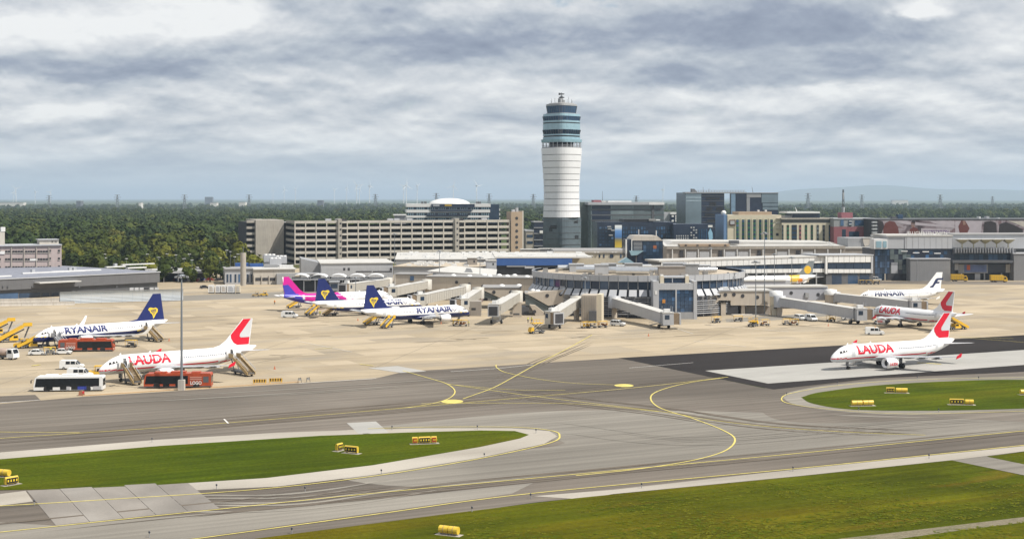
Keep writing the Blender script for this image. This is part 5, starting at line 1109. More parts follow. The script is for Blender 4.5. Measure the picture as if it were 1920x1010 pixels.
# sloped walkways left and right of the glass box
w1 = head('sloping beige walkway with three portholes left of the glass stair box', [(1146, 552), (1168, 547), (1222, 572), (1222, 583), (1200, 579), (1168, 566), (1146, 568)], 468, 4, 1146, 7, ((1185, 556.5), (1195, 562), (1204, 567)))
w1.box('roof', 1128, 546.5, 1170, 549, M_roofg, .5, 10); w1.box('front', 1128, 549, 1147, 580, M_beige, .2, 8); w1.box('roof_edge', 1139, 540, 1174, 543, M_ltgrey, 3, 9); domes(w1, [(1134, 4), (1146, 5), (1130, 8)], 0, w1.Z(546.4)); w1.box('white_door', 1175.5, 550, 1179, 559, M_whtp, -.1, -.001)
w1.box('base', 1170, 588, 1224, None, M_grey, .5, 5); w1.box('undercroft', 1148, 572, 1170, None, M_dkin, 3, 6)
w2 = head('sloping beige walkway with four portholes right of the glass stair box', [(1315, 565), (1319, 562), (1353, 545), (1370, 545), (1370, 563), (1348, 563), (1333, 580), (1315, 580)], 470, 4, 1315, 7, ((1334, 566), (1341, 560), (1348.5, 554.5), (1360, 552.5)))
w2.poly('roof', [(1318, 563.5), (1352, 546.5), (1372, 545.5), (1372, 544), (1352, 544), (1316, 563)], M_grey, -.25, 7.2); w2.poly('stair', [(1318, 582), (1334, 582), (1346, 570), (1346, 592), (1328, 592)], M_beige, 1, 5); w2.box('door', 1346, 575, 1350, 592, M_glass, .9, 1); w2.box('pillar', 1352, 568, 1361, None, M_beige, .5, 5); w2.box('undercroft', 1361, 570, 1384, None, M_dkin, 3.5, 6)
w2.box('roof_hut', 1345, 538, 1366, 544, M_whtp, 3, 7)
# right-hand pier
p3 = Fac('beige_pier', 'beige pier with round portholes right of the round terminal, ending in a white rotunda', 'pier', 1370, 474, 6)
p3.box('wall', 1370, 546, 1449, 572, M_beige, 0, 8); p3.box('roof', 1366, 543.5, 1449, 546, M_roofw, -.3, 8.4); porthole(p3, 1392.5, 554.5); porthole(p3, 1420, 557); porthole(p3, 1376, 552)
p3.box('pillar', 1390, 572, 1397, None, M_beige, 1, 5); p3.box('ramp_wall', 1398, 574, 1446, 588, M_beiged, 3, 7); p3.box('undercroft', 1372, 573, 1389, None, M_dkin, 4, 7); p3.box('skirt', 1375, 590, 1445, None, M_concl, -3, .5)
p4 = Fac('blue_grey_pier', 'blue-grey pier with portholes behind the white rotunda on the right', 'pier', 1462, 500, 8)
p4.box('wall', 1400, 539, 1552, 563.5, mat('blue_grey_panel', (.36, .37, .41), .6, var=.05, vs=.2), 0, 7); p4.box('roof', 1396, 536, 1552, 539, M_roofw, -.3, 7.4)
for a, b in ((1483.5, 549), (1511, 551), (1534, 552)): porthole(p4, a, b)
p4.box('light_box', 1510, 548, 1517, 558, M_grey, -.5, -.001); p4.box('undercroft', 1466, 566, 1512, None, M_beiged, 2, 6); p4.box('low_wall', 1515, 572, 1560, None, M_cream, 3, 6); p4.box('pillar', 1511, 564, 1515, None, M_beige, 1, 2)
for i, (px, py, Y, l) in enumerate(((1455, 546, 472, 'round white gate rotunda at the end of the beige right pier'), (1557, 543, 500, 'round white gate rotunda at the end of the blue-grey pier'))):
    o = thing('gate_rotunda', l, 'rotunda', (AT(px, Y), Y, 0)); zt = ZAT(py, Y); mb = MB(); mb.lathe([(1.9, zt - 4.6), (1.9, zt - 1.6), (1.95, zt - 1.5), (1.95, zt), (.05, zt + .2)], 20); mb.build('drum', M_beige if i else M_cream, o)
    mb = MB(); mb.lathe([(2.25, zt - 1.7), (2.25, zt + .02), (.1, zt + .3)], 20); mb.build('cap', M_whtp, o); mb = MB(); mb.prism([(-1.5, 0), (1.5, 0), (1.9, zt - 4.7), (-1.9, zt - 4.7)], -1.4, 1.4, 'y'); mb.build('column', M_cream, o)
    mb = MB(); mb.box(-1.0, .4, -1.45, -1.41, 2.4, 3.0); mb.build('plate', M_dgrey, o)
p5 = Fac('blue_grey_pier', 'far grey pier in front of the yellow and white jet', 'pier', 1397, 560, 6); p5.box('wall', 1397, 527, 1474, 538, mat('blue_grey_panel', (.36, .37, .41)), 0, 6); p5.box('roof', 1396, 525, 1474, 527, M_roofw, -.3, 6.3); p5.box('pillar', 1440, 538, 1444, None, M_beige, 1, 2); p5.box('end_ring', 1474, 526, 1482, 539, M_ltgrey, .4, 4)

# ================================================================ CONNECTING FINGER AND RIGHT TERMINAL
fg = Fac('glazed_finger', 'two-storey finger with white panel bands and a dark window strip leading to the right terminal', 'terminal', 1545, 640, 20)
fgT = fg.T
def slope_band(name, x0, ya0, yb0, x1, ya1, yb1, m, d0, d1, n=1, gap=.0):
    for i in range(n):
        f0, f1 = (i + gap / 2) / n, (i + 1 - gap / 2) / n; a, b = x0 + (x1 - x0) * f0, x0 + (x1 - x0) * f1; L_ = lambda u, v, f: u + (v - u) * f
        fg.poly(name, [(a, L_(ya0, ya1, f0)), (b, L_(ya0, ya1, f1)), (b, L_(yb0, yb1, f1)), (a, L_(yb0, yb1, f0))], m, d0, d1)
slope_band('white_panel', 1240, 491, 502, 1548, 481.5, 492.5, M_whtp, -.2, .1, 30, .06); slope_band('white_panel', 1388, 504.5, 512, 1548, 503.5, 510.5, M_whtp, -.2, .1, 16, .06)
slope_band('window_strip', 1360, 498, 504.2, 1548, 492.9, 503, M_glass, .2, .5, 12, .03); slope_band('wall', 1240, 491.4, 540, 1548, 482, 520, M_dgrey, .6, 14)
slope_band('roof', 1236, 488, 491, 1549, 479.5, 481.4, M_roofw, -.4, 14, 1)
slope_band('white_panel', 1552, 479.5, 492, 1633, 479, 491.5, M_whtp, -1.2, -.9, 8, .06); slope_band('window_strip', 1552, 493, 504, 1633, 493, 504, M_glass, -.9, -.6, 5, .04); slope_band('white_panel', 1552, 504.5, 511.5, 1633, 504.5, 511.5, M_whtp, -1.2, -.9, 8, .06)
slope_band('wall', 1549, 479.5, 535, 1637, 479.5, 535, M_dgrey, -.5, 14); slope_band('roof', 1535, 477.5, 479.3, 1638, 477, 478.8, M_ltgrey, -1.5, 14); slope_band('edge_post', 1548, 479, 513, 1551.5, 479, 513, M_whtp, -1.3, -.4); slope_band('edge_post', 1633.5, 479, 512, 1637, 479, 512, M_ltgrey, -1.3, -.4)
for x in (1400, 1418, 1436, 1472, 1500, 1530): fg.box('column', x, 511, x + 2, None, M_grey, -.1, .4)
for x in (1560, 1590, 1612): fg.box('dark_bay', x, 513, x + 18, None, M_glass, -.55, -.51)
# beige terminal front behind the finger
tf = Fac('terminal_front', 'long beige terminal building with a pale roof and columned bays behind the glazed finger', 'terminal', 1250, 730, 3)
tf.box('wall', 1250, 466, 1585, None, M_beiged, .6, 28); tf.box('upper_band', 1250, 461.5, 1585, 466.4, M_conc, -.2, 28.3); tf.poly('roof', [(1244, 463), (1263, 452), (1560, 454), (1585, 463.5), (1250, 464)], M_roofw, 10, 44)
mb = MB(); z0 = tf.Z(461.4); mb.add([(tf.T(1246), -.3, z0), (tf.T(1582), -.3, z0), (tf.T(1570), 40, z0 + 1.5), (tf.T(1262), 40, z0 + 1.5)], [(0, 1, 2, 3)]); mb.build('roof_sheet', M_roofw, tf.root)
for i in range(14):
    x = 1260 + i * 24.3; tf.box('column', x, 467, x + 1.6, None, M_whtp, -.1, .5)
    if i in (1, 2, 4, 5, 8, 10): tf.box('panel', x + 3, 472, x + 22, 486, M_ltgrey, .3, .59)
    if i in (0, 3, 6, 9): tf.box('dark_bay', x + 14, 470, x + 21, 482, M_dkin, .25, .59)
tf.box('brown_strip', 1275, 457.5, 1368, 462, M_tan, -.5, 6)
for x in (1284, 1306, 1329, 1358): tf.box('dark_vent', x, 458.5, x + 4, 461, M_dkin, -.6, -.51)
tf.box('roof_plant', 1370, 451, 1386, 457, M_dgrey, 4, 9)
for x in (1548, 1553): tf.poly('roof_beam', [(x, 453), (x + 3, 453), (x + 14, 462), (x + 10, 462)], M_whtp, 2, 3)
mb = MB(); mb.prism([(tf.T(1356), tf.Z(483)), (tf.T(1384), tf.Z(480)), (tf.T(1384), tf.Z(481.5)), (tf.T(1362), tf.Z(485))], -6, -2, 'y'); mb.build('white_canopy', M_whtp, tf.root)
# dark glass stair block with a pale roof
gs = Fac('dark_glass_block', 'dark glass block with a pale sloping roof left of the beige terminal', 'building', 1176, 690, 4)
gs.box('left_part', 1176, 449, 1186, None, M_navy, .3, 16); gs.box('wall', 1186, 451, 1243, None, M_navy, .4, 16); gs.poly('roof', [(1184, 448), (1190, 441.5), (1232, 442), (1243, 451), (1184, 451)], M_concl, 0, 16); gs.grid('glass_pane', 1206, 453, 1242, 485, 6, 5, M_glass, .15, .39, .93, .93)
for k in range(7): gs.box('louver', 1188, 454 + k * 2.6, 1204, 455.2 + k * 2.6, M_grey, .05, .39)
gs.box('white_post', 1173, 449, 1175.5, None, M_whtp, 0, .6); gs.box('white_post', 1184, 449, 1185.4, 470, M_whtp, -.2, .29); gs.box('white_post', 1230, 432, 1231.2, 446, M_whtp, 3, 3.4); gs.box('white_post', 1197, 430, 1198.6, 445, M_ltgrey, 3, 3.4); gs.box('orange_lamp', 1225, 460, 1231, 466, mat('dull_orange', (.30, .10, .04), .6), .0, .14)
gs.poly('pointed_canopy', [(1180, 470), (1207, 470), (1195, 478), (1184, 479)], M_glassl, -3, -.2); gs.box('canopy_post', 1192, 477, 1194, None, M_dgrey, -2, -1.4)

T2 = Fac('dark_glass_terminal', 'dark glass terminal with grey metal upper boxes at the right edge', 'terminal', 1640, 672, 3)
T2.box('glass_wall', 1640, 466, 1790, None, M_navy, .3, 20); T2.box('white_frame', 1639, 448, 1664, 466.5, M_whtp, -1.0, 6); T2.box('frame_glass', 1643, 452, 1653, 464, M_glassl, -1.2, -1.01); T2.box('frame_glass', 1656, 452, 1662.5, 464, M_glassl, -1.2, -1.01)
T2.box('metal_box', 1664, 443.5, 1697, 466, M_ltgrey, 0, 22); T2.box('metal_box', 1697.2, 443, 1785.5, 466, mat('box_grey', (.42, .43, .45), .5, var=.04), -.3, 22); T2.box('box_roof', 1662, 440.4, 1787, 443.3, M_roofw, -.5, 23)
T2.box('metal_box', 1786, 440, 1990, 466, M_ltgrey, 7, 30); T2.box('box_roof', 1786, 438.4, 1990, 440, M_roofg, 6.6, 30.4)
for k in range(8): x = 1700 + k * 11; T2.box('panel_joint', x, 443.4, x + .5, 466, M_grey, -.36, -.301)
T2.grid('glass_pane', 1641, 468, 1668, 524, 6, 5, M_glass, .15, .29, .92, .94); T2.grid('glass_pane', 1669, 467, 1708, 525, 5, 6, M_glass2, .1, .29, .94, .94, keep=lambda i, j: (i + j) % 3 != 0)
T2.box('white_screen', 1671, 492, 1683, 512, M_ltgrey, -.05, .09); T2.box('column', 1658.5, 513, 1661, None, M_conc, -1.5, -.9); T2.box('lower_bay', 1664, 513, 1708, None, M_dkin, .0, .09)
T2.box('grey_volume', 1707, 486, 1782, None, mat('volume_grey', (.22, .22, .225), .6, var=.05, streak=.1), -6, .28); T2.box('volume_side', 1720, 487, 1721, 527, M_grey, -6.1, -6.01); T2.box('volume_cap', 1706, 484.6, 1783, 486, M_ltgrey, -6.3, .28)
T2.grid('glass_pane', 1708, 470, 1790, 484, 12, 2, M_glassb, .1, .29, .9, .9, keep=lambda i, j: (i * 5 + j * 3) % 4 == 0)
for a, b in ((1690, 470), (1712, 473), (1730, 471), (1752, 474)): T2.box('white_fitting', a, b, a + 12, b + 1.6, M_whtp, -.4, .09)
# umbrella roofs over the terrace
for i in range(5):
    a = 1793 + i * 21.6; c = a + 10.8; f_ = T2; z0, z1 = f_.Z(452), f_.Z(449); tc_ = f_.T(c, 3)
    o = thing('umbrella_roof', ['leftmost', 'second from the left', 'middle', 'second from the right', 'rightmost'][i] + ' of the five yellow-ribbed umbrella roofs on the terminal terrace', 'umbrella roof', (f_.root.location.x + tc_ * f_.c - 3 * f_.s, f_.root.location.y + tc_ * f_.s + 3 * f_.c, 0), R_(3), 'umbrella roofs on the right terminal')
    mb = MB(); mb.tube((0, 0, f_.Z(466)), (0, 0, z0 - 1), .28, .22, 8); mb.build('post', mat('umbrella_yellow', (.44, .39, .24), .6), o)
    rs = [[(hw_ * cc, hw_ * ss, zz) for cc, ss in ((-1, -1), (1, -1), (1, 1), (-1, 1))] for hw_, zz in ((.3, z0 - 1.4), (1.4, z0 - .5), (2.6, z1 - .1))]
    mb = MB(); mb.loft(rs, 0, False, False); mb.build('funnel', mat('umbrella_yellow', (.44, .39, .24), .6), o); mb = MB(); mb.box(-2.65, 2.65, -2.65, 2.65, z1 - .09, z1 + .12); mb.build('canopy', M_whtp, o)
T2.box('terrace', 1787, 466, 1905, 475, M_dgrey, -1, 6.9)
for k in range(22): x = 1792 + k * 5.1; T2.box('pergola_fin', x, 464.5, x + 1.2, 474, M_grey if k < 13 else M_ltgrey, -2.6, -1.05)
T2.box('dark_hall', 1784, 475.2, 1900, 493, M_navy, .2, 20); T2.grid('glass_pane', 1790, 476, 1898, 488, 12, 1, M_glass, .05, .19, .92, .9); T2.box('canopy_edge', 1786, 488, 1900, 492.6, M_dgrey, -4, .19); T2.box('lower_wall', 1782.5, 493.2, 1900, None, M_dkin, 1.5, 20)
T2.box('panel_band', 1797, 495, 1852, 512, M_grey, .6, 1.49); T2.box('panel_band', 1852.2, 495, 1890, 512, M_navy, .6, 1.49); T2.box('blue_print', 1808, 496, 1850, 510, mat('print_blue', (.12, .16, .30), .5, var=.3, vs=.3), .5, .59); T2.box('orange_print', 1813, 496.5, 1819, 506, mat('print_orange', (.55, .12, .04), .5), .4, .49); T2.box('cream_panel', 1886, 495, 1899, 511, M_concl, .3, .59); T2.box('white_diagonal', 1783, 494, 1797, 506, M_ltgrey, .7, 1.49)
for x in (1780, 1802, 1845, 1877): T2.box('column', x, 512, x + 2.2, None, M_grey, .2, .8)
T2.box('pale_door', 1828, 513, 1838, None, M_ltgrey, 1.3, 1.49); T2.box('end_block', 1901, 476, 1990, None, mat('volume_grey', (.22, .22, .225)), -4, 20); T2.box('end_block_cap', 1900, 474.4, 1990, 476, M_ltgrey, -4.3, 20)
sg = Fac('airport_sign', 'white FLUGHAFEN WIEN letters standing on the terminal roof', 'sign', 1702, 668, 3)
vs, fs = text('FLUGHAFEN WIEN'); mb = MB(); xa, xb, za, zb = 0, sg.T(1776), sg.Z(440.3), sg.Z(433.8)
v0 = [(xa + u * (xb - xa), 0, za + v * (zb - za)) for u, v in vs]; mb.add(v0, fs); mb.add([(x, .25, z) for x, y, z in v0], fs); mb.build('lettering', M_whtp, sg.root)
mb = MB(); [mb.tube((xb * k / 8, .12, za - .3), (xb * k / 8, .12, za + .5), .08, None, 4) for k in range(9)]; mb.bar((xa, .12, za - .1), (xb, .12, za - .1), .15); mb.build('rail', M_ltgrey, sg.root)
ln = Fac('grey_hall', 'grey ribbed hall with a white gable frame left of the dark glass terminal', 'building', 1590, 745, 4); ln.box('wall', 1590, 446, 1640, None, M_grey, 1, 20); ln.box('roof', 1578, 463, 1640, 466, M_roofw, -4, 1); ln.box('wall', 1580, 466, 1640, None, M_beiged, -3.5, .9)
ln.poly('white_gable', [(1618, 447), (1638, 447), (1628, 460), (1622, 462), (1619, 455)], M_concl, .4, .9); ln.box('white_edge', 1617, 444.6, 1640, 446.2, M_whtp, .2, 1.2); ln.box('white_edge', 1634, 440.6, 1660, 442.2, M_whtp, 2, 4)
# ================================================================ AIRCRAFT
M_air = mat('aircraft_white', (.80, .80, .80), .28, var=.02, vs=.15, spec=.5)
M_airg = mat('aircraft_pale_grey', (.56, .57, .59), .35, var=.03)
M_wing = mat('wing_grey', (.42, .43, .45), .4, var=.05, vs=.3)
M_navyl = mat('livery_navy', (.012, .022, .12), .3, var=.04)
M_harp = mat('livery_yellow', (.75, .55, .04), .4, var=.04)
M_lred = mat('livery_red', (.62, .012, .035), .35, var=.04)
M_mag = mat('livery_magenta', (.55, .012, .26), .3, var=.05)
M_purp = mat('livery_violet', (.05, .045, .36), .3, var=.08)
M_tyre = mat('tyre_rubber', (.018, .018, .018), .8, var=.1)
M_strut = mat('gear_steel', (.30, .30, .31), .4, .3)
M_ngrey = mat('livery_dark_blue', (.02, .03, .09), .4)
def interp(tab, x):
    for (a, *va), (b, *vb) in zip(tab, tab[1:]):
        if x <= b: f = max(0, (x - a) / (b - a)); f = f * f * (3 - 2 * f) if False else f; return [p + (q - p) * f for p, q in zip(va, vb)]
    return list(tab[-1][1:])
class Jet:
    def __init__(s, kind):
        s.k = kind; B = kind == 'b'
        s.L = 39.5 if B else (44.5 if kind == 'l' else 37.57); s.R = 1.92 if B else 1.975; s.zc = 3.35 if B else 3.75
        L = s.L; R = s.R
        s.tab = [(0, .02, -.62), (.12, .16, -.60), (.4, .31, -.55), (.9, .47, -.47), (1.6, .62, -.37), (2.4, .755, -.25), (3.3, .865, -.14), (4.4, .95, -.05), (5.6, 1, 0), (L * .66, 1, 0), (L * .74, .955, .05), (L * .81, .83, .19), (L * .87, .665, .36), (L * .925, .475, .55), (L * .97, .30, .71), (L * .995, .14, .83), (L, .06, .87)]
    def rz(s, x): r, o = interp(s.tab, x); return r * s.R, s.zc + o * s.R
    def surf(s, x, a, side, off=.0):
        r, z = s.rz(x); return (x, side * (r + off) * math.cos(a), z + (r + off) * math.sin(a))
def jet(kind, label, nose_px, nose_gy, tail_px, farther, livery, group, doors=(), engtext=None, wingtip=None):
    J = Jet(kind); L, R = J.L, J.R; x0, y0 = G(nose_px, nose_gy)
    best = None
    for i in range(3601):
        a = R_(i * .1); tx, ty = x0 + L * math.cos(a), y0 + L * math.sin(a)
        if (ty > y0) != farther: continue
        e = abs(CX + F * tx / ty - tail_px)
        if best is None or e < best[0]: best = (e, a)
    rz = best[1]; root = thing('airliner', label, 'airliner', (x0, y0, 0), rz, group)
    mats = livery['mats']
    xs = [0, .05, .12, .25, .4, .65, .9, 1.25, 1.6, 2, 2.4, 2.85, 3.3, 3.85, 4.4, 5, 5.6]; n = 40; xs += [5.6 + (L * .66 - 5.6) * i / n for i in range(1, n)]; xs += [L * .66 + (L * .34) * i / 22 for i in range(23)]
    NS = 36; rings = []
    for x in xs:
        r, z = J.rz(x); rings.append([(x, r * math.cos(2 * math.pi * (i + .5) / NS), z + r * math.sin(2 * math.pi * (i + .5) / NS)) for i in range(NS)])
    mb = MB(); mb.loft(rings, 0, True, True)
    for i, f in enumerate(mb.f):
        c = [sum(mb.v[k][j] for k in f) / len(f) for j in range(3)]; r, z = J.rz(min(max(c[0], 0), L)); mb.mi[i] = livery['f'](c[0] / L, (c[2] - J.zc) / R, c)
    mb.build('fuselage', mats, root)
    # belly fairing
    mb = MB(); rs = []
    for x, w_, h_ in ((L * .27, .4, .2), (L * .31, 1.5, .7), (L * .36, 1.95, 1.0), (L * .48, 1.95, 1.0), (L * .53, 1.4, .7), (L * .57, .4, .2)):
        rs.append([(x, w_ * math.cos(t_), J.zc - R * .72 + h_ * .85 * math.sin(t_)) for t_ in [2 * math.pi * i / 16 for i in range(16)]])
    mb.loft(rs); mb.build('belly_fairing', livery.get('belly', M_airg), root)
    # wings
    zr = J.zc - R * .62; S_ = 17.1; xr = L * .315 if kind != 'l' else L * .325
    def foil(x, y, z, c, th): return [(x + c * u, y, z + th * c * v) for u, v in ((0, 0), (.12, .5), (.38, .62), (.7, .34), (1, .02), (.7, -.16), (.38, -.40), (.12, -.34))]
    for sd_ in (-1, 1):
        rs = [foil(xr - .6, sd_ * R * .7, zr, 7.2, .14), foil(xr + .9, sd_ * 2.6, zr + .06, 6.3, .13), foil(xr + 3.0, sd_ * 6.3, zr + .36, 4.0, .115), foil(xr + 8.5, sd_ * S_ * .94, zr + 1.15, 1.8, .10), foil(xr + 9.1, sd_ * S_, zr + 1.25, 1.45, .09)]
        mb = MB(); mb.loft(rs, 0, True, False); wg = mb.build('wing', M_wing, root)
        for yy in (.33, .52, .72):
            mb = MB(); y = S_ * yy; xb = xr + .6 + (y - 2.6) * .56 + (6.3 - y * .28); mb.loft([[(xb + dx, sd_ * (y + w2 * cc), zr + y * .065 - .35 + w2 * ss) for cc, ss in ((1, 0), (0, 1), (-1, 0), (0, -1))] for dx, w2 in ((-2.4, .05), (-1, .24), (.6, .2), (1.2, .03))]); mb.build('flap_fairing', M_wing, wg)
        if kind == 'b':
            xt, zt = xr + 9.3, zr + 1.3; mb = MB(); mb.loft([[(xt, sd_ * S_, zt), (xt + 1.4, sd_ * S_, zt), (xt + 1.4, sd_ * (S_ - .12), zt), (xt, sd_ * (S_ - .12), zt)], [(xt + 1.5, sd_ * (S_ + .55), zt + 1.4), (xt + 2.4, sd_ * (S_ + .55), zt + 1.4), (xt + 2.4, sd_ * (S_ + .45), zt + 1.4), (xt + 1.5, sd_ * (S_ + .45), zt + 1.4)], [(xt + 2.4, sd_ * (S_ + .8), zt + 2.6), (xt + 2.9, sd_ * (S_ + .8), zt + 2.6), (xt + 2.9, sd_ * (S_ + .72), zt + 2.6), (xt + 2.4, sd_ * (S_ + .72), zt + 2.6)]], 0, True, False); mb.build('winglet', livery.get('tip', M_air), root)
        else:
            xt, zt = xr + 9.3, zr + 1.25; mb = MB(); mb.prism([(xt - .1, zt - .55), (xt + 1.4, zt - .1), (xt + 1.7, zt + .65), (xt + 1.3, zt + .65), (xt + .2, zt + .1)], sd_ * S_ - .06, sd_ * S_ + .06, 'y'); mb.build('wingtip_fence', livery.get('tip', M_air), root)
        # engine
        ye, ze, xe = sd_ * (4.83 if kind == 'b' else 5.75), (1.75 if kind == 'b' else 1.72), xr - (1.9 if kind == 'b' else 1.2)
        pr_ = [(.62, .5), (.86, .12), (1.02, 0), (1.14, .25), (1.2, 1.0), (1.18, 2.0), (1.02, 3.0), (.80, 3.5)]
        mb = MB(); mb.lathe(pr_, 24, 0, (xe, ye, ze), True, False, 'x'); eng = mb.build('engine', livery.get('eng', M_air), root)
        mb = MB(); mb.lathe([(.01, .3), (.3, .5), (.95, .52), (.95, .56)], 20, 0, (xe, ye, ze), True, False, 'x'); mb.build('fan', M_black, eng)
        mb = MB(); mb.lathe([(1.0, .02), (1.05, .0), (1.12, .1), (1.15, .26)], 24, 0, (xe - .01, ye, ze), True, False, 'x'); mb.build('intake_lip', M_silver, eng)
        mb = MB(); mb.lathe([(.70, 3.2), (.55, 3.9), (.38, 4.5), (.02, 5.0)], 16, 0, (xe, ye, ze + .05), True, False, 'x'); mb.build('exhaust_cone', M_dgrey, eng)
        mb = MB(); mb.prism([(xe + 1, ze + 1.0), (xe + 4.6, ze + 1.2), (xe + 5.6, zr + .15), (xe + 3.2, zr + .45)], ye - .18, ye + .18, 'y'); mb.build('pylon', M_wing, root)
        if livery.get('engtext'):
            vs, fs = text(livery['engtext']); mb = MB(); W_ = 2.3; hh = .62
            mb.add([(xe + .55 + (u * W_ if sd_ < 0 else W_ - u * W_), ye + sd_ * 1.215 * math.cos((v - .5) * hh - .12), ze + 1.215 * math.sin((v - .5) * hh - .12)) for u, v in vs], fs); mb.build('lettering', livery['textm'], eng)
        # tailplane
        xs_ = L * .872; zs = J.zc + R * (.42 if kind != 'b' else .46)
        mb = MB(); mb.loft([foil(xs_ - .4, sd_ * .3, zs, 4.3, .09), foil(xs_ + 3.6, sd_ * (7.1 if kind == 'b' else 6.2), zs + .55, 1.5, .08)], 0, True, False); mb.build('tailplane', livery.get('stab', M_airg), root)
    # fin
    zt = 12.5 if kind == 'b' else 11.76; zb = J.zc + R * .86
    if kind == 'b': FP = [(L * .69, J.zc + R * .97), (L * .765, J.zc + R * 1.28), (L * .885, zt), (L * .945, zt), (L * .972, zb + .2), (L * .93, zb - .35)]
    else: FP = [(L - 11.0, J.zc + R * .97), (L - 9.2, J.zc + R * 1.20), (L - 7.7, J.zc + R * 1.7), (L - 3.45, zt), (L - .9, zt), (L - 1.9, zb + .1), (L - 3.0, zb - .3)]
    def fth(z): return .34 * (1 - .72 * (z - zb) / (zt - zb))
    mb = MB(); n = len(FP)
    xm0, xm1 = min(p[0] for p in FP), max(p[0] for p in FP)
    vs_ = [(x, -fth(z) * .5, z) for x, z in FP] + [(x, fth(z) * .5, z) for x, z in FP]; mb.add(vs_, [tuple(range(n))[::-1], tuple(range(n, 2 * n))] + [(i, (i + 1) % n, n + (i + 1) % n, n + i) for i in range(n)]); fin = mb.build('tail_fin', livery['fin'], root)
    for nm, polys, m in livery.get('logo', lambda J_, FP_, zb_, zt_: [])(J, FP, zb, zt):
        mb = MB()
        for pts in polys:
            for sd_ in (-1, 1): k = len(mb.v); mb.add([(x, sd_ * (fth(z) * .5 + .02 + .012 * len(nm) / 10), z) for x, z in pts], [tuple(range(len(pts)))])
        mb.build(nm, m, fin)
    # lettering on the fuselage
    for tx, xa, wd, ht, a0, m in livery.get('text', ()):
        vs, fs = text(tx)
        for sd_ in (-1, 1): mb = MB(); mb.add([J.surf(xa + (u * wd if sd_ < 0 else wd - u * wd), a0 + (v * ht) / R, sd_, .05) for u, v in vs], fs); mb.build('lettering', m, root)
    for xa, sz, a0, m in livery.get('badge', ()):      # outline harp badge
        for sd_ in (-1, 1):
            mb = MB(); pt = [(0, .95), (.35, 1), (.75, .9), (1, .6), (.8, .3), (.4, 0), (.3, .35), (.1, .6)]
            for i in range(len(pt)):
                p, q_ = Vector(pt[i]), Vector(pt[(i + 1) % len(pt)]); d = (q_ - p).normalized(); nn = Vector((-d.y, d.x)) * .04
                mb.add([J.surf(xa + (p_[0] if sd_ < 0 else 1 - p_[0]) * sz, a0 + p_[1] * sz * .8 / R, sd_, .03) for p_ in (p - nn, q_ - nn, q_ + nn, p + nn)], [(0, 1, 2, 3)])
            mb.build('harp_badge', m, root)
    # cabin windows, cockpit glazing, doors
    mb = MB(); aw = .30
    for sd_ in (-1, 1):
        x = 6.4
        while x < L * .80:
            if not any(abs(x - d - .4) < .8 for d in (L * .42, L * .44)): mb.add([J.surf(x + dx, aw + da, sd_, .035) for dx, da in ((0, -.06), (.24, -.06), (.24, .075), (0, .075))], [(0, 1, 2, 3)])
            x += .53
    mb.build('window_row', M_ngrey, root, kind='stuff')
    for sd_ in (-1, 1):
        for xa, xb, aa, ab in ((1.75, 2.35, .62, 1.02), (2.42, 3.0, .52, .86), (3.06, 3.55, .50, .74)):
            mb = MB(); mb.add([J.surf(x, a, sd_, .03) for x, a in ((xa, aa), (xb, aa - .05), (xb, ab - .06), (xa + .22, ab))], [(0, 1, 2, 3)]); mb.build('cockpit_window', M_black, root)
    mb = MB(); mb.add([J.surf(1.55, .9, 1, .03), J.surf(1.55, .9, -1, .03), J.surf(2.3, 1.18, -1, .03), J.surf(2.3, 1.18, 1, .03)], [(0, 1, 2, 3)]); mb.build('cockpit_window', M_black, root)
    for xd, sd_, opened in ((4.6, -1, 'f' in doors), (4.6, 1, 'F' in doors), (L * .80, -1, 'r' in doors), (L * .80, 1, 'R' in doors)):
        mb = MB(); N_ = 7
        for i in range(N_):
            a0, a1 = -.22 + .98 * i / N_, -.22 + .98 * (i + 1) / N_; mb.add([J.surf(x, a, sd_, .02) for x, a in ((xd, a0), (xd + .85, a0), (xd + .85, a1), (xd, a1))], [(0, 1, 2, 3)])
        mb.build('door', M_black if opened else M_airg, root)
        if opened: mb = MB(); r, z = J.rz(xd); mb.box(xd - 1.05, xd - .1, sd_ * (r + .25) - .06, sd_ * (r + .25) + .06, z - .4, z + 1.3); mb.build('open_door_leaf', M_air, root)
    # landing gear
    xg = L * .47 if kind != 'b' else L * .50; xn = 5.07 if kind != 'b' else 4.2
    def wheels(x, ys, r, w_, up, sd_=None):
        mb = MB(); yc = sum(ys) / len(ys); mb.tube((x, yc, r), (x, yc, up), .14, None, 8); mb.tube((x, yc, r * 1.6), (x - .9, yc, up), .07, None, 6); mb.box(x - .5, x + .4, yc - .04 + .3, yc + .04 + .3, r * 2, up); g_ = mb.build('landing_gear', M_strut, root)
        for y in ys: mb = MB(); mb.lathe([(r * .5, -w_ / 2), (r, -w_ / 2 + .05), (r, w_ / 2 - .05), (r * .5, w_ / 2)], 16, 0, (x, y, r), True, True, 'y'); mb.build('wheel', M_tyre, g_)
    wheels(xn, (-.25, .25), .40, .22, J.zc - R * .7)
    for sd_ in (-1, 1): wheels(xg, (sd_ * 3.35, sd_ * 4.1), .58, .4, zr + .1)
    mb = MB(); mb.prism([(L * .30, J.zc + R), (L * .30 + .5, J.zc + R), (L * .30 + .55, J.zc + R + .4), (L * .30 + .3, J.zc + R + .4)], -.03, .03, 'y'); mb.prism([(L * .12, J.zc + R - .03), (L * .12 + .5, J.zc + R - .03), (L * .12 + .5, J.zc + R + .35), (L * .12 + .3, J.zc + R + .35)], -.03, .03, 'y'); mb.build('antenna', M_air, root)
    return root, J
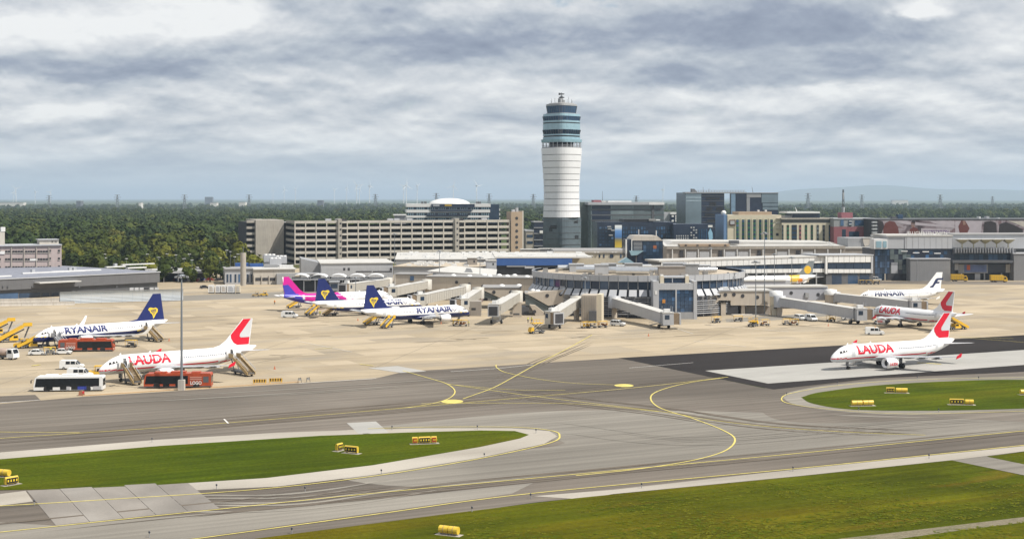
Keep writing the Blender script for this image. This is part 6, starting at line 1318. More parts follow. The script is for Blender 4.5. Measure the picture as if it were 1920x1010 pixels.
def harp_logo(J, FP, zb, zt):
    L = J.L; x, z = L * .868, zb + 1.15; s = 3.9
    out = [(0, .80), (.10, .98), (.30, 1.0), (.55, .93), (.80, .98), (1.0, .82), (.98, .55), (.80, .35), (.62, .02), (.52, -.12), (.50, .1), (.40, .35), (.22, .50), (.16, .66)]
    inn = [(.22, .74), (.45, .80), (.80, .84), (.84, .66), (.70, .44), (.56, .2), (.50, .38), (.36, .55)]
    P = lambda pts: [(x - .9 + u * 3.0 - (0 if True else v), z + v * s * .72 - .2) for u, v in pts]
    strs = [[(.32 + k * .11, .76), (.355 + k * .11, .765), (.585 + k * .035, .30 + k * .05), (.56 + k * .035, .28 + k * .05)] for k in range(5)]
    return [('harp_logo', [P(out)], M_harp), ('harp_hollow_panel', [P(inn)], M_navyl), ('harp_strings_in_the_hollow', [P(q_) for q_ in strs], M_harp)]
def l_logo(J, FP, zb, zt):
    L = J.L
    band = [(L - 3.3, zt - .04), (L - 1.35, zt - .04), (L - 4.15, zb + 3.0), (L - 4.3, zb + 2.5), (L - 4.0, zb + 2.15), (L - 1.75, zb + 2.15), (L - 1.98, zb + .55), (L - 4.9, zb + .55), (L - 5.8, zb + 1.1), (L - 6.45, zb + 2.1), (L - 6.5, zb + 2.9)]
    tri = [(L - 1.0, zt - .04), (L - 1.3, zt - .04), (L - 4.1, zb + 3.0), (L - 4.25, zb + 2.5), (L - 3.95, zb + 2.2), (L - 1.7, zb + 2.2)]
    return [('letter_logo', [band], M_lred), ('grey_field', [tri], M_airg)]
def f_logo(J, FP, zb, zt):
    L = J.L; sh = lambda pts: [(L - 6.6 + u * 4.6 + v * 1.9, zb + .8 + v * 3.4) for u, v in pts]
    return [('letter_logo', [sh([(0, 0), (.32, .0), (.42, .42), (.72, .42), (.72, .60), (.46, .60), (.50, .80), (.9, .80), (.9, 1.0), (.36, 1.0), (.2, .9), (.14, .22), (0, .14)])], M_ngrey)]
def w_logo(J, FP, zb, zt):
    L = J.L; P0, P1, P2, P3, P4, P5 = FP[2], FP[3], FP[4], FP[5], FP[1], FP[0]
    return [('violet_field', [[(L - 6.2, J.zc + 2.0), (L - 3.2, zb + 3.6), (L - 1.25, zb + 3.4), (L - 1.95, zb + .1), (L - 3.0, zb), (L - 8.0, zb + .2)]], M_purp), ('white_tip', [[(L - 1.5, zt - .02), (L - .92, zt - .02), (L - 1.35, zt - 2.2)]], M_air)]
def c_logo(J, FP, zb, zt):
    L = J.L; r = 1.75; cx, cz = L - 4.2, zb + 2.5; circ = lambda rr_: [(cx + rr_ * math.cos(k * .3927), cz + rr_ * math.sin(k * .3927)) for k in range(16)]
    return [('round_emblem', [circ(r)], mat('emblem_yellow', (.68, .42, .03), .4)), ('emblem_bird', [[(cx - 1.2, cz - .1), (cx + 1.2, cz + .9), (cx + .2, cz + .1), (cx + .6, cz - 1.1), (cx - .2, cz - .2)]], M_dgrey)]
def liv_r(fx, zr, c): 
    lim = -.24 + .6 * max(0, fx - .80) * 1.0
    return 1 if zr < lim - .03 else (2 if zr < lim + .04 else 0)
LIV_R = dict(mats=[M_air, M_navyl, M_harp], f=liv_r, belly=M_navyl, fin=M_navyl, tip=M_air, eng=M_air, logo=harp_logo, stab=M_airg)
def rtext(w_=12.2, xa=7.6): return [('RYANAIR', xa, w_, 1.85, .0, M_navyl)]
LIV_L = dict(mats=[M_air, M_airg, M_lred], f=lambda fx, zr, c: (2 if -.56 < zr < -.44 and fx < .82 else (1 if zr < -.56 else 0)), belly=M_airg, fin=M_air, tip=M_lred, logo=l_logo, text=[('LAUDA', 6.0, 9.6, 2.15, -.10, M_lred)], engtext='LAUDA', textm=M_lred)
LIV_F = dict(mats=[M_air, M_airg], f=lambda fx, zr, c: 0 if zr > -.7 else 1, belly=M_airg, fin=M_air, logo=f_logo, text=[('FINNAIR', 6.2, 12.6, 1.7, .0, M_ngrey)])
def liv_w(fx, zr, c):
    if fx > .965: return 0
    if fx > .80 + .05 * zr: return 2
    if fx > .62 - .10 * zr and zr < -.30 - .3 * (.8 - fx): return 2
    if fx > .45 + .05 * zr: return 1
    return 0
LIV_W = dict(mats=[M_air, M_mag, M_purp], f=liv_w, belly=M_air, fin=M_mag, tip=M_mag, logo=w_logo, stab=M_air)
LIV_C = dict(mats=[M_air, M_airg, mat('tail_yellow', (.72, .48, .05), .4), mat('tail_orange', (.66, .22, .03), .4)], f=lambda fx, zr, c: (2 if .64 < fx < .74 + .04 * zr else (3 if fx >= .74 and fx < .80 and zr < .3 else (1 if fx > .9 else 0))), fin=mat('fin_grey', (.17, .19, .20), .4), logo=c_logo, belly=M_airg)
A = dict
jets = {}
jets['rl'] = jet('b', 'white jet with navy belly, nose left, stairs at both doors', 62, 653, 314, True, {**LIV_R, 'text': rtext(12.3, 8.0), 'badge': [(6.0, 1.75, .02, M_navyl)]}, 'navy tailed jets with a yellow harp', 'fr')
jets['rf'] = jet('b', 'nearest of the two white and navy jets parked nose right at the gates', 880, 600.5, 676, False, {**LIV_R, 'text': rtext(13.0, 7.6), 'badge': [(5.9, 1.75, .02, M_navyl)]}, 'navy tailed jets with a yellow harp')
jets['rm'] = jet('b', 'navy tailed jet parked nose right just behind another of the same livery', 790, 586, 585, False, {**LIV_R, 'text': rtext(13.0, 7.6), 'badge': [(5.9, 1.75, .02, M_navyl)]}, 'navy tailed jets with a yellow harp')
jets['ll'] = jet('a', 'white jet with a red tail emblem, nose left, between the buses and two boarding stairs', 185, 719, 480, True, LIV_L, 'white jets with a red tail emblem', 'fr')
jets['lr'] = jet('a', 'white jet with a red tail emblem taxiing alone on the pale strip', 1558, 695, 1789, True, {**LIV_L, 'text': [('LAUDA', 6.3, 10.6, 2.15, -.08, M_lred)]}, 'white jets with a red tail emblem')
jets['lm'] = jet('a', 'red tail emblem jet docked at a bridge, yellow stairs at its rear door', 1634, 604, 1794, False, LIV_L, 'white jets with a red tail emblem', 'R')
jets['fi'] = jet('a', 'all white jet with a dark letter on its fin, behind the right jet bridges', 1607, 575, 1771, True, LIV_F, None)
jets['wz'] = jet('l', 'jet with a magenta and violet rear half and a white nose at the gates', 737, 573, 524, False, LIV_W, None)
jets['co'] = jet('a', 'far white jet with a yellow round emblem on its dark fin before the glazed finger', 1385, 543, 1530, True, LIV_C, None)

# ================================================================ JET BRIDGES
M_br = mat('bridge_panel', (.46, .44, .395), .5, var=.05, vs=.5, streak=.08)
M_brg = mat('bridge_grey', (.40, .41, .43), .5, var=.05, vs=.5, streak=.08)
M_bel = mat('bellows_tan', (.20, .15, .10), .8, var=.15, vs=2)
def bridge(label, A_, B_, cab_dir, m=M_br, ribs=True, stairs=True, rot=True, col=True, cabw=3.4):
    """A_: (px, py, Y) centre of the tunnel at the fixed end; B_: (px, py, ground row) centre at the cab, wheels on the ground row"""
    ya = A_[2]; pa = Vector((AT(A_[0], ya), ya, ZAT(A_[1], ya))); yb = F * H / (B_[2] - HZ); pb = Vector((AT(B_[0], yb), yb, ZAT(B_[1], yb)))
    root = thing('jet_bridge', label, 'jet bridge', (pb.x, pb.y, 0), 0, 'jet bridges'); o = Vector((pb.x, pb.y, 0)); a = pa - o; b = pb - o
    d = (b - a); Lh = d.length; u = d.normalized(); side = Vector((-u.y, u.x, 0)).normalized(); up = Vector((0, 0, 1))
    def tun(name, p, q_, hw, hh, mt):
        mb = MB(); mb.loft([[c + side * (i * hw) + up * (j * hh) for i, j in ((-1, -1), (1, -1), (1, 1), (-1, 1))] for c in (p, q_)], 0, True, False); t_ = mb.build(name, mt, root)
        if ribs:
            mb = MB(); nr = int((q_ - p).length / .9)
            for k in range(nr):
                c = p + (q_ - p) * ((k + .5) / nr)
                for sg in (-1, 1): mb.bar(c + side * sg * (hw + .03) - up * hh * .96, c + side * sg * (hw + .03) + up * hh * .96, .10, .16)
            mb.build('rib', mt, t_, kind='stuff')
        mb = MB(); mb.loft([[c + side * (i * (hw + .08)) + up * (hh + j) for i, j in ((-1, .0), (1, .0), (1, .12), (-1, .12))] for c in (p, q_)], 0, True, False); mb.build('roof', M_roofw, t_)
        return t_
    tun('outer_tunnel', a + u * Lh * .40, b - u * 1.6, 1.65, 1.55, m); tun('inner_tunnel', a + u * 1.2, a + u * Lh * .55, 1.42, 1.36, m)
    if rot:
        mb = MB(); mb.lathe([(2.0, -1.9), (2.0, 1.9), (.1, 2.1)], 18, 0, tuple(a)); mb.build('rotunda', m, root)
    if col: mb = MB(); mb.tube((a.x, a.y, 0), (a.x, a.y, a.z - 1.9), .9, None, 12); mb.build('column', M_beige, root)
    # cab, turned to cab_dir (degrees)
    cd = Vector((math.cos(R_(cab_dir)), math.sin(R_(cab_dir)), 0)); cs = Vector((-cd.y, cd.x, 0)); z = up * b.z
    def cbox(name, f0, f1, s0, s1, z0, z1, mt, par=None): mb = MB(); mb.loft([[cd * f + cs * s_ + z + up * zz for s_, zz in ((s0, z0), (s1, z0), (s1, z1), (s0, z1))] for f in (f0, f1)], 0, True, False); return mb.build(name, mt, par or root)
    w2 = cabw / 2
    cb_ = cbox('cab', -1.7, 1.5, -w2, w2, -1.8, 1.75, m); cbox('cab_roof', -1.9, 1.7, -w2 - .1, w2 + .1, 1.76, 1.95, M_roofw, cb_); cbox('cab_window', -1.2, .2, -w2 - .05, -w2 - .01, -.1, 1.2, M_glass, cb_); cbox('cab_window', -1.2, .2, w2 + .01, w2 + .05, -.1, 1.2, M_glass, cb_)
    cbox('bellows', 1.5, 3.2, -w2 + .1, w2 - .1, -1.6, 1.6, M_bel, cb_); cbox('canopy_frame', 3.2, 3.7, -w2, w2, -1.75, 1.7, M_ltgrey, cb_); cbox('canopy_opening', 3.71, 3.76, -w2 + .35, w2 - .35, -1.4, 1.35, M_dkin, cb_)
    cbox('roof_unit', -1.2, .6, -.7, .7, 1.96, 2.9, M_whtp, cb_)
    mb = MB(); [mb.tube(tuple(cd * f + cs * s_ + z + up * 1.95), tuple(cd * f + cs * s_ + z + up * 3.7), .06, None, 4) for f, s_ in ((-1.5, 1.2), (1.2, -1.2), (1.2, 1.2))]; mb.build('roof_lamp_post', M_ltgrey, cb_)
    # wheeled leg
    lp = -u * 2.8; lb = Vector((lp.x, lp.y, 0)); mb = MB()
    for sg in (-1, 1): mb.bar(tuple(lb + side * sg * 1.2 + up * .9), tuple(lb + side * sg * 1.2 + up * (b.z - 1.4 - u.z * 2.8)), .38, .38)
    mb.bar(tuple(lb - side * 1.9 + up * .9), tuple(lb + side * 1.9 + up * .9), .5, .5); mb.bar(tuple(lb - side * 1.2 + up * (b.z * .55)), tuple(lb + side * 1.2 + up * (b.z * .55)), .3, .3); lg = mb.build('leg_frame', M_grey, root)
    for sg in (-1, 1):
        mb = MB(); c = lb + side * sg * 1.6; mb.tube(tuple(c - side * .25 + up * .62), tuple(c + side * .25 + up * .62), .62, None, 14); mb.build('wheel', M_tyre, lg)
    if stairs:
        mb = MB(); s0 = -u * 2.2 + side * 1.9; s0 = s0 * (1 if s0.y < (-u * 2.2 - side * 1.9).y else 1); sd2 = side if (side.y < 0) else -side
        p0 = -u * 1.8 + sd2 * 2.3 + z - up * 1.6; p1 = -u * 7.5 + sd2 * 2.3 + up * .2; mb.bar(tuple(p0), tuple(p1), .9, .14); mb.bar(tuple(p0 + up * .9 + sd2 * .45), tuple(p1 + up * .9 + sd2 * .45), .08); mb.bar(tuple(p0 + up * .45 + sd2 * .45), tuple(p1 + up * .45 + sd2 * .45), .06)
        for k in range(8): c = p0.lerp(p1, (k + .5) / 8); mb.bar(tuple(c + up * .12 - sd2 * .4), tuple(c + up * .12 + sd2 * .4), .28, .06)
        mb.build('stairs', M_grey, root)
    return root
bridge('pale jet bridge farthest left, ending at the white nose of the pink-tailed jet', (727, 529, 590), (650, 540, 563), 250, rot=True, stairs=False)
bridge('pale ribbed jet bridge above the white nose of the magenta and violet jet', (800, 533, 540), (733, 547, 572), 200, stairs=False)
bridge('long pale jet bridge over the nose of the second harp-tailed jet', (872, 543, 505), (786, 562, 585.5), 205, stairs=False)
bridge('short pale jet bridge at the nose of the nearest harp-tailed jet', (897, 549, 490), (866, 570, 594), 215, stairs=False)
bridge('jet bridge left of the wedge heads, its dark cab mouth open towards the camera', (969, 556, 470), (927, 581, 608), 265, stairs=False)
bridge('jet bridge with a tan folded bellows beside the yellow catering lift', (1081, 566, 455), (1036, 595, 617), 300, stairs=False)
bridge('long jet bridge in the middle before the glass stair box, with stairs, cab facing right', (1152, 566, 462), (1252, 597, 616.5), 5, M_brg, False)
bridge('long grey jet bridge on the right docked at the red-lettered jet', (1462, 565, 470), (1614, 589, 608), 3, M_brg, False)
bridge('rear grey jet bridge docked at the all white jet', (1565, 557, 500), (1716, 574, 596), 3, M_brg, False, False)
# ================================================================ VEHICLES AND APRON EQUIPMENT
M_tans = mat('stairs_tan', (.42, .30, .14), .6, var=.08)
M_or = mat('bus_orange', (.40, .070, .025), .4, var=.18, vs=.9, streak=.15)
M_veh = mat('vehicle_white', (.70, .71, .71), .35, var=.03)
M_vyel = mat('vehicle_yellow', (.66, .40, .03), .45, var=.06, vs=.8)
M_vgl = mat('vehicle_glass', (.012, .015, .018), .12, var=.1, spec=.3)
M_lamp = mat('lamp_glass', (.7, .7, .65), .2)
M_tail = mat('tail_lamp', (.4, .02, .02), .3)
def wheel_part(root, x, y, r=.36, w_=.24):
    mb = MB(); mb.lathe([(r * .55, -w_ / 2), (r, -w_ / 2 + .03), (r, w_ / 2 - .03), (r * .55, w_ / 2)], 14, 0, (x, y, r), True, True, 'y'); wl = mb.build('wheel', M_tyre, root)
    mb = MB(); mb.lathe([(r * .5, -w_ / 2 - .01), (r * .5, w_ / 2 + .01)], 10, 0, (x, y, r), True, True, 'y'); mb.build('rim', M_strut, wl)
def at(px, py): return (*G(px, py), 0)
def taper_body(prof, wd, belt, taper):
    """side outline (x,z) given a width that narrows above the belt line"""
    mb = MB(); n = len(prof); vs = []
    for sg in (-1, 1):
        for x, z in prof: vs.append((x, sg * wd / 2 * (1 - taper * max(0, z - belt)), z))
    mb.add(vs, [tuple(range(n))[::-1], tuple(range(n, 2 * n))] + [(i, (i + 1) % n, n + (i + 1) % n, n + i) for i in range(n)]); return mb
def sidequad(root, name, pts, wd, belt, taper, m, off=.015):
    for sg in (-1, 1): mb = MB(); mb.add([(x, sg * (wd / 2 * (1 - taper * max(0, z - belt)) + off), z) for x, z in pts], [tuple(range(len(pts)))]); mb.build(name, m, root)
def bus(label, px, py, rz, m, stripe=None, words=None, group='apron buses'):
    """nose towards -x"""
    o = thing('apron_bus', label, 'bus', at(px, py), rz, group); L, wd, h = 13.6, 3.0, 3.05
    mb = taper_body([(-L / 2, .32), (-L / 2 - .05, 1.2), (-L / 2 + .22, 2.75), (-L / 2 + .6, h), (L / 2 - .25, h), (L / 2, h - .25), (L / 2, .32)], wd, 1.2, .02); mb.build('body', m, o)
    sidequad(o, 'window_band', [(-L / 2 + .2, .98), (L / 2 - .7, .98), (L / 2 - .7, 2.68), (-L / 2 + .5, 2.68)] if not words else [(-L / 2 + .2, .95), (2.1, .95), (2.1, 2.6), (-L / 2 + .5, 2.6)], wd, 1.2, .02, M_vgl)
    mb = MB(); mb.add([(-L / 2 - .06, -1.35, 1.0), (-L / 2 - .06, 1.35, 1.0), (-L / 2 + .17, 1.33, 2.55), (-L / 2 + .17, -1.33, 2.55)], [(0, 1, 2, 3)]); mb.build('windscreen', M_vgl, o)
    mb = MB(); mb.box(L / 2, L / 2 + .03, -1.2, 1.2, 1.1, 2.5); mb.build('rear_panel', M_vgl, o)
    for x in (-L / 2 + 2.5, -L / 2 + 5.2, .6) if not words else (-2.9, -.4): 
        for sg in (-1, 1): mb = MB(); mb.box(x, x + 1.25, sg * 1.5 - .03, sg * 1.5 + .03, .42, 2.5); mb.build('door', M_vgl, o)
    for x in (-L / 2 + 2.6, L / 2 - 3.0):
        for sg in (-1, 1):
            wheel_part(o, x, sg * 1.32, .5, .3); mb = MB(); mb.lathe([(.66, -.02), (.66, .02)], 16, 0, (x, sg * 1.5, .55), False, True, 'y'); mb.build('wheel_arch', M_black, o)
    for x, l2, hh in ((-3.6, 2.4, .28), (0, 3.0, .36), (3.6, 1.8, .24)): mb = MB(); mb.box(x - l2 / 2, x + l2 / 2, -.9, .9, h, h + hh); mb.build('roof_unit', m if words else M_veh, o)
    for sg in (-1, 1):
        mb = MB(); mb.bar((-L / 2 - .05, sg * 1.4, 2.5), (-L / 2 - .45, sg * 1.65, 2.4), .07); mb.box(-L / 2 - .55, -L / 2 - .38, sg * 1.65 - .12, sg * 1.65 + .12, 1.8, 2.35); mb.build('mirror', M_black, o)
        mb = MB(); mb.box(-L / 2 - .08, -L / 2 - .02, sg * 1.0 - .25, sg * 1.0 + .25, .62, .85); mb.build('headlight', M_lamp, o)
    if stripe: sidequad(o, 'blue_panel', [(1.4, .4), (3.6, .4), (3.6, 1.05), (1.4, 1.05)], wd, 1.2, .02, stripe, .02)
    if not words: sidequad(o, 'skirt_panel', [(-1.6, .4), (.3, .4), (.3, 1.05), (-1.6, 1.05)], wd, 1.2, .02, M_ltgrey, .02); sidequad(o, 'skirt_panel', [(4.9, .4), (6.5, .4), (6.5, 1.05), (4.9, 1.05)], wd, 1.2, .02, M_ltgrey, .02)
    if words:
        vs, fs = text(words)
        sidequad(o, 'dark_skirt', [(-L / 2 + .1, .33), (L / 2 - .1, .33), (L / 2 - .1, .5), (-L / 2 + .1, .5)], wd, 1.2, .02, M_dgrey, .02)
        for sg in (-1, 1):
            mb = MB(); mb.add([((2.6 + u * 2.3) if sg < 0 else (4.9 - u * 2.3), sg * 1.525, .75 + v * .75) for u, v in vs], fs); mb.build('lettering', M_whtp, o)
            mb = MB(); [mb.add([(2.5, sg * 1.52, z), (4.9, sg * 1.52, z), (4.9, sg * 1.52, z + .22), (2.5, sg * 1.52, z + .22)], [(0, 1, 2, 3)]) for z in (1.75, 2.15)]; mb.build('pale_print', mat('faded_print', (.55, .28, .22), .5), o)
        sidequad(o, 'rear_window', [(5.2, 1.2), (6.3, 1.2), (6.3, 2.4), (5.2, 2.4)], wd, 1.2, .02, M_dgrey)
    return o
M_bus_blue = mat('bus_blue', (.03, .05, .30), .4)
bus('white airport bus with dark windows and a blue panel, nearest vehicle on the left apron', 131, 732, R_(5), M_veh, M_bus_blue)
bus('orange bus nose right before the white and navy jet with stairs, no mast before it', 163, 658, R_(180 + 5), M_or, None, 'LOGO')
bus('orange bus nose left by the red emblem jet, standing behind the tall light mast', 335, 726, R_(4), M_or, None, 'LOGO')
def van(label, px, py, rz, kind='van', m=M_veh, group='white apron vans', sc=1.0, bar=None):
    """nose towards -x"""
    o = thing('white_van' if kind != 'car' else 'white_car', label, 'van' if kind != 'car' else 'car', at(px, py), rz, group)
    if kind == 'van': prof = [(-2.6, .35), (-2.65, .8), (-2.5, 1.05), (-1.75, 1.2), (-1.05, 2.0), (-.6, 2.15), (2.4, 2.15), (2.6, 2.0), (2.65, .35)]; wins = ([(-1.62, 1.28), (-1.05, 1.28), (-1.05, 1.9)], [(-.9, 1.28), (.1, 1.28), (.1, 1.92), (-.85, 1.92)], [(.25, 1.28), (1.2, 1.28), (1.2, 1.92), (.25, 1.92)]); ws = ((-1.78, 1.22), (-1.1, 1.97)); ax = (-1.65, 1.65); wd = 1.9
    elif kind == 'suv': prof = [(-2.3, .4), (-2.35, .9), (-2.2, 1.05), (-1.25, 1.15), (-.7, 1.75), (-.3, 1.85), (1.9, 1.85), (2.2, 1.2), (2.25, .4)]; wins = ([(-1.1, 1.2), (-.05, 1.2), (-.05, 1.72), (-.62, 1.72)], [(.05, 1.2), (1.0, 1.2), (1.0, 1.72), (.05, 1.72)], [(1.1, 1.2), (1.95, 1.2), (1.75, 1.7), (1.1, 1.72)]); ws = ((-1.26, 1.17), (-.73, 1.73)); ax = (-1.4, 1.4); wd = 1.85
    else: prof = [(-2.1, .35), (-2.15, .65), (-2.0, .8), (-1.1, .95), (-.4, 1.42), (.1, 1.5), (1.1, 1.46), (1.8, 1.0), (2.05, .92), (2.1, .35)]; wins = ([(-.95, .98), (.05, .98), (.05, 1.4), (-.35, 1.36)], [(.15, .98), (1.45, .98), (1.05, 1.38), (.15, 1.4)]); ws = ((-1.12, .97), (-.43, 1.41)); ax = (-1.3, 1.3); wd = 1.75
    mb = taper_body(prof, wd, 1.0, .12); mb.build('body', m, o)
    for wn in wins: sidequad(o, 'window', wn, wd, 1.0, .12, M_vgl)
    (xa, za), (xb, zb) = ws; ya, yb = wd / 2 * (1 - .12 * max(0, za - 1)) - .08, wd / 2 * (1 - .12 * max(0, zb - 1)) - .1
    mb = MB(); mb.add([(xa - .02, -ya, za + .02), (xa - .02, ya, za + .02), (xb - .02, yb, zb + .02), (xb - .02, -yb, zb + .02)], [(0, 1, 2, 3)]); mb.build('windscreen', M_vgl, o)
    e = prof[-1][0]; mb = MB(); mb.box(e - .02 - (.05 if kind == 'van' else .35), e + .01 - (.05 if kind == 'van' else .2), -.6, .6, 1.2 if kind != 'car' else 1.0, 1.8 if kind != 'car' else 1.3); mb.build('rear_window', M_vgl, o)
    mb = MB(); mb.box(prof[0][0] - .06, prof[0][0] + .04, -wd / 2 + .1, wd / 2 - .1, .3, .58); mb.box(e - .04, e + .06, -wd / 2 + .1, wd / 2 - .1, .3, .55); mb.build('bumper', M_dgrey, o)
    for sg in (-1, 1): mb = MB(); mb.box(prof[1][0] - .03, prof[1][0] + .12, sg * (wd / 2 - .3) - .2, sg * (wd / 2 - .3) + .2, prof[1][1] - .05, prof[1][1] + .12); mb.build('headlight', M_lamp, o)
    for x in ax:
        for sg in (-1, 1): wheel_part(o, x, sg * (wd / 2 - .1), .34, .24)
    if bar: mb = MB(); mb.box(-.3, -.05, -.6, .6, prof[5][1], prof[5][1] + .12); mb.build('roof_beacon', bar, o)
    if sc != 1: o.scale = (sc,) * 3
    return o
M_beac = mat('beacon_amber', (.75, .30, .02), .3)
van('white van with dark side windows on open apron above the white bus', 135, 692, R_(184), 'van')
van('white panel van half hidden behind the white bus', 150, 708, R_(184), 'van')
van('small white van alone on the apron left of the gate jets', 543, 595.5, R_(170), 'van')
van('white car left of the cart, below the nose of the white and navy jet', 70, 665.5, R_(188), 'car', group='white apron cars')
van('white car nearest the orange bus, below the front stairs', 118, 664, R_(188), 'car', group='white apron cars')
van('white off-roader parked right of the ribbed gate tower', 1158, 611, R_(150), 'suv', group='white apron cars')
van('white off-roader, left of the pair under the right jet bridge', 1500, 600, R_(110), 'suv', group='white apron cars')
van('white van, right of the pair under the right jet bridge', 1521, 601.5, R_(105), 'van')
van('white and dark van by the wheels of the right jet bridge', 1594, 599, R_(175), 'van')
van('white van standing clear on the apron before the docked red-lettered jet', 1640, 627.5, R_(172), 'van', bar=M_beac)
van('pale van parked by the dark glass terminal wall', 1642, 527, R_(165), 'van')
van('white car at the foot of the bridge cab before the docked jet', 1652, 608, R_(200), 'car', group='white apron cars')
van('dark car by the pale storage boxes at the far edge of the apron', 384, 541, R_(200), 'car', mat('car_black', (.03, .03, .035), .3), 'cars at the far edge of the apron')

def truck_wheels(o, xs, w2, r=.42):
    for x in xs:
        for sg in (-1, 1): wheel_part(o, x, sg * w2, r, .3)
M_treads = mat('tread_brown', (.20, .14, .07), .7)
def stair_truck(label, px, py, rz, m, h=3.5, cab=True, run=6.0, group='mobile boarding stairs', steps=14, sc=1.0):
    """climbs towards +x; platform end at +x"""
    o = thing('boarding_stairs', label, 'boarding stairs', at(px, py), rz, group); w2 = .95
    mb = MB(); mb.box(-run * .55, run * .62, -.75, .75, .5, .85); mb.bar((-run * .3, 0, .8), (run * .45, 0, h * .8), .3); mb.bar((run * .45, -.6, .8), (run * .62, -.6, h - .2), .18); mb.bar((run * .45, .6, .8), (run * .62, .6, h - .2), .18); mb.build('chassis', M_dgrey, o)
    for sg in (-1, 1):
        mb = MB(); mb.prism([(-run * .55, .45), (-run * .48, .35), (run * .42, h - .35), (run * .42, h + .22), (run * .36, h + .22), (-run * .55, .95)], sg * w2 - .05, sg * w2 + .05, 'y'); mb.build('side_panel', m, o)
        mb = MB(); mb.bar((-run * .55, sg * w2, 1.75), (run * .4, sg * w2, h + 1.05), .08); mb.bar((run * .4, sg * w2, h + 1.05), (run * .72, sg * w2, h + 1.05), .08); [mb.bar((-run * .55 + run * .95 * f, sg * w2, 1.3 + (h - .5) * f), (-run * .55 + run * .95 * f, sg * w2, 1.75 + (h - .7) * f), .06) for f in (0, .33, .66, 1)]; mb.build('handrail', M_ltgrey, o)
    for k in range(steps): mb = MB(); f = k / (steps - 1); x = -run * .52 + run * .92 * f; mb.box(x - .2, x + .2, -w2 + .06, w2 - .06, .52 + (h - .6) * f, .64 + (h - .6) * f); mb.build('step', M_grey if m is not M_tans else M_treads, o)
    mb = MB(); mb.box(run * .40, run * .72, -w2, w2, h - .15, h); mb.build('platform', M_grey, o); mb = MB(); mb.box(run * .42, run * .72, -w2 - .05, -w2 + .05, h, h + .95); mb.box(run * .42, run * .72, w2 - .05, w2 + .05, h, h + .95); mb.build('platform_side', m, o)
    if cab:
        mb = taper_body([(-run * .1, .5), (-run * .1 + 0, 1.0), (.3, 1.9), (1.5, 1.9), (1.6, .5)], 2.0, 1.1, .1); [None for _ in ()]; c_ = mb.build('cab', m, o); mb = MB(); mb.box(.35, 1.4, -1.0, -.96, 1.15, 1.7); mb.box(.35, 1.4, .96, 1.0, 1.15, 1.7); mb.build('window', M_vgl, c_)
    truck_wheels(o, (-run * .36, run * .34), .75, .4)
    if sc != 1: o.scale = (sc,) * 3
    return o
stair_truck('biggest yellow boarding stairs at the left edge, dark treads facing the camera', 22, 641, R_(28), M_vyel, 4.2, True, 7.2)
stair_truck('yellow boarding stairs leaning right just before the nose of the white and navy jet', 58, 652, R_(25), M_vyel, 3.4, True, 6.4)
stair_truck('yellow boarding stairs cut off by the left picture edge behind the biggest ones', -6, 628, R_(28), M_vyel, 3.9, True, 6.8)
def near_door(J_, key, xl, side, off):
    r = jets[key][0]; M = Matrix.Translation(r.location) @ Matrix.Rotation(r.rotation_euler.z, 4, 'Z'); p = M @ Vector((xl, side * off, 0)); return p, r.rotation_euler.z
def door_stairs(key, label, xl, side, m, h, run, cab=False):
    p, a = near_door(None, key, xl, side, jets[key][1].R + .15 + run * .72)
    x, y = p.x, p.y; o = stair_truck(label, 960, 700, 0, m, h, cab, run); o.location = (x, y, 0); o.rotation_euler = (0, 0, a + (math.pi / 2 if side < 0 else -math.pi / 2)); return o
door_stairs('ll', 'tan boarding stairs at the front door of the red emblem jet on the left', 5.0, -1, M_tans, 3.3, 4.6)
door_stairs('ll', 'tan boarding stairs at the rear door of the red emblem jet on the left', 30.4, -1, M_tans, 3.5, 6.6)
door_stairs('rl', 'grey boarding stairs at the front door of the white and navy jet', 5.0, -1, M_ltgrey, 2.9, 5.0)
door_stairs('rl', 'tan boarding stairs at the rear door of the white and navy jet', 32.0, -1, M_tans, 3.1, 5.4)
door_stairs('lm', 'bright yellow boarding stairs at the rear door of the docked red-lettered jet', 30.4, 1, M_vyel, 3.6, 6.6, True)
for i, (px, py, a, l) in enumerate(((551, 577.5, 40, 'yellow stairs below the violet tail of the magenta jet'), (584, 591, 60, 'yellow stairs with a red frame left of the second navy tail'), (619, 591.5, 40, 'yellow stairs below the tail of the second harp-tailed jet'), (696, 608.5, 40, 'yellow stairs below the tail of the nearest gate jet'), (726, 614.5, 65, 'yellow stairs standing nearest the camera below the nearest gate jet'))):
    stair_truck(l, px, py, R_(a), M_vyel if i != 2 else M_tans, 2.7, False, 4.6, 'yellow stairs at the gate jets', 9)

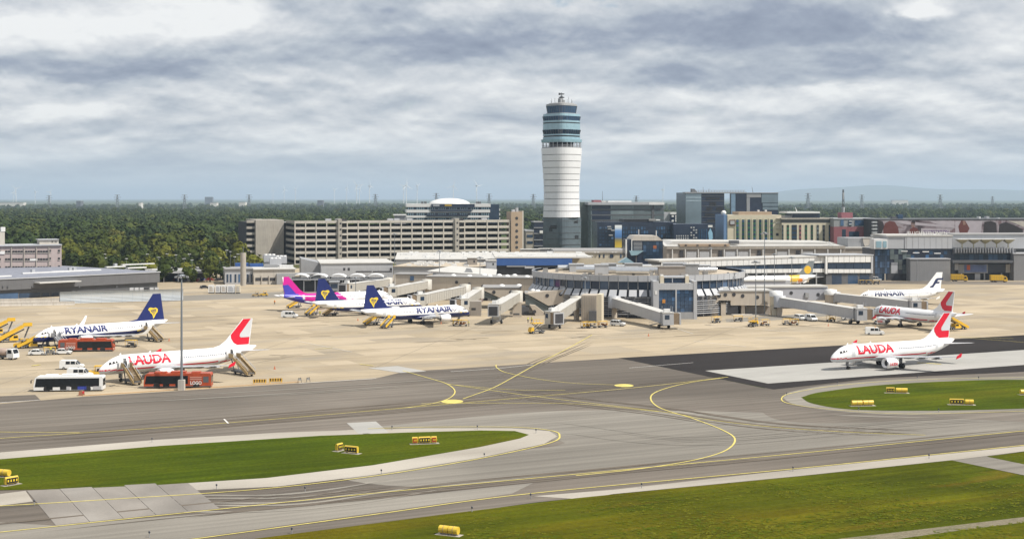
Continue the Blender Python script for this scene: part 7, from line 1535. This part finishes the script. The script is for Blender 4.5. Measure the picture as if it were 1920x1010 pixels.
def tug(label, px, py, rz, m=M_vyel, group='yellow tractors and carts', sc=1.0):
    o = thing('baggage_tractor', label, 'tractor', at(px, py), rz, group); mb = MB(); mb.prism([(-1.6, .35), (-1.6, .95), (-1.1, 1.1), (-.3, 1.1), (-.2, .95), (1.5, .95), (1.55, .35)], -.75, .75, 'y'); mb.build('body', m, o)
    mb = MB(); mb.box(-.25, 1.1, -.72, .72, 1.85, 1.95); [mb.bar((x, y, .95), (x, y, 1.85), .08) for x in (-.2, 1.05) for y in (-.68, .68)]; mb.build('canopy', m, o); mb = MB(); mb.box(.2, .8, -.5, .5, .95, 1.4); mb.build('seat', M_black, o); truck_wheels(o, (-1.0, 1.0), .72, .35); o.scale = (sc,) * 3; return o
def cart(label, px, py, rz, loadm=None, group='baggage carts', sc=1.0):
    o = thing('baggage_cart', label, 'baggage cart', at(px, py), rz, group); mb = MB(); mb.box(-1.4, 1.4, -.75, .75, .5, .62); mb.bar((-1.4, 0, .5), (-2.2, 0, .4), .08); mb.build('bed', M_dgrey, o)
    mb = MB(); [mb.bar((x, y, .6), (x, y, 1.9), .07) for x in (-1.35, 1.35) for y in (-.7, .7)]; mb.box(-1.42, 1.42, -.78, .78, 1.9, 1.96); mb.build('frame', M_vyel if loadm else M_grey, o); truck_wheels(o, (-.95, .95), .6, .28)
    r2 = random.Random(int(px)); mb = MB()
    for k in range(6): x, y = r2.uniform(-1.1, .9), r2.uniform(-.6, .3); mb.box(x, x + .6, y, y + .4, .62 + .3 * (k % 2), .95 + .35 * (k % 2))
    mb.build('luggage', loadm or M_tans, o, kind='stuff'); o.scale = (sc,) * 3; return o
tug('yellow tractor before the nose wheel of the white and navy jet', 41, 652, R_(10), sc=1.25); tug('orange tractor on the grey road left of the yellow one behind the gates', 480, 556, R_(5), M_tans); tug('yellow tractor on the grey road behind the gates', 495, 555, R_(5))
tug('yellow belt tractor under the nose of the red emblem jet', 180, 706, R_(8), sc=1.25)
Lc = mat('luggage_rust', (.24, .10, .04), .8, var=.4, vs=3)
for i, (px, py, l) in enumerate(((246, 651, 'small dark cart on the apron right of the orange bus by the navy jet'), (93, 665, 'cart between the two white cars on the left'), (857, 611, 'luggage cart, left of two before the front harp-tailed jet'), (868, 611.5, 'luggage cart, right of two before the front harp-tailed jet'), (1098, 615, 'yellow cart, left of the group before the ribbed gate tower'), (1110, 615, 'dark cart in the middle of the group before the ribbed gate tower'),
                               (1130, 614, 'rust luggage cart at the right of the ribbed gate tower'), (1384, 603, 'small dark cart left of the light mast before the right pier'), (1343, 605, 'low flat dark cart on open apron right of the glass box'), (1434, 610.5, 'red-brown cart right of the yellow lift before the right pier'), (1476, 609, 'flat pale cart before the right pier'), (1489, 609.5, 'dark loaded cart before the two white vehicles'),
                               (1558, 602.5, 'tan flat cart between vans and bridge stairs'), (1616, 533, 'dark cart, left of three before the dark glass terminal'), (1629, 533, 'dark cart, middle of three before the dark glass terminal'), (1643, 533, 'dark cart, right of three before the dark glass terminal'), (745, 574, 'luggage cart under the front of the magenta jet'), (836, 584, 'luggage cart behind the nose of the front harp-tailed jet'), (822, 582, 'second luggage cart behind the front harp-tailed jet'), (590, 577, 'dark cart under the belly of the magenta jet'), (607, 576, 'cart nearer the middle under the magenta jet'))):
    cart(l, px, py, R_((i * 37) % 50 - 10), Lc if i in (2, 3, 6, 9, 11, 16, 17, 18) else (M_vyel if i in (4, 12) else (M_whtp if i == 10 else M_dgrey)))
def lift_truck(label, px, py, rz, h=2.6):
    o = thing('catering_lift', label, 'lift truck', at(px, py), rz, 'yellow lift trucks'); mb = MB(); mb.box(-2.4, 2.2, -.9, .9, .55, .85); mb.build('chassis', M_dgrey, o)
    mb = MB(); [mb.bar((-1.4 * s_, y, .9), (1.2 * s_, y, h), .14) for s_ in (-1, 1) for y in (-.7, .7)]; mb.build('scissor_arm', M_black, o); mb = MB(); mb.box(-1.7, 1.6, -1.0, 1.0, h, h + .2); [mb.bar((x, y, h), (x, y, h + 1.1), .07) for x in (-1.65, -.5, .6, 1.55) for y in (-.95, .95)]; [mb.bar((-1.65, y, h + 1.1), (1.55, y, h + 1.1), .07) for y in (-.95, .95)]; mb.build('platform', M_vyel, o)
    mb = taper_body([(1.3, .6), (1.3, 1.9), (2.0, 1.9), (2.3, 1.3), (2.35, .6)], 1.8, 1.2, .1); mb.build('cab', M_vyel, o); truck_wheels(o, (-1.6, 1.6), .8, .42); return o
lift_truck('yellow lift truck with workers on its platform between two jet bridges', 1006, 625, R_(210), 2.9); lift_truck('yellow lift truck at the foot of the light mast before the right pier', 1412, 612, R_(60), 1.5)
def tanker(label, px, py, rz):
    o = thing('tanker_truck', label, 'truck', at(px, py), rz); mb = MB(); mb.lathe([(.7, -3.2), (.95, -3.0), (.95, 1.0), (.7, 1.2)], 16, 0, (0, 0, 1.75), True, True, 'x'); mb.build('tank', mat('tank_dull', (.42, .33, .28), .4, .2), o); mb = MB(); mb.box(-3.3, 3.4, -.8, .8, .55, .9); mb.build('chassis', M_dgrey, o)
    mb = taper_body([(1.5, .5), (1.5, 2.6), (3.0, 2.6), (3.45, 1.5), (3.5, .5)], 2.3, 1.4, .06); c_ = mb.build('cab', M_veh, o); mb = MB(); mb.add([(3.46, -.95, 1.55), (3.46, .95, 1.55), (3.06, .88, 2.5), (3.06, -.88, 2.5)], [(0, 1, 2, 3)]); mb.build('windscreen', M_vgl, c_)
    for sg in (-1, 1): mb = MB(); mb.add([(1.75, sg * 1.14, 1.55), (3.0, sg * 1.14, 1.55), (2.75, sg * 1.09, 2.4), (1.75, sg * 1.09, 2.4)], [(0, 1, 2, 3)]); mb.build('window', M_vgl, c_)
    truck_wheels(o, (-2.3, -1.2, 2.5), .95, .5); return o
tanker('white-cabbed small tanker truck at the left edge, left of the white cars', 8, 673, R_(-18))
def box_truck(label, px, py, rz):
    o = thing('box_truck', label, 'truck', at(px, py), rz, 'yellow trucks at the right terminal'); mb = MB(); mb.box(-4.2, 1.6, -1.2, 1.2, .9, 3.3); mb.build('box_body', M_vyel, o); mb = taper_body([(1.7, .6), (1.7, 2.7), (2.9, 2.7), (3.4, 1.6), (3.45, .6)], 2.3, 1.5, .06); mb.build('cab', M_vyel, o)
    mb = MB(); mb.add([(3.42, -.95, 1.65), (3.42, .95, 1.65), (2.95, .9, 2.6), (2.95, -.9, 2.6)], [(0, 1, 2, 3)]); mb.box(1.9, 2.8, -1.19, -1.16, 1.6, 2.4); mb.build('window', M_vgl, o); mb = MB(); mb.box(-4.2, 3.2, -.9, .9, .5, .89); mb.build('chassis', M_dgrey, o); truck_wheels(o, (-3, -1.8, 2.4), .95, .5)
    mb = MB(); [mb.box(-3.8 + k * 1.1, -3.7 + k * 1.1, -1.24, -1.2, 1, 3.2) for k in range(6)]; mb.build('rib', M_tans, o, kind='stuff'); return o
box_truck('yellow box truck partly in the shade beside the grey terminal volume', 1800, 527.5, R_(-12)); box_truck('yellow box truck in the open farthest right by the terminal', 1874, 529, R_(-4))

# yellow and black barrier frames on the apron edge, gangway foot, hydrant block
for i, (px, py) in enumerate(((487, 719), (517, 717))):
    o = thing('barrier_frame', ('yellow-black barrier frame left of a pair at the apron edge', 'yellow-black barrier frame right of a pair at the apron edge')[i], 'barrier', at(px, py), R_(12), 'yellow-black barrier frames'); mb = MB(); mb.box(-1.4, 1.4, -.06, .06, .25, .95); mb.build('panel', mat('barrier_yellow', (.55, .33, .05), .6), o)
    for k in range(5): mb = MB(); mb.box(-1.2 + k * .53, -1.0 + k * .53, -.08, .08, .35, .9); mb.build('stripe', M_black, o)
    mb = MB(); [mb.box(x - .08, x + .08, -.3, .3, 0, .3) for x in (-1.2, 1.2)]; mb.build('foot', M_vyel, o)
o = thing('site_barrier_box', 'red and white small barrier box at the apron edge below the white bus', 'barrier', at(153, 741), R_(12)); mb = MB(); mb.prism([(-.6, 0), (.6, 0), (.5, .7), (.1, .95), (-.5, .8)], -.4, .4, 'y'); mb.build('body', mat('barrier_brown', (.30, .13, .08), .7), o); mb = MB(); mb.box(.2, .5, -.43, .43, .5, .8); mb.build('stripe', M_lred, o)
for i, (px, py) in enumerate(((562, 717), (578, 716))):
    o = thing('marker_frame', ('thin grey marker frame at the apron edge, left one', 'thin grey marker frame at the apron edge, right one')[i], 'marker', at(px, py), .3, 'grey marker frames'); mb = MB(); mb.bar((-.4, 0, 0), (-.3, 0, 1), .09); mb.bar((.4, 0, 0), (.2, 0, 1.1), .09); mb.bar((-.35, 0, .9), (.3, 0, .95), .12); mb.build('frame', M_dgrey, o); mb = MB(); mb.box(-.2, .2, -.1, .1, .5, .8); mb.build('plate', M_grey, o)
# kerb strip along the apron edge
mb = MB(); pts = [Vector(G(*p)) for p in ((155, 742), (250, 736), (340, 730), (440, 724), (560, 716))]
for a_, b_ in zip(pts, pts[1:]): mb.bar((a_.x, a_.y, .08), (b_.x, b_.y, .08), .5, .16)
mb.build('kerb', mat('kerb_tan', (.42, .28, .15), .8, var=.2), kind='structure')

# ---- light masts
M_mast = mat('mast_steel', (.22, .24, .26), .45, .3, var=.06)
def mast(label, px, pybase, pytop, heads=6, block=False, r=.28, Y=None):
    y = Y or F * H / (pybase - HZ); x = AT(px, y); h = ZAT(pytop, y); o = thing('light_mast', label, 'light mast', (x, y, 0), 0, 'apron light masts')
    mb = MB(); mb.tube((0, 0, 0), (0, 0, h), r, r * .5, 10); mb.build('pole', M_mast, o)
    mb = MB(); mb.lathe([(.3, h - .4), (.7, h - .2), (.7, h + .05), (.25, h + .2)], 12); mb.build('head_ring', M_mast, o)
    for k in range(heads):
        a = 2 * math.pi * k / heads; mb = MB(); c = Vector((math.cos(a), math.sin(a), 0)) * 1.15; mb.bar((c.x * .6, c.y * .6, h), (c.x, c.y, h - .2), .1); mb.box(c.x - .26, c.x + .26, c.y - .26, c.y + .26, h - .5, h - .2); mb.build('floodlight', M_grey, o)
    if block: mb = MB(); mb.prism([(-.62, -.6), (.62, -.6), (.62, .6), (-.62, .6)], 0, 2.1, 'z'); mb.build('base_block', M_concl, o)
    return o
mast('tallest light mast, standing on a pale block before the red emblem jet', 340.5, 731, 516, 4, True, .29)
for px, pb_, pt_, l in ((740, 530, 438, 'tall light mast before the middle of the garage, behind the pale jet bridges'), (824, 545, 470, 'light mast above the second pale jet bridge, left of the blue fascia'), (900, 552, 482, 'thin light mast above the beige pier left of the round terminal'), (1433.5, 590, 436, 'tallest mast of the right group, before the cream hotels'), (1417, 612, 490, 'light mast at the yellow lift before the beige right pier'), (1452, 560, 476, 'slim light mast left of the bright-headed one in the right group'), (1484.5, 556, 482, 'light mast with a bright head before the far white jet'), (1332, 520, 465, 'short light mast before the beige terminal bays'), (1097, 600, 520, 'thin pole rising before the round terminal left of its ribbed tower'), (667, 572, 520, 'short pale pole beside the gate kiosk and pink jet')):
    mast(l, px, pb_, pt_, 5, False, .2)
# street lamps of the car park between the trees
mb = MB(); mb.tube((0, 0, 0), (0, 0, 9.5), .12, .08, 6); lp_m = mb.mesh('pole', M_mast); mb = MB(); mb.box(-.9, .9, -.25, .25, 9.45, 9.65); mb.box(-.1, .1, -.7, .7, 9.5, 9.7); lh_m = mb.mesh('lamp_head', M_whtp)
for k, (px, py, Y) in enumerate(((168, 487, 690), (196, 474, 745), (198, 484, 700), (237, 488, 690), (297, 482, 705), (301, 487, 680), (313, 472, 750), (330, 476, 735), (341, 466, 800), (345, 487, 690), (355, 474, 745), (360, 489, 675), (374, 468, 780), (379, 485, 690), (383, 467, 780), (386, 443, 960), (392, 479, 715), (405, 470, 770), (412, 483, 700), (425, 463, 800), (432, 468, 780), (440, 480, 712), (446, 473, 745), (213, 466, 800), (276, 474, 745))):
    o = thing('street_lamp', 'thin white-headed street lamp among the trees of the car park', 'street lamp', (AT(px, Y), Y, 0), k * .7, 'street lamps of the car park among the trees'); link('pole', lp_m, o); link('lamp_head', lh_m, o)
r2 = random.Random(9)
for k in range(42):
    px, Y = r2.uniform(300, 462), r2.choice((662, 668, 690, 696, 732, 738)); o = link('parked_car', r2.choice(cars_m), None, (AT(px, Y), Y, 0), r2.choice((0, 0, 1.57)), 'small parked car in the car park between the trees and the garage', None, 'car', 'parked cars in the car park by the garage')

# ---- taxiway signs with rounded yellow covers
M_sign = mat('sign_yellow', (.66, .46, .05), .4, var=.08, vs=1)
def taxi_sign(label, px, py, rz, segs, front='black', group='taxiway signs'):
    """segs: list of (x, length, kind) kind 'tube' rounded yellow back or 'flat' framed black face"""
    o = thing('taxiway_sign', label, 'taxiway sign', at(px, py), rz, group); lo_, hi_ = min(s_[0] - s_[1] / 2 for s_ in segs), max(s_[0] + s_[1] / 2 for s_ in segs)
    mb = MB(); mb.box(lo_ - .4, hi_ + .4, -.6, .6, .02, .10); mb.build('concrete_base', M_edge, o)
    for x, l_, kd in segs:
        if kd == 'tube':
            pr_ = [(math.cos(a) * .45, .66 + math.sin(a) * .45) for a in [2 * math.pi * k / 14 for k in range(14)]]; mb = MB(); mb.prism(pr_, x - l_ / 2, x + l_ / 2, 'x'); mb.build('rounded_cover', M_sign, o)
            mb = MB(); mb.prism([(math.cos(a) * .48, .66 + math.sin(a) * .48) for a in [2 * math.pi * k / 14 for k in range(14)]], x - .04, x + .04, 'x'); mb.build('band', M_tans, o)
        else:
            mb = MB(); mb.prism([(-.22, .25), (.22, .25), (.26, .9), (.12, 1.2), (-.12, 1.2), (-.26, .9)], x - l_ / 2, x + l_ / 2, 'x'); bx = mb.build('cover', M_sign, o); mb = MB(); mb.box(x - l_ / 2 + .1, x + l_ / 2 - .1, -.30, -.265, .36, 1.05); mb.build('face', M_black if kd == 'flat' else mat('sign_red', (.35, .04, .02), .5), bx)
            mb = MB(); [mb.box(x - l_ / 2 + .25 + k * l_ * .22, x - l_ / 2 + .25 + k * l_ * .22 + l_ * .1, -.32, -.301, .55, .85) for k in range(4)]; mb.build('symbol', M_harp, bx, kind='stuff')
        mb = MB(); [mb.box(x + s_ * l_ * .36 - .06, x + s_ * l_ * .36 + .06, -.15, .15, .08, .5) for s_ in (-1, 1)]; mb.build('leg', M_grey, o)
    return o
taxi_sign('yellow tube sign nearest the camera in the rough meadow', 842, 1003, R_(-24), [(-.62, 1.15, 'tube'), (.62, 1.15, 'tube')])
taxi_sign('three-panel black and red sign near the tip of the left grass island', 796, 832, R_(12), [(-1.55, .85, 'red'), (0, 1.9, 'flat'), (1.5, .85, 'red')])
taxi_sign('black-faced sign set askew in the middle of the left grass island', 659, 850, R_(-26), [(0, 2.3, 'flat')]); taxi_sign('small yellow edge-on sign beside the askew black-faced sign', 636, 845, R_(62), [(0, 1.5, 'flat')])
taxi_sign('yellow tube sign at the left picture edge on the grass', 8, 894, R_(-20), [(0, 1.7, 'tube')]); taxi_sign('edge-on yellow sign just right of the tube sign at the left edge', 21, 909, R_(50), [(0, 1.9, 'flat')])
taxi_sign('long double yellow tube sign lowest on the right grass island', 1617, 761, R_(8), [(-1.1, 2.0, 'tube'), (1.1, 2.0, 'tube')])
taxi_sign('yellow tube with a dark sign on its left, upper one on the right grass island', 1681, 737, R_(-6), [(1.0, 2.2, 'tube'), (-1.2, 1.6, 'flat')])
taxi_sign('dark flat sign with a short yellow tube, rightmost whole one on the right island', 1800, 759, R_(-8), [(-.6, 2.6, 'flat'), (1.7, 1.5, 'tube')]); taxi_sign('yellow sign cut by the right picture edge on the grass island', 1920, 740, R_(10), [(0, 1.6, 'tube')])

# ---- taxiway edge lights, cones
mb = MB(); mb.tube((0, 0, 0), (0, 0, .55), .05, None, 6); le_p = mb.mesh('stem', M_grey); mb = MB(); mb.lathe([(.10, .52), (.13, .62), (.09, .74), (.02, .78)], 8); le_l = mb.mesh('lamp', mat('edge_light_dark', (.04, .045, .06), .3))
for px, py in ((285, 829), (406, 917), (715, 889), (908, 858), (572, 922), (885, 960), (547, 1000), (1203, 915), (1487, 884), (1742, 860), (895, 805), (1005, 812), (735, 806), (64, 947), (1835, 712), (1720, 711), (1570, 722), (1475, 742), (1610, 771), (1760, 773), (995, 935), (280, 1007)):
    o = thing('edge_light', 'small stemmed edge light beside the taxiway pavement', 'edge light', at(px, py), 0, 'edge lights along the taxiways'); link('stem', le_p, o); link('lamp', le_l, o)
mb = MB(); mb.lathe([(.30, 0), (.30, .04), (.2, .05), (.04, .8), (.02, .82)], 10); cn = mb.mesh('traffic_cone', mat('cone_orange', (.35, .09, .03), .6))
for px, py in ((317, 639), (515, 692), (671, 601), (827, 607), (1553, 611), (1216, 630)):
    link('traffic_cone', cn, None, at(px, py), 0, 'small orange traffic cone on the open apron', None, 'traffic cone', 'traffic cones on the apron')

# ---- ground crew
def person_mesh(pose):
    mb = MB(); a, b = pose
    def limb(rings): mb.loft([[(cx + r * math.cos(t_), cy + r * .8 * math.sin(t_), z) for t_ in [2 * math.pi * k / 8 for k in range(8)]] for cx, cy, z, r in rings], 0, True, True)
    bm = bmesh.new()
    # one skinned body: joints and radii
    V = [((0, 0, .95), .15), ((0, 0, 1.18), .15), ((0, 0, 1.40), .17), ((0, 0, 1.52), .07), ((0, 0, 1.60), .085), ((0, 0, 1.70), .10), ((0, 0, 1.78), .06),
         ((-.10, 0, .88), .10), ((-.11, a * .12, .48), .075), ((-.12, a * -.02, .07), .055), ((-.12, -.14 + a * -.02, .04), .045), ((.10, 0, .88), .10), ((.11, -a * .12, .48), .075), ((.12, a * .06, .07), .055), ((.12, -.12 + a * .06, .04), .045),
         ((-.21, 0, 1.40), .07), ((-.26, b * .06, 1.13), .052), ((-.25, -b * .16, .90), .042), ((-.25, -b * .20, .81), .04), ((.21, 0, 1.40), .07), ((.26, -b * .02, 1.13), .052), ((.25, -b * .22, .95), .042), ((.25, -b * .28, .88), .04)]
    E = [(0, 1), (1, 2), (2, 3), (3, 4), (4, 5), (5, 6), (0, 7), (7, 8), (8, 9), (9, 10), (0, 11), (11, 12), (12, 13), (13, 14), (2, 15), (15, 16), (16, 17), (17, 18), (2, 19), (19, 20), (20, 21), (21, 22)]
    me = bpy.data.meshes.new('body_skeleton'); me.from_pydata([v for v, r in V], E, []); o = bpy.data.objects.new('body_skeleton', me); COL.objects.link(o)
    sk = o.modifiers.new('skin', 'SKIN'); o.modifiers.new('sub', 'SUBSURF').levels = 1
    if not me.skin_vertices: 
        bm.from_mesh(me); bm.verts.layers.skin.verify(); bm.to_mesh(me)
    bm.free()
    for i, (v, r) in enumerate(V): me.skin_vertices[0].data[i].radius = (r, r * .85)
    me.skin_vertices[0].data[0].use_root = True
    dg = bpy.context.evaluated_depsgraph_get(); out = bpy.data.meshes.new_from_object(o.evaluated_get(dg)); out.name = 'person'
    bpy.data.objects.remove(o); bpy.data.meshes.remove(me); return out
M_trous = mat('trousers_navy', (.02, .022, .035), .8); M_vest = mat('vest_yellow', (.55, .55, .05), .7); M_skin = mat('skin', (.38, .22, .15), .6); M_hair = mat('hair_dark', (.03, .02, .015), .8); M_shoe = mat('shoe_black', (.015, .015, .015), .6); M_vesto = mat('vest_orange', (.62, .20, .03), .7)
def person_mats(me, vest):
    me.materials.clear()
    for m in (M_trous, vest, M_skin, M_hair, M_shoe): me.materials.append(m)
    for p in me.polygons:
        c = p.center; p.use_smooth = True
        p.material_index = 4 if c.z < .10 else (0 if c.z < .97 and abs(c.x) < .2 else (2 if c.z > 1.5 or (c.z < 1.0 and abs(c.x) > .2) else 1))
        if c.z > 1.73 or (c.z > 1.62 and c.y > .04): p.material_index = 3
    return me
PM = [person_mats(person_mesh((1, 1)), M_vest), person_mats(person_mesh((0, .3)), M_vesto), person_mats(person_mesh((.5, -.6)), M_vest)]
for i, (px, py, z, rz, l) in enumerate(((95, 663, 0, .5, 'person in a hi-vis vest standing between the two white cars on the left'), (815, 600.5, 0, 2, 'person in an orange vest walking below the front harp-tailed jet'), (990, 625, 3.1, 1, 'person in a yellow vest, left of two on the lift platform between the bridges'), (997, 625, 3.1, 2.5, 'person in an orange vest, right of two on the lift platform between the bridges'), (515, 571, 0, .2, 'person in a yellow vest alone on the apron left of the magenta tail'), (850, 611, 0, 1, 'person beside the luggage carts before the front harp-tailed jet'), (879, 611.5, 0, 2, 'person in an orange vest right of the luggage carts'), (1123, 614, 0, 4, 'person walking between the carts by the ribbed gate tower'), (600, 592, 0, 3, 'person near the yellow stairs under the second navy tail'), (1801, 613, 0, 1, 'person alone on the apron right of the docked red-lettered jet'), (104, 664, 0, 2, 'person in an orange vest next to the white car by the orange bus'))):
    x, y = G(px, py); link('person', PM[i % 3], None, (x, y, z), rz, l, None, 'person', 'ground crew on the apron')

# weeds and tufts in the rough meadow (one mass)
r2 = random.Random(21); mb = MB()
def tuft(x, y, s):
    for k in range(5):
        a = r2.random() * 6.28; c, sn = math.cos(a), math.sin(a); w_, h_ = s * .5, s * r2.uniform(.25, .6); bx, by = x + c * s * .4, y + sn * s * .4
        mb.add([(bx - sn * w_, by + c * w_, .09), (bx + sn * w_, by - c * w_, .09), (bx + c * s * 1.1 + sn * w_ * .7, by + sn * s * 1.1 - c * w_ * .7, .09 + h_ * .35), (bx + c * s * 1.1 - sn * w_ * .7, by + sn * s * 1.1 + c * w_ * .7, .09 + h_ * .32)], [(0, 1, 2, 3)])
n_t = 0
while n_t < 2600:
    px = r2.uniform(880, 1960); py = r2.uniform(905, 1012)
    edge = 1012 - (px - 880) * .128
    if py < edge - 28 + r2.gauss(0, 9): continue
    if abs(py - (1012 - (px - 1560) * .118)) < 8 and px > 1540: continue
    x, y = G(px, py)
    if math.sin(x * .21 + y * .13) + math.sin(x * .09 - y * .27) < r2.uniform(-1.4, 1.2): continue
    tuft(x, y, r2.uniform(.10, .26)); n_t += 1
M_weed = ground_mat('weeds', [(.25, (.045, .075, .005)), (.45, (.075, .095, .006)), (.6, (.13, .125, .010)), (.8, (.055, .08, .005))], .35, 0, 1.0, .25, 2.5, spec=.04)
mb.build('weeds', M_weed, kind='stuff')
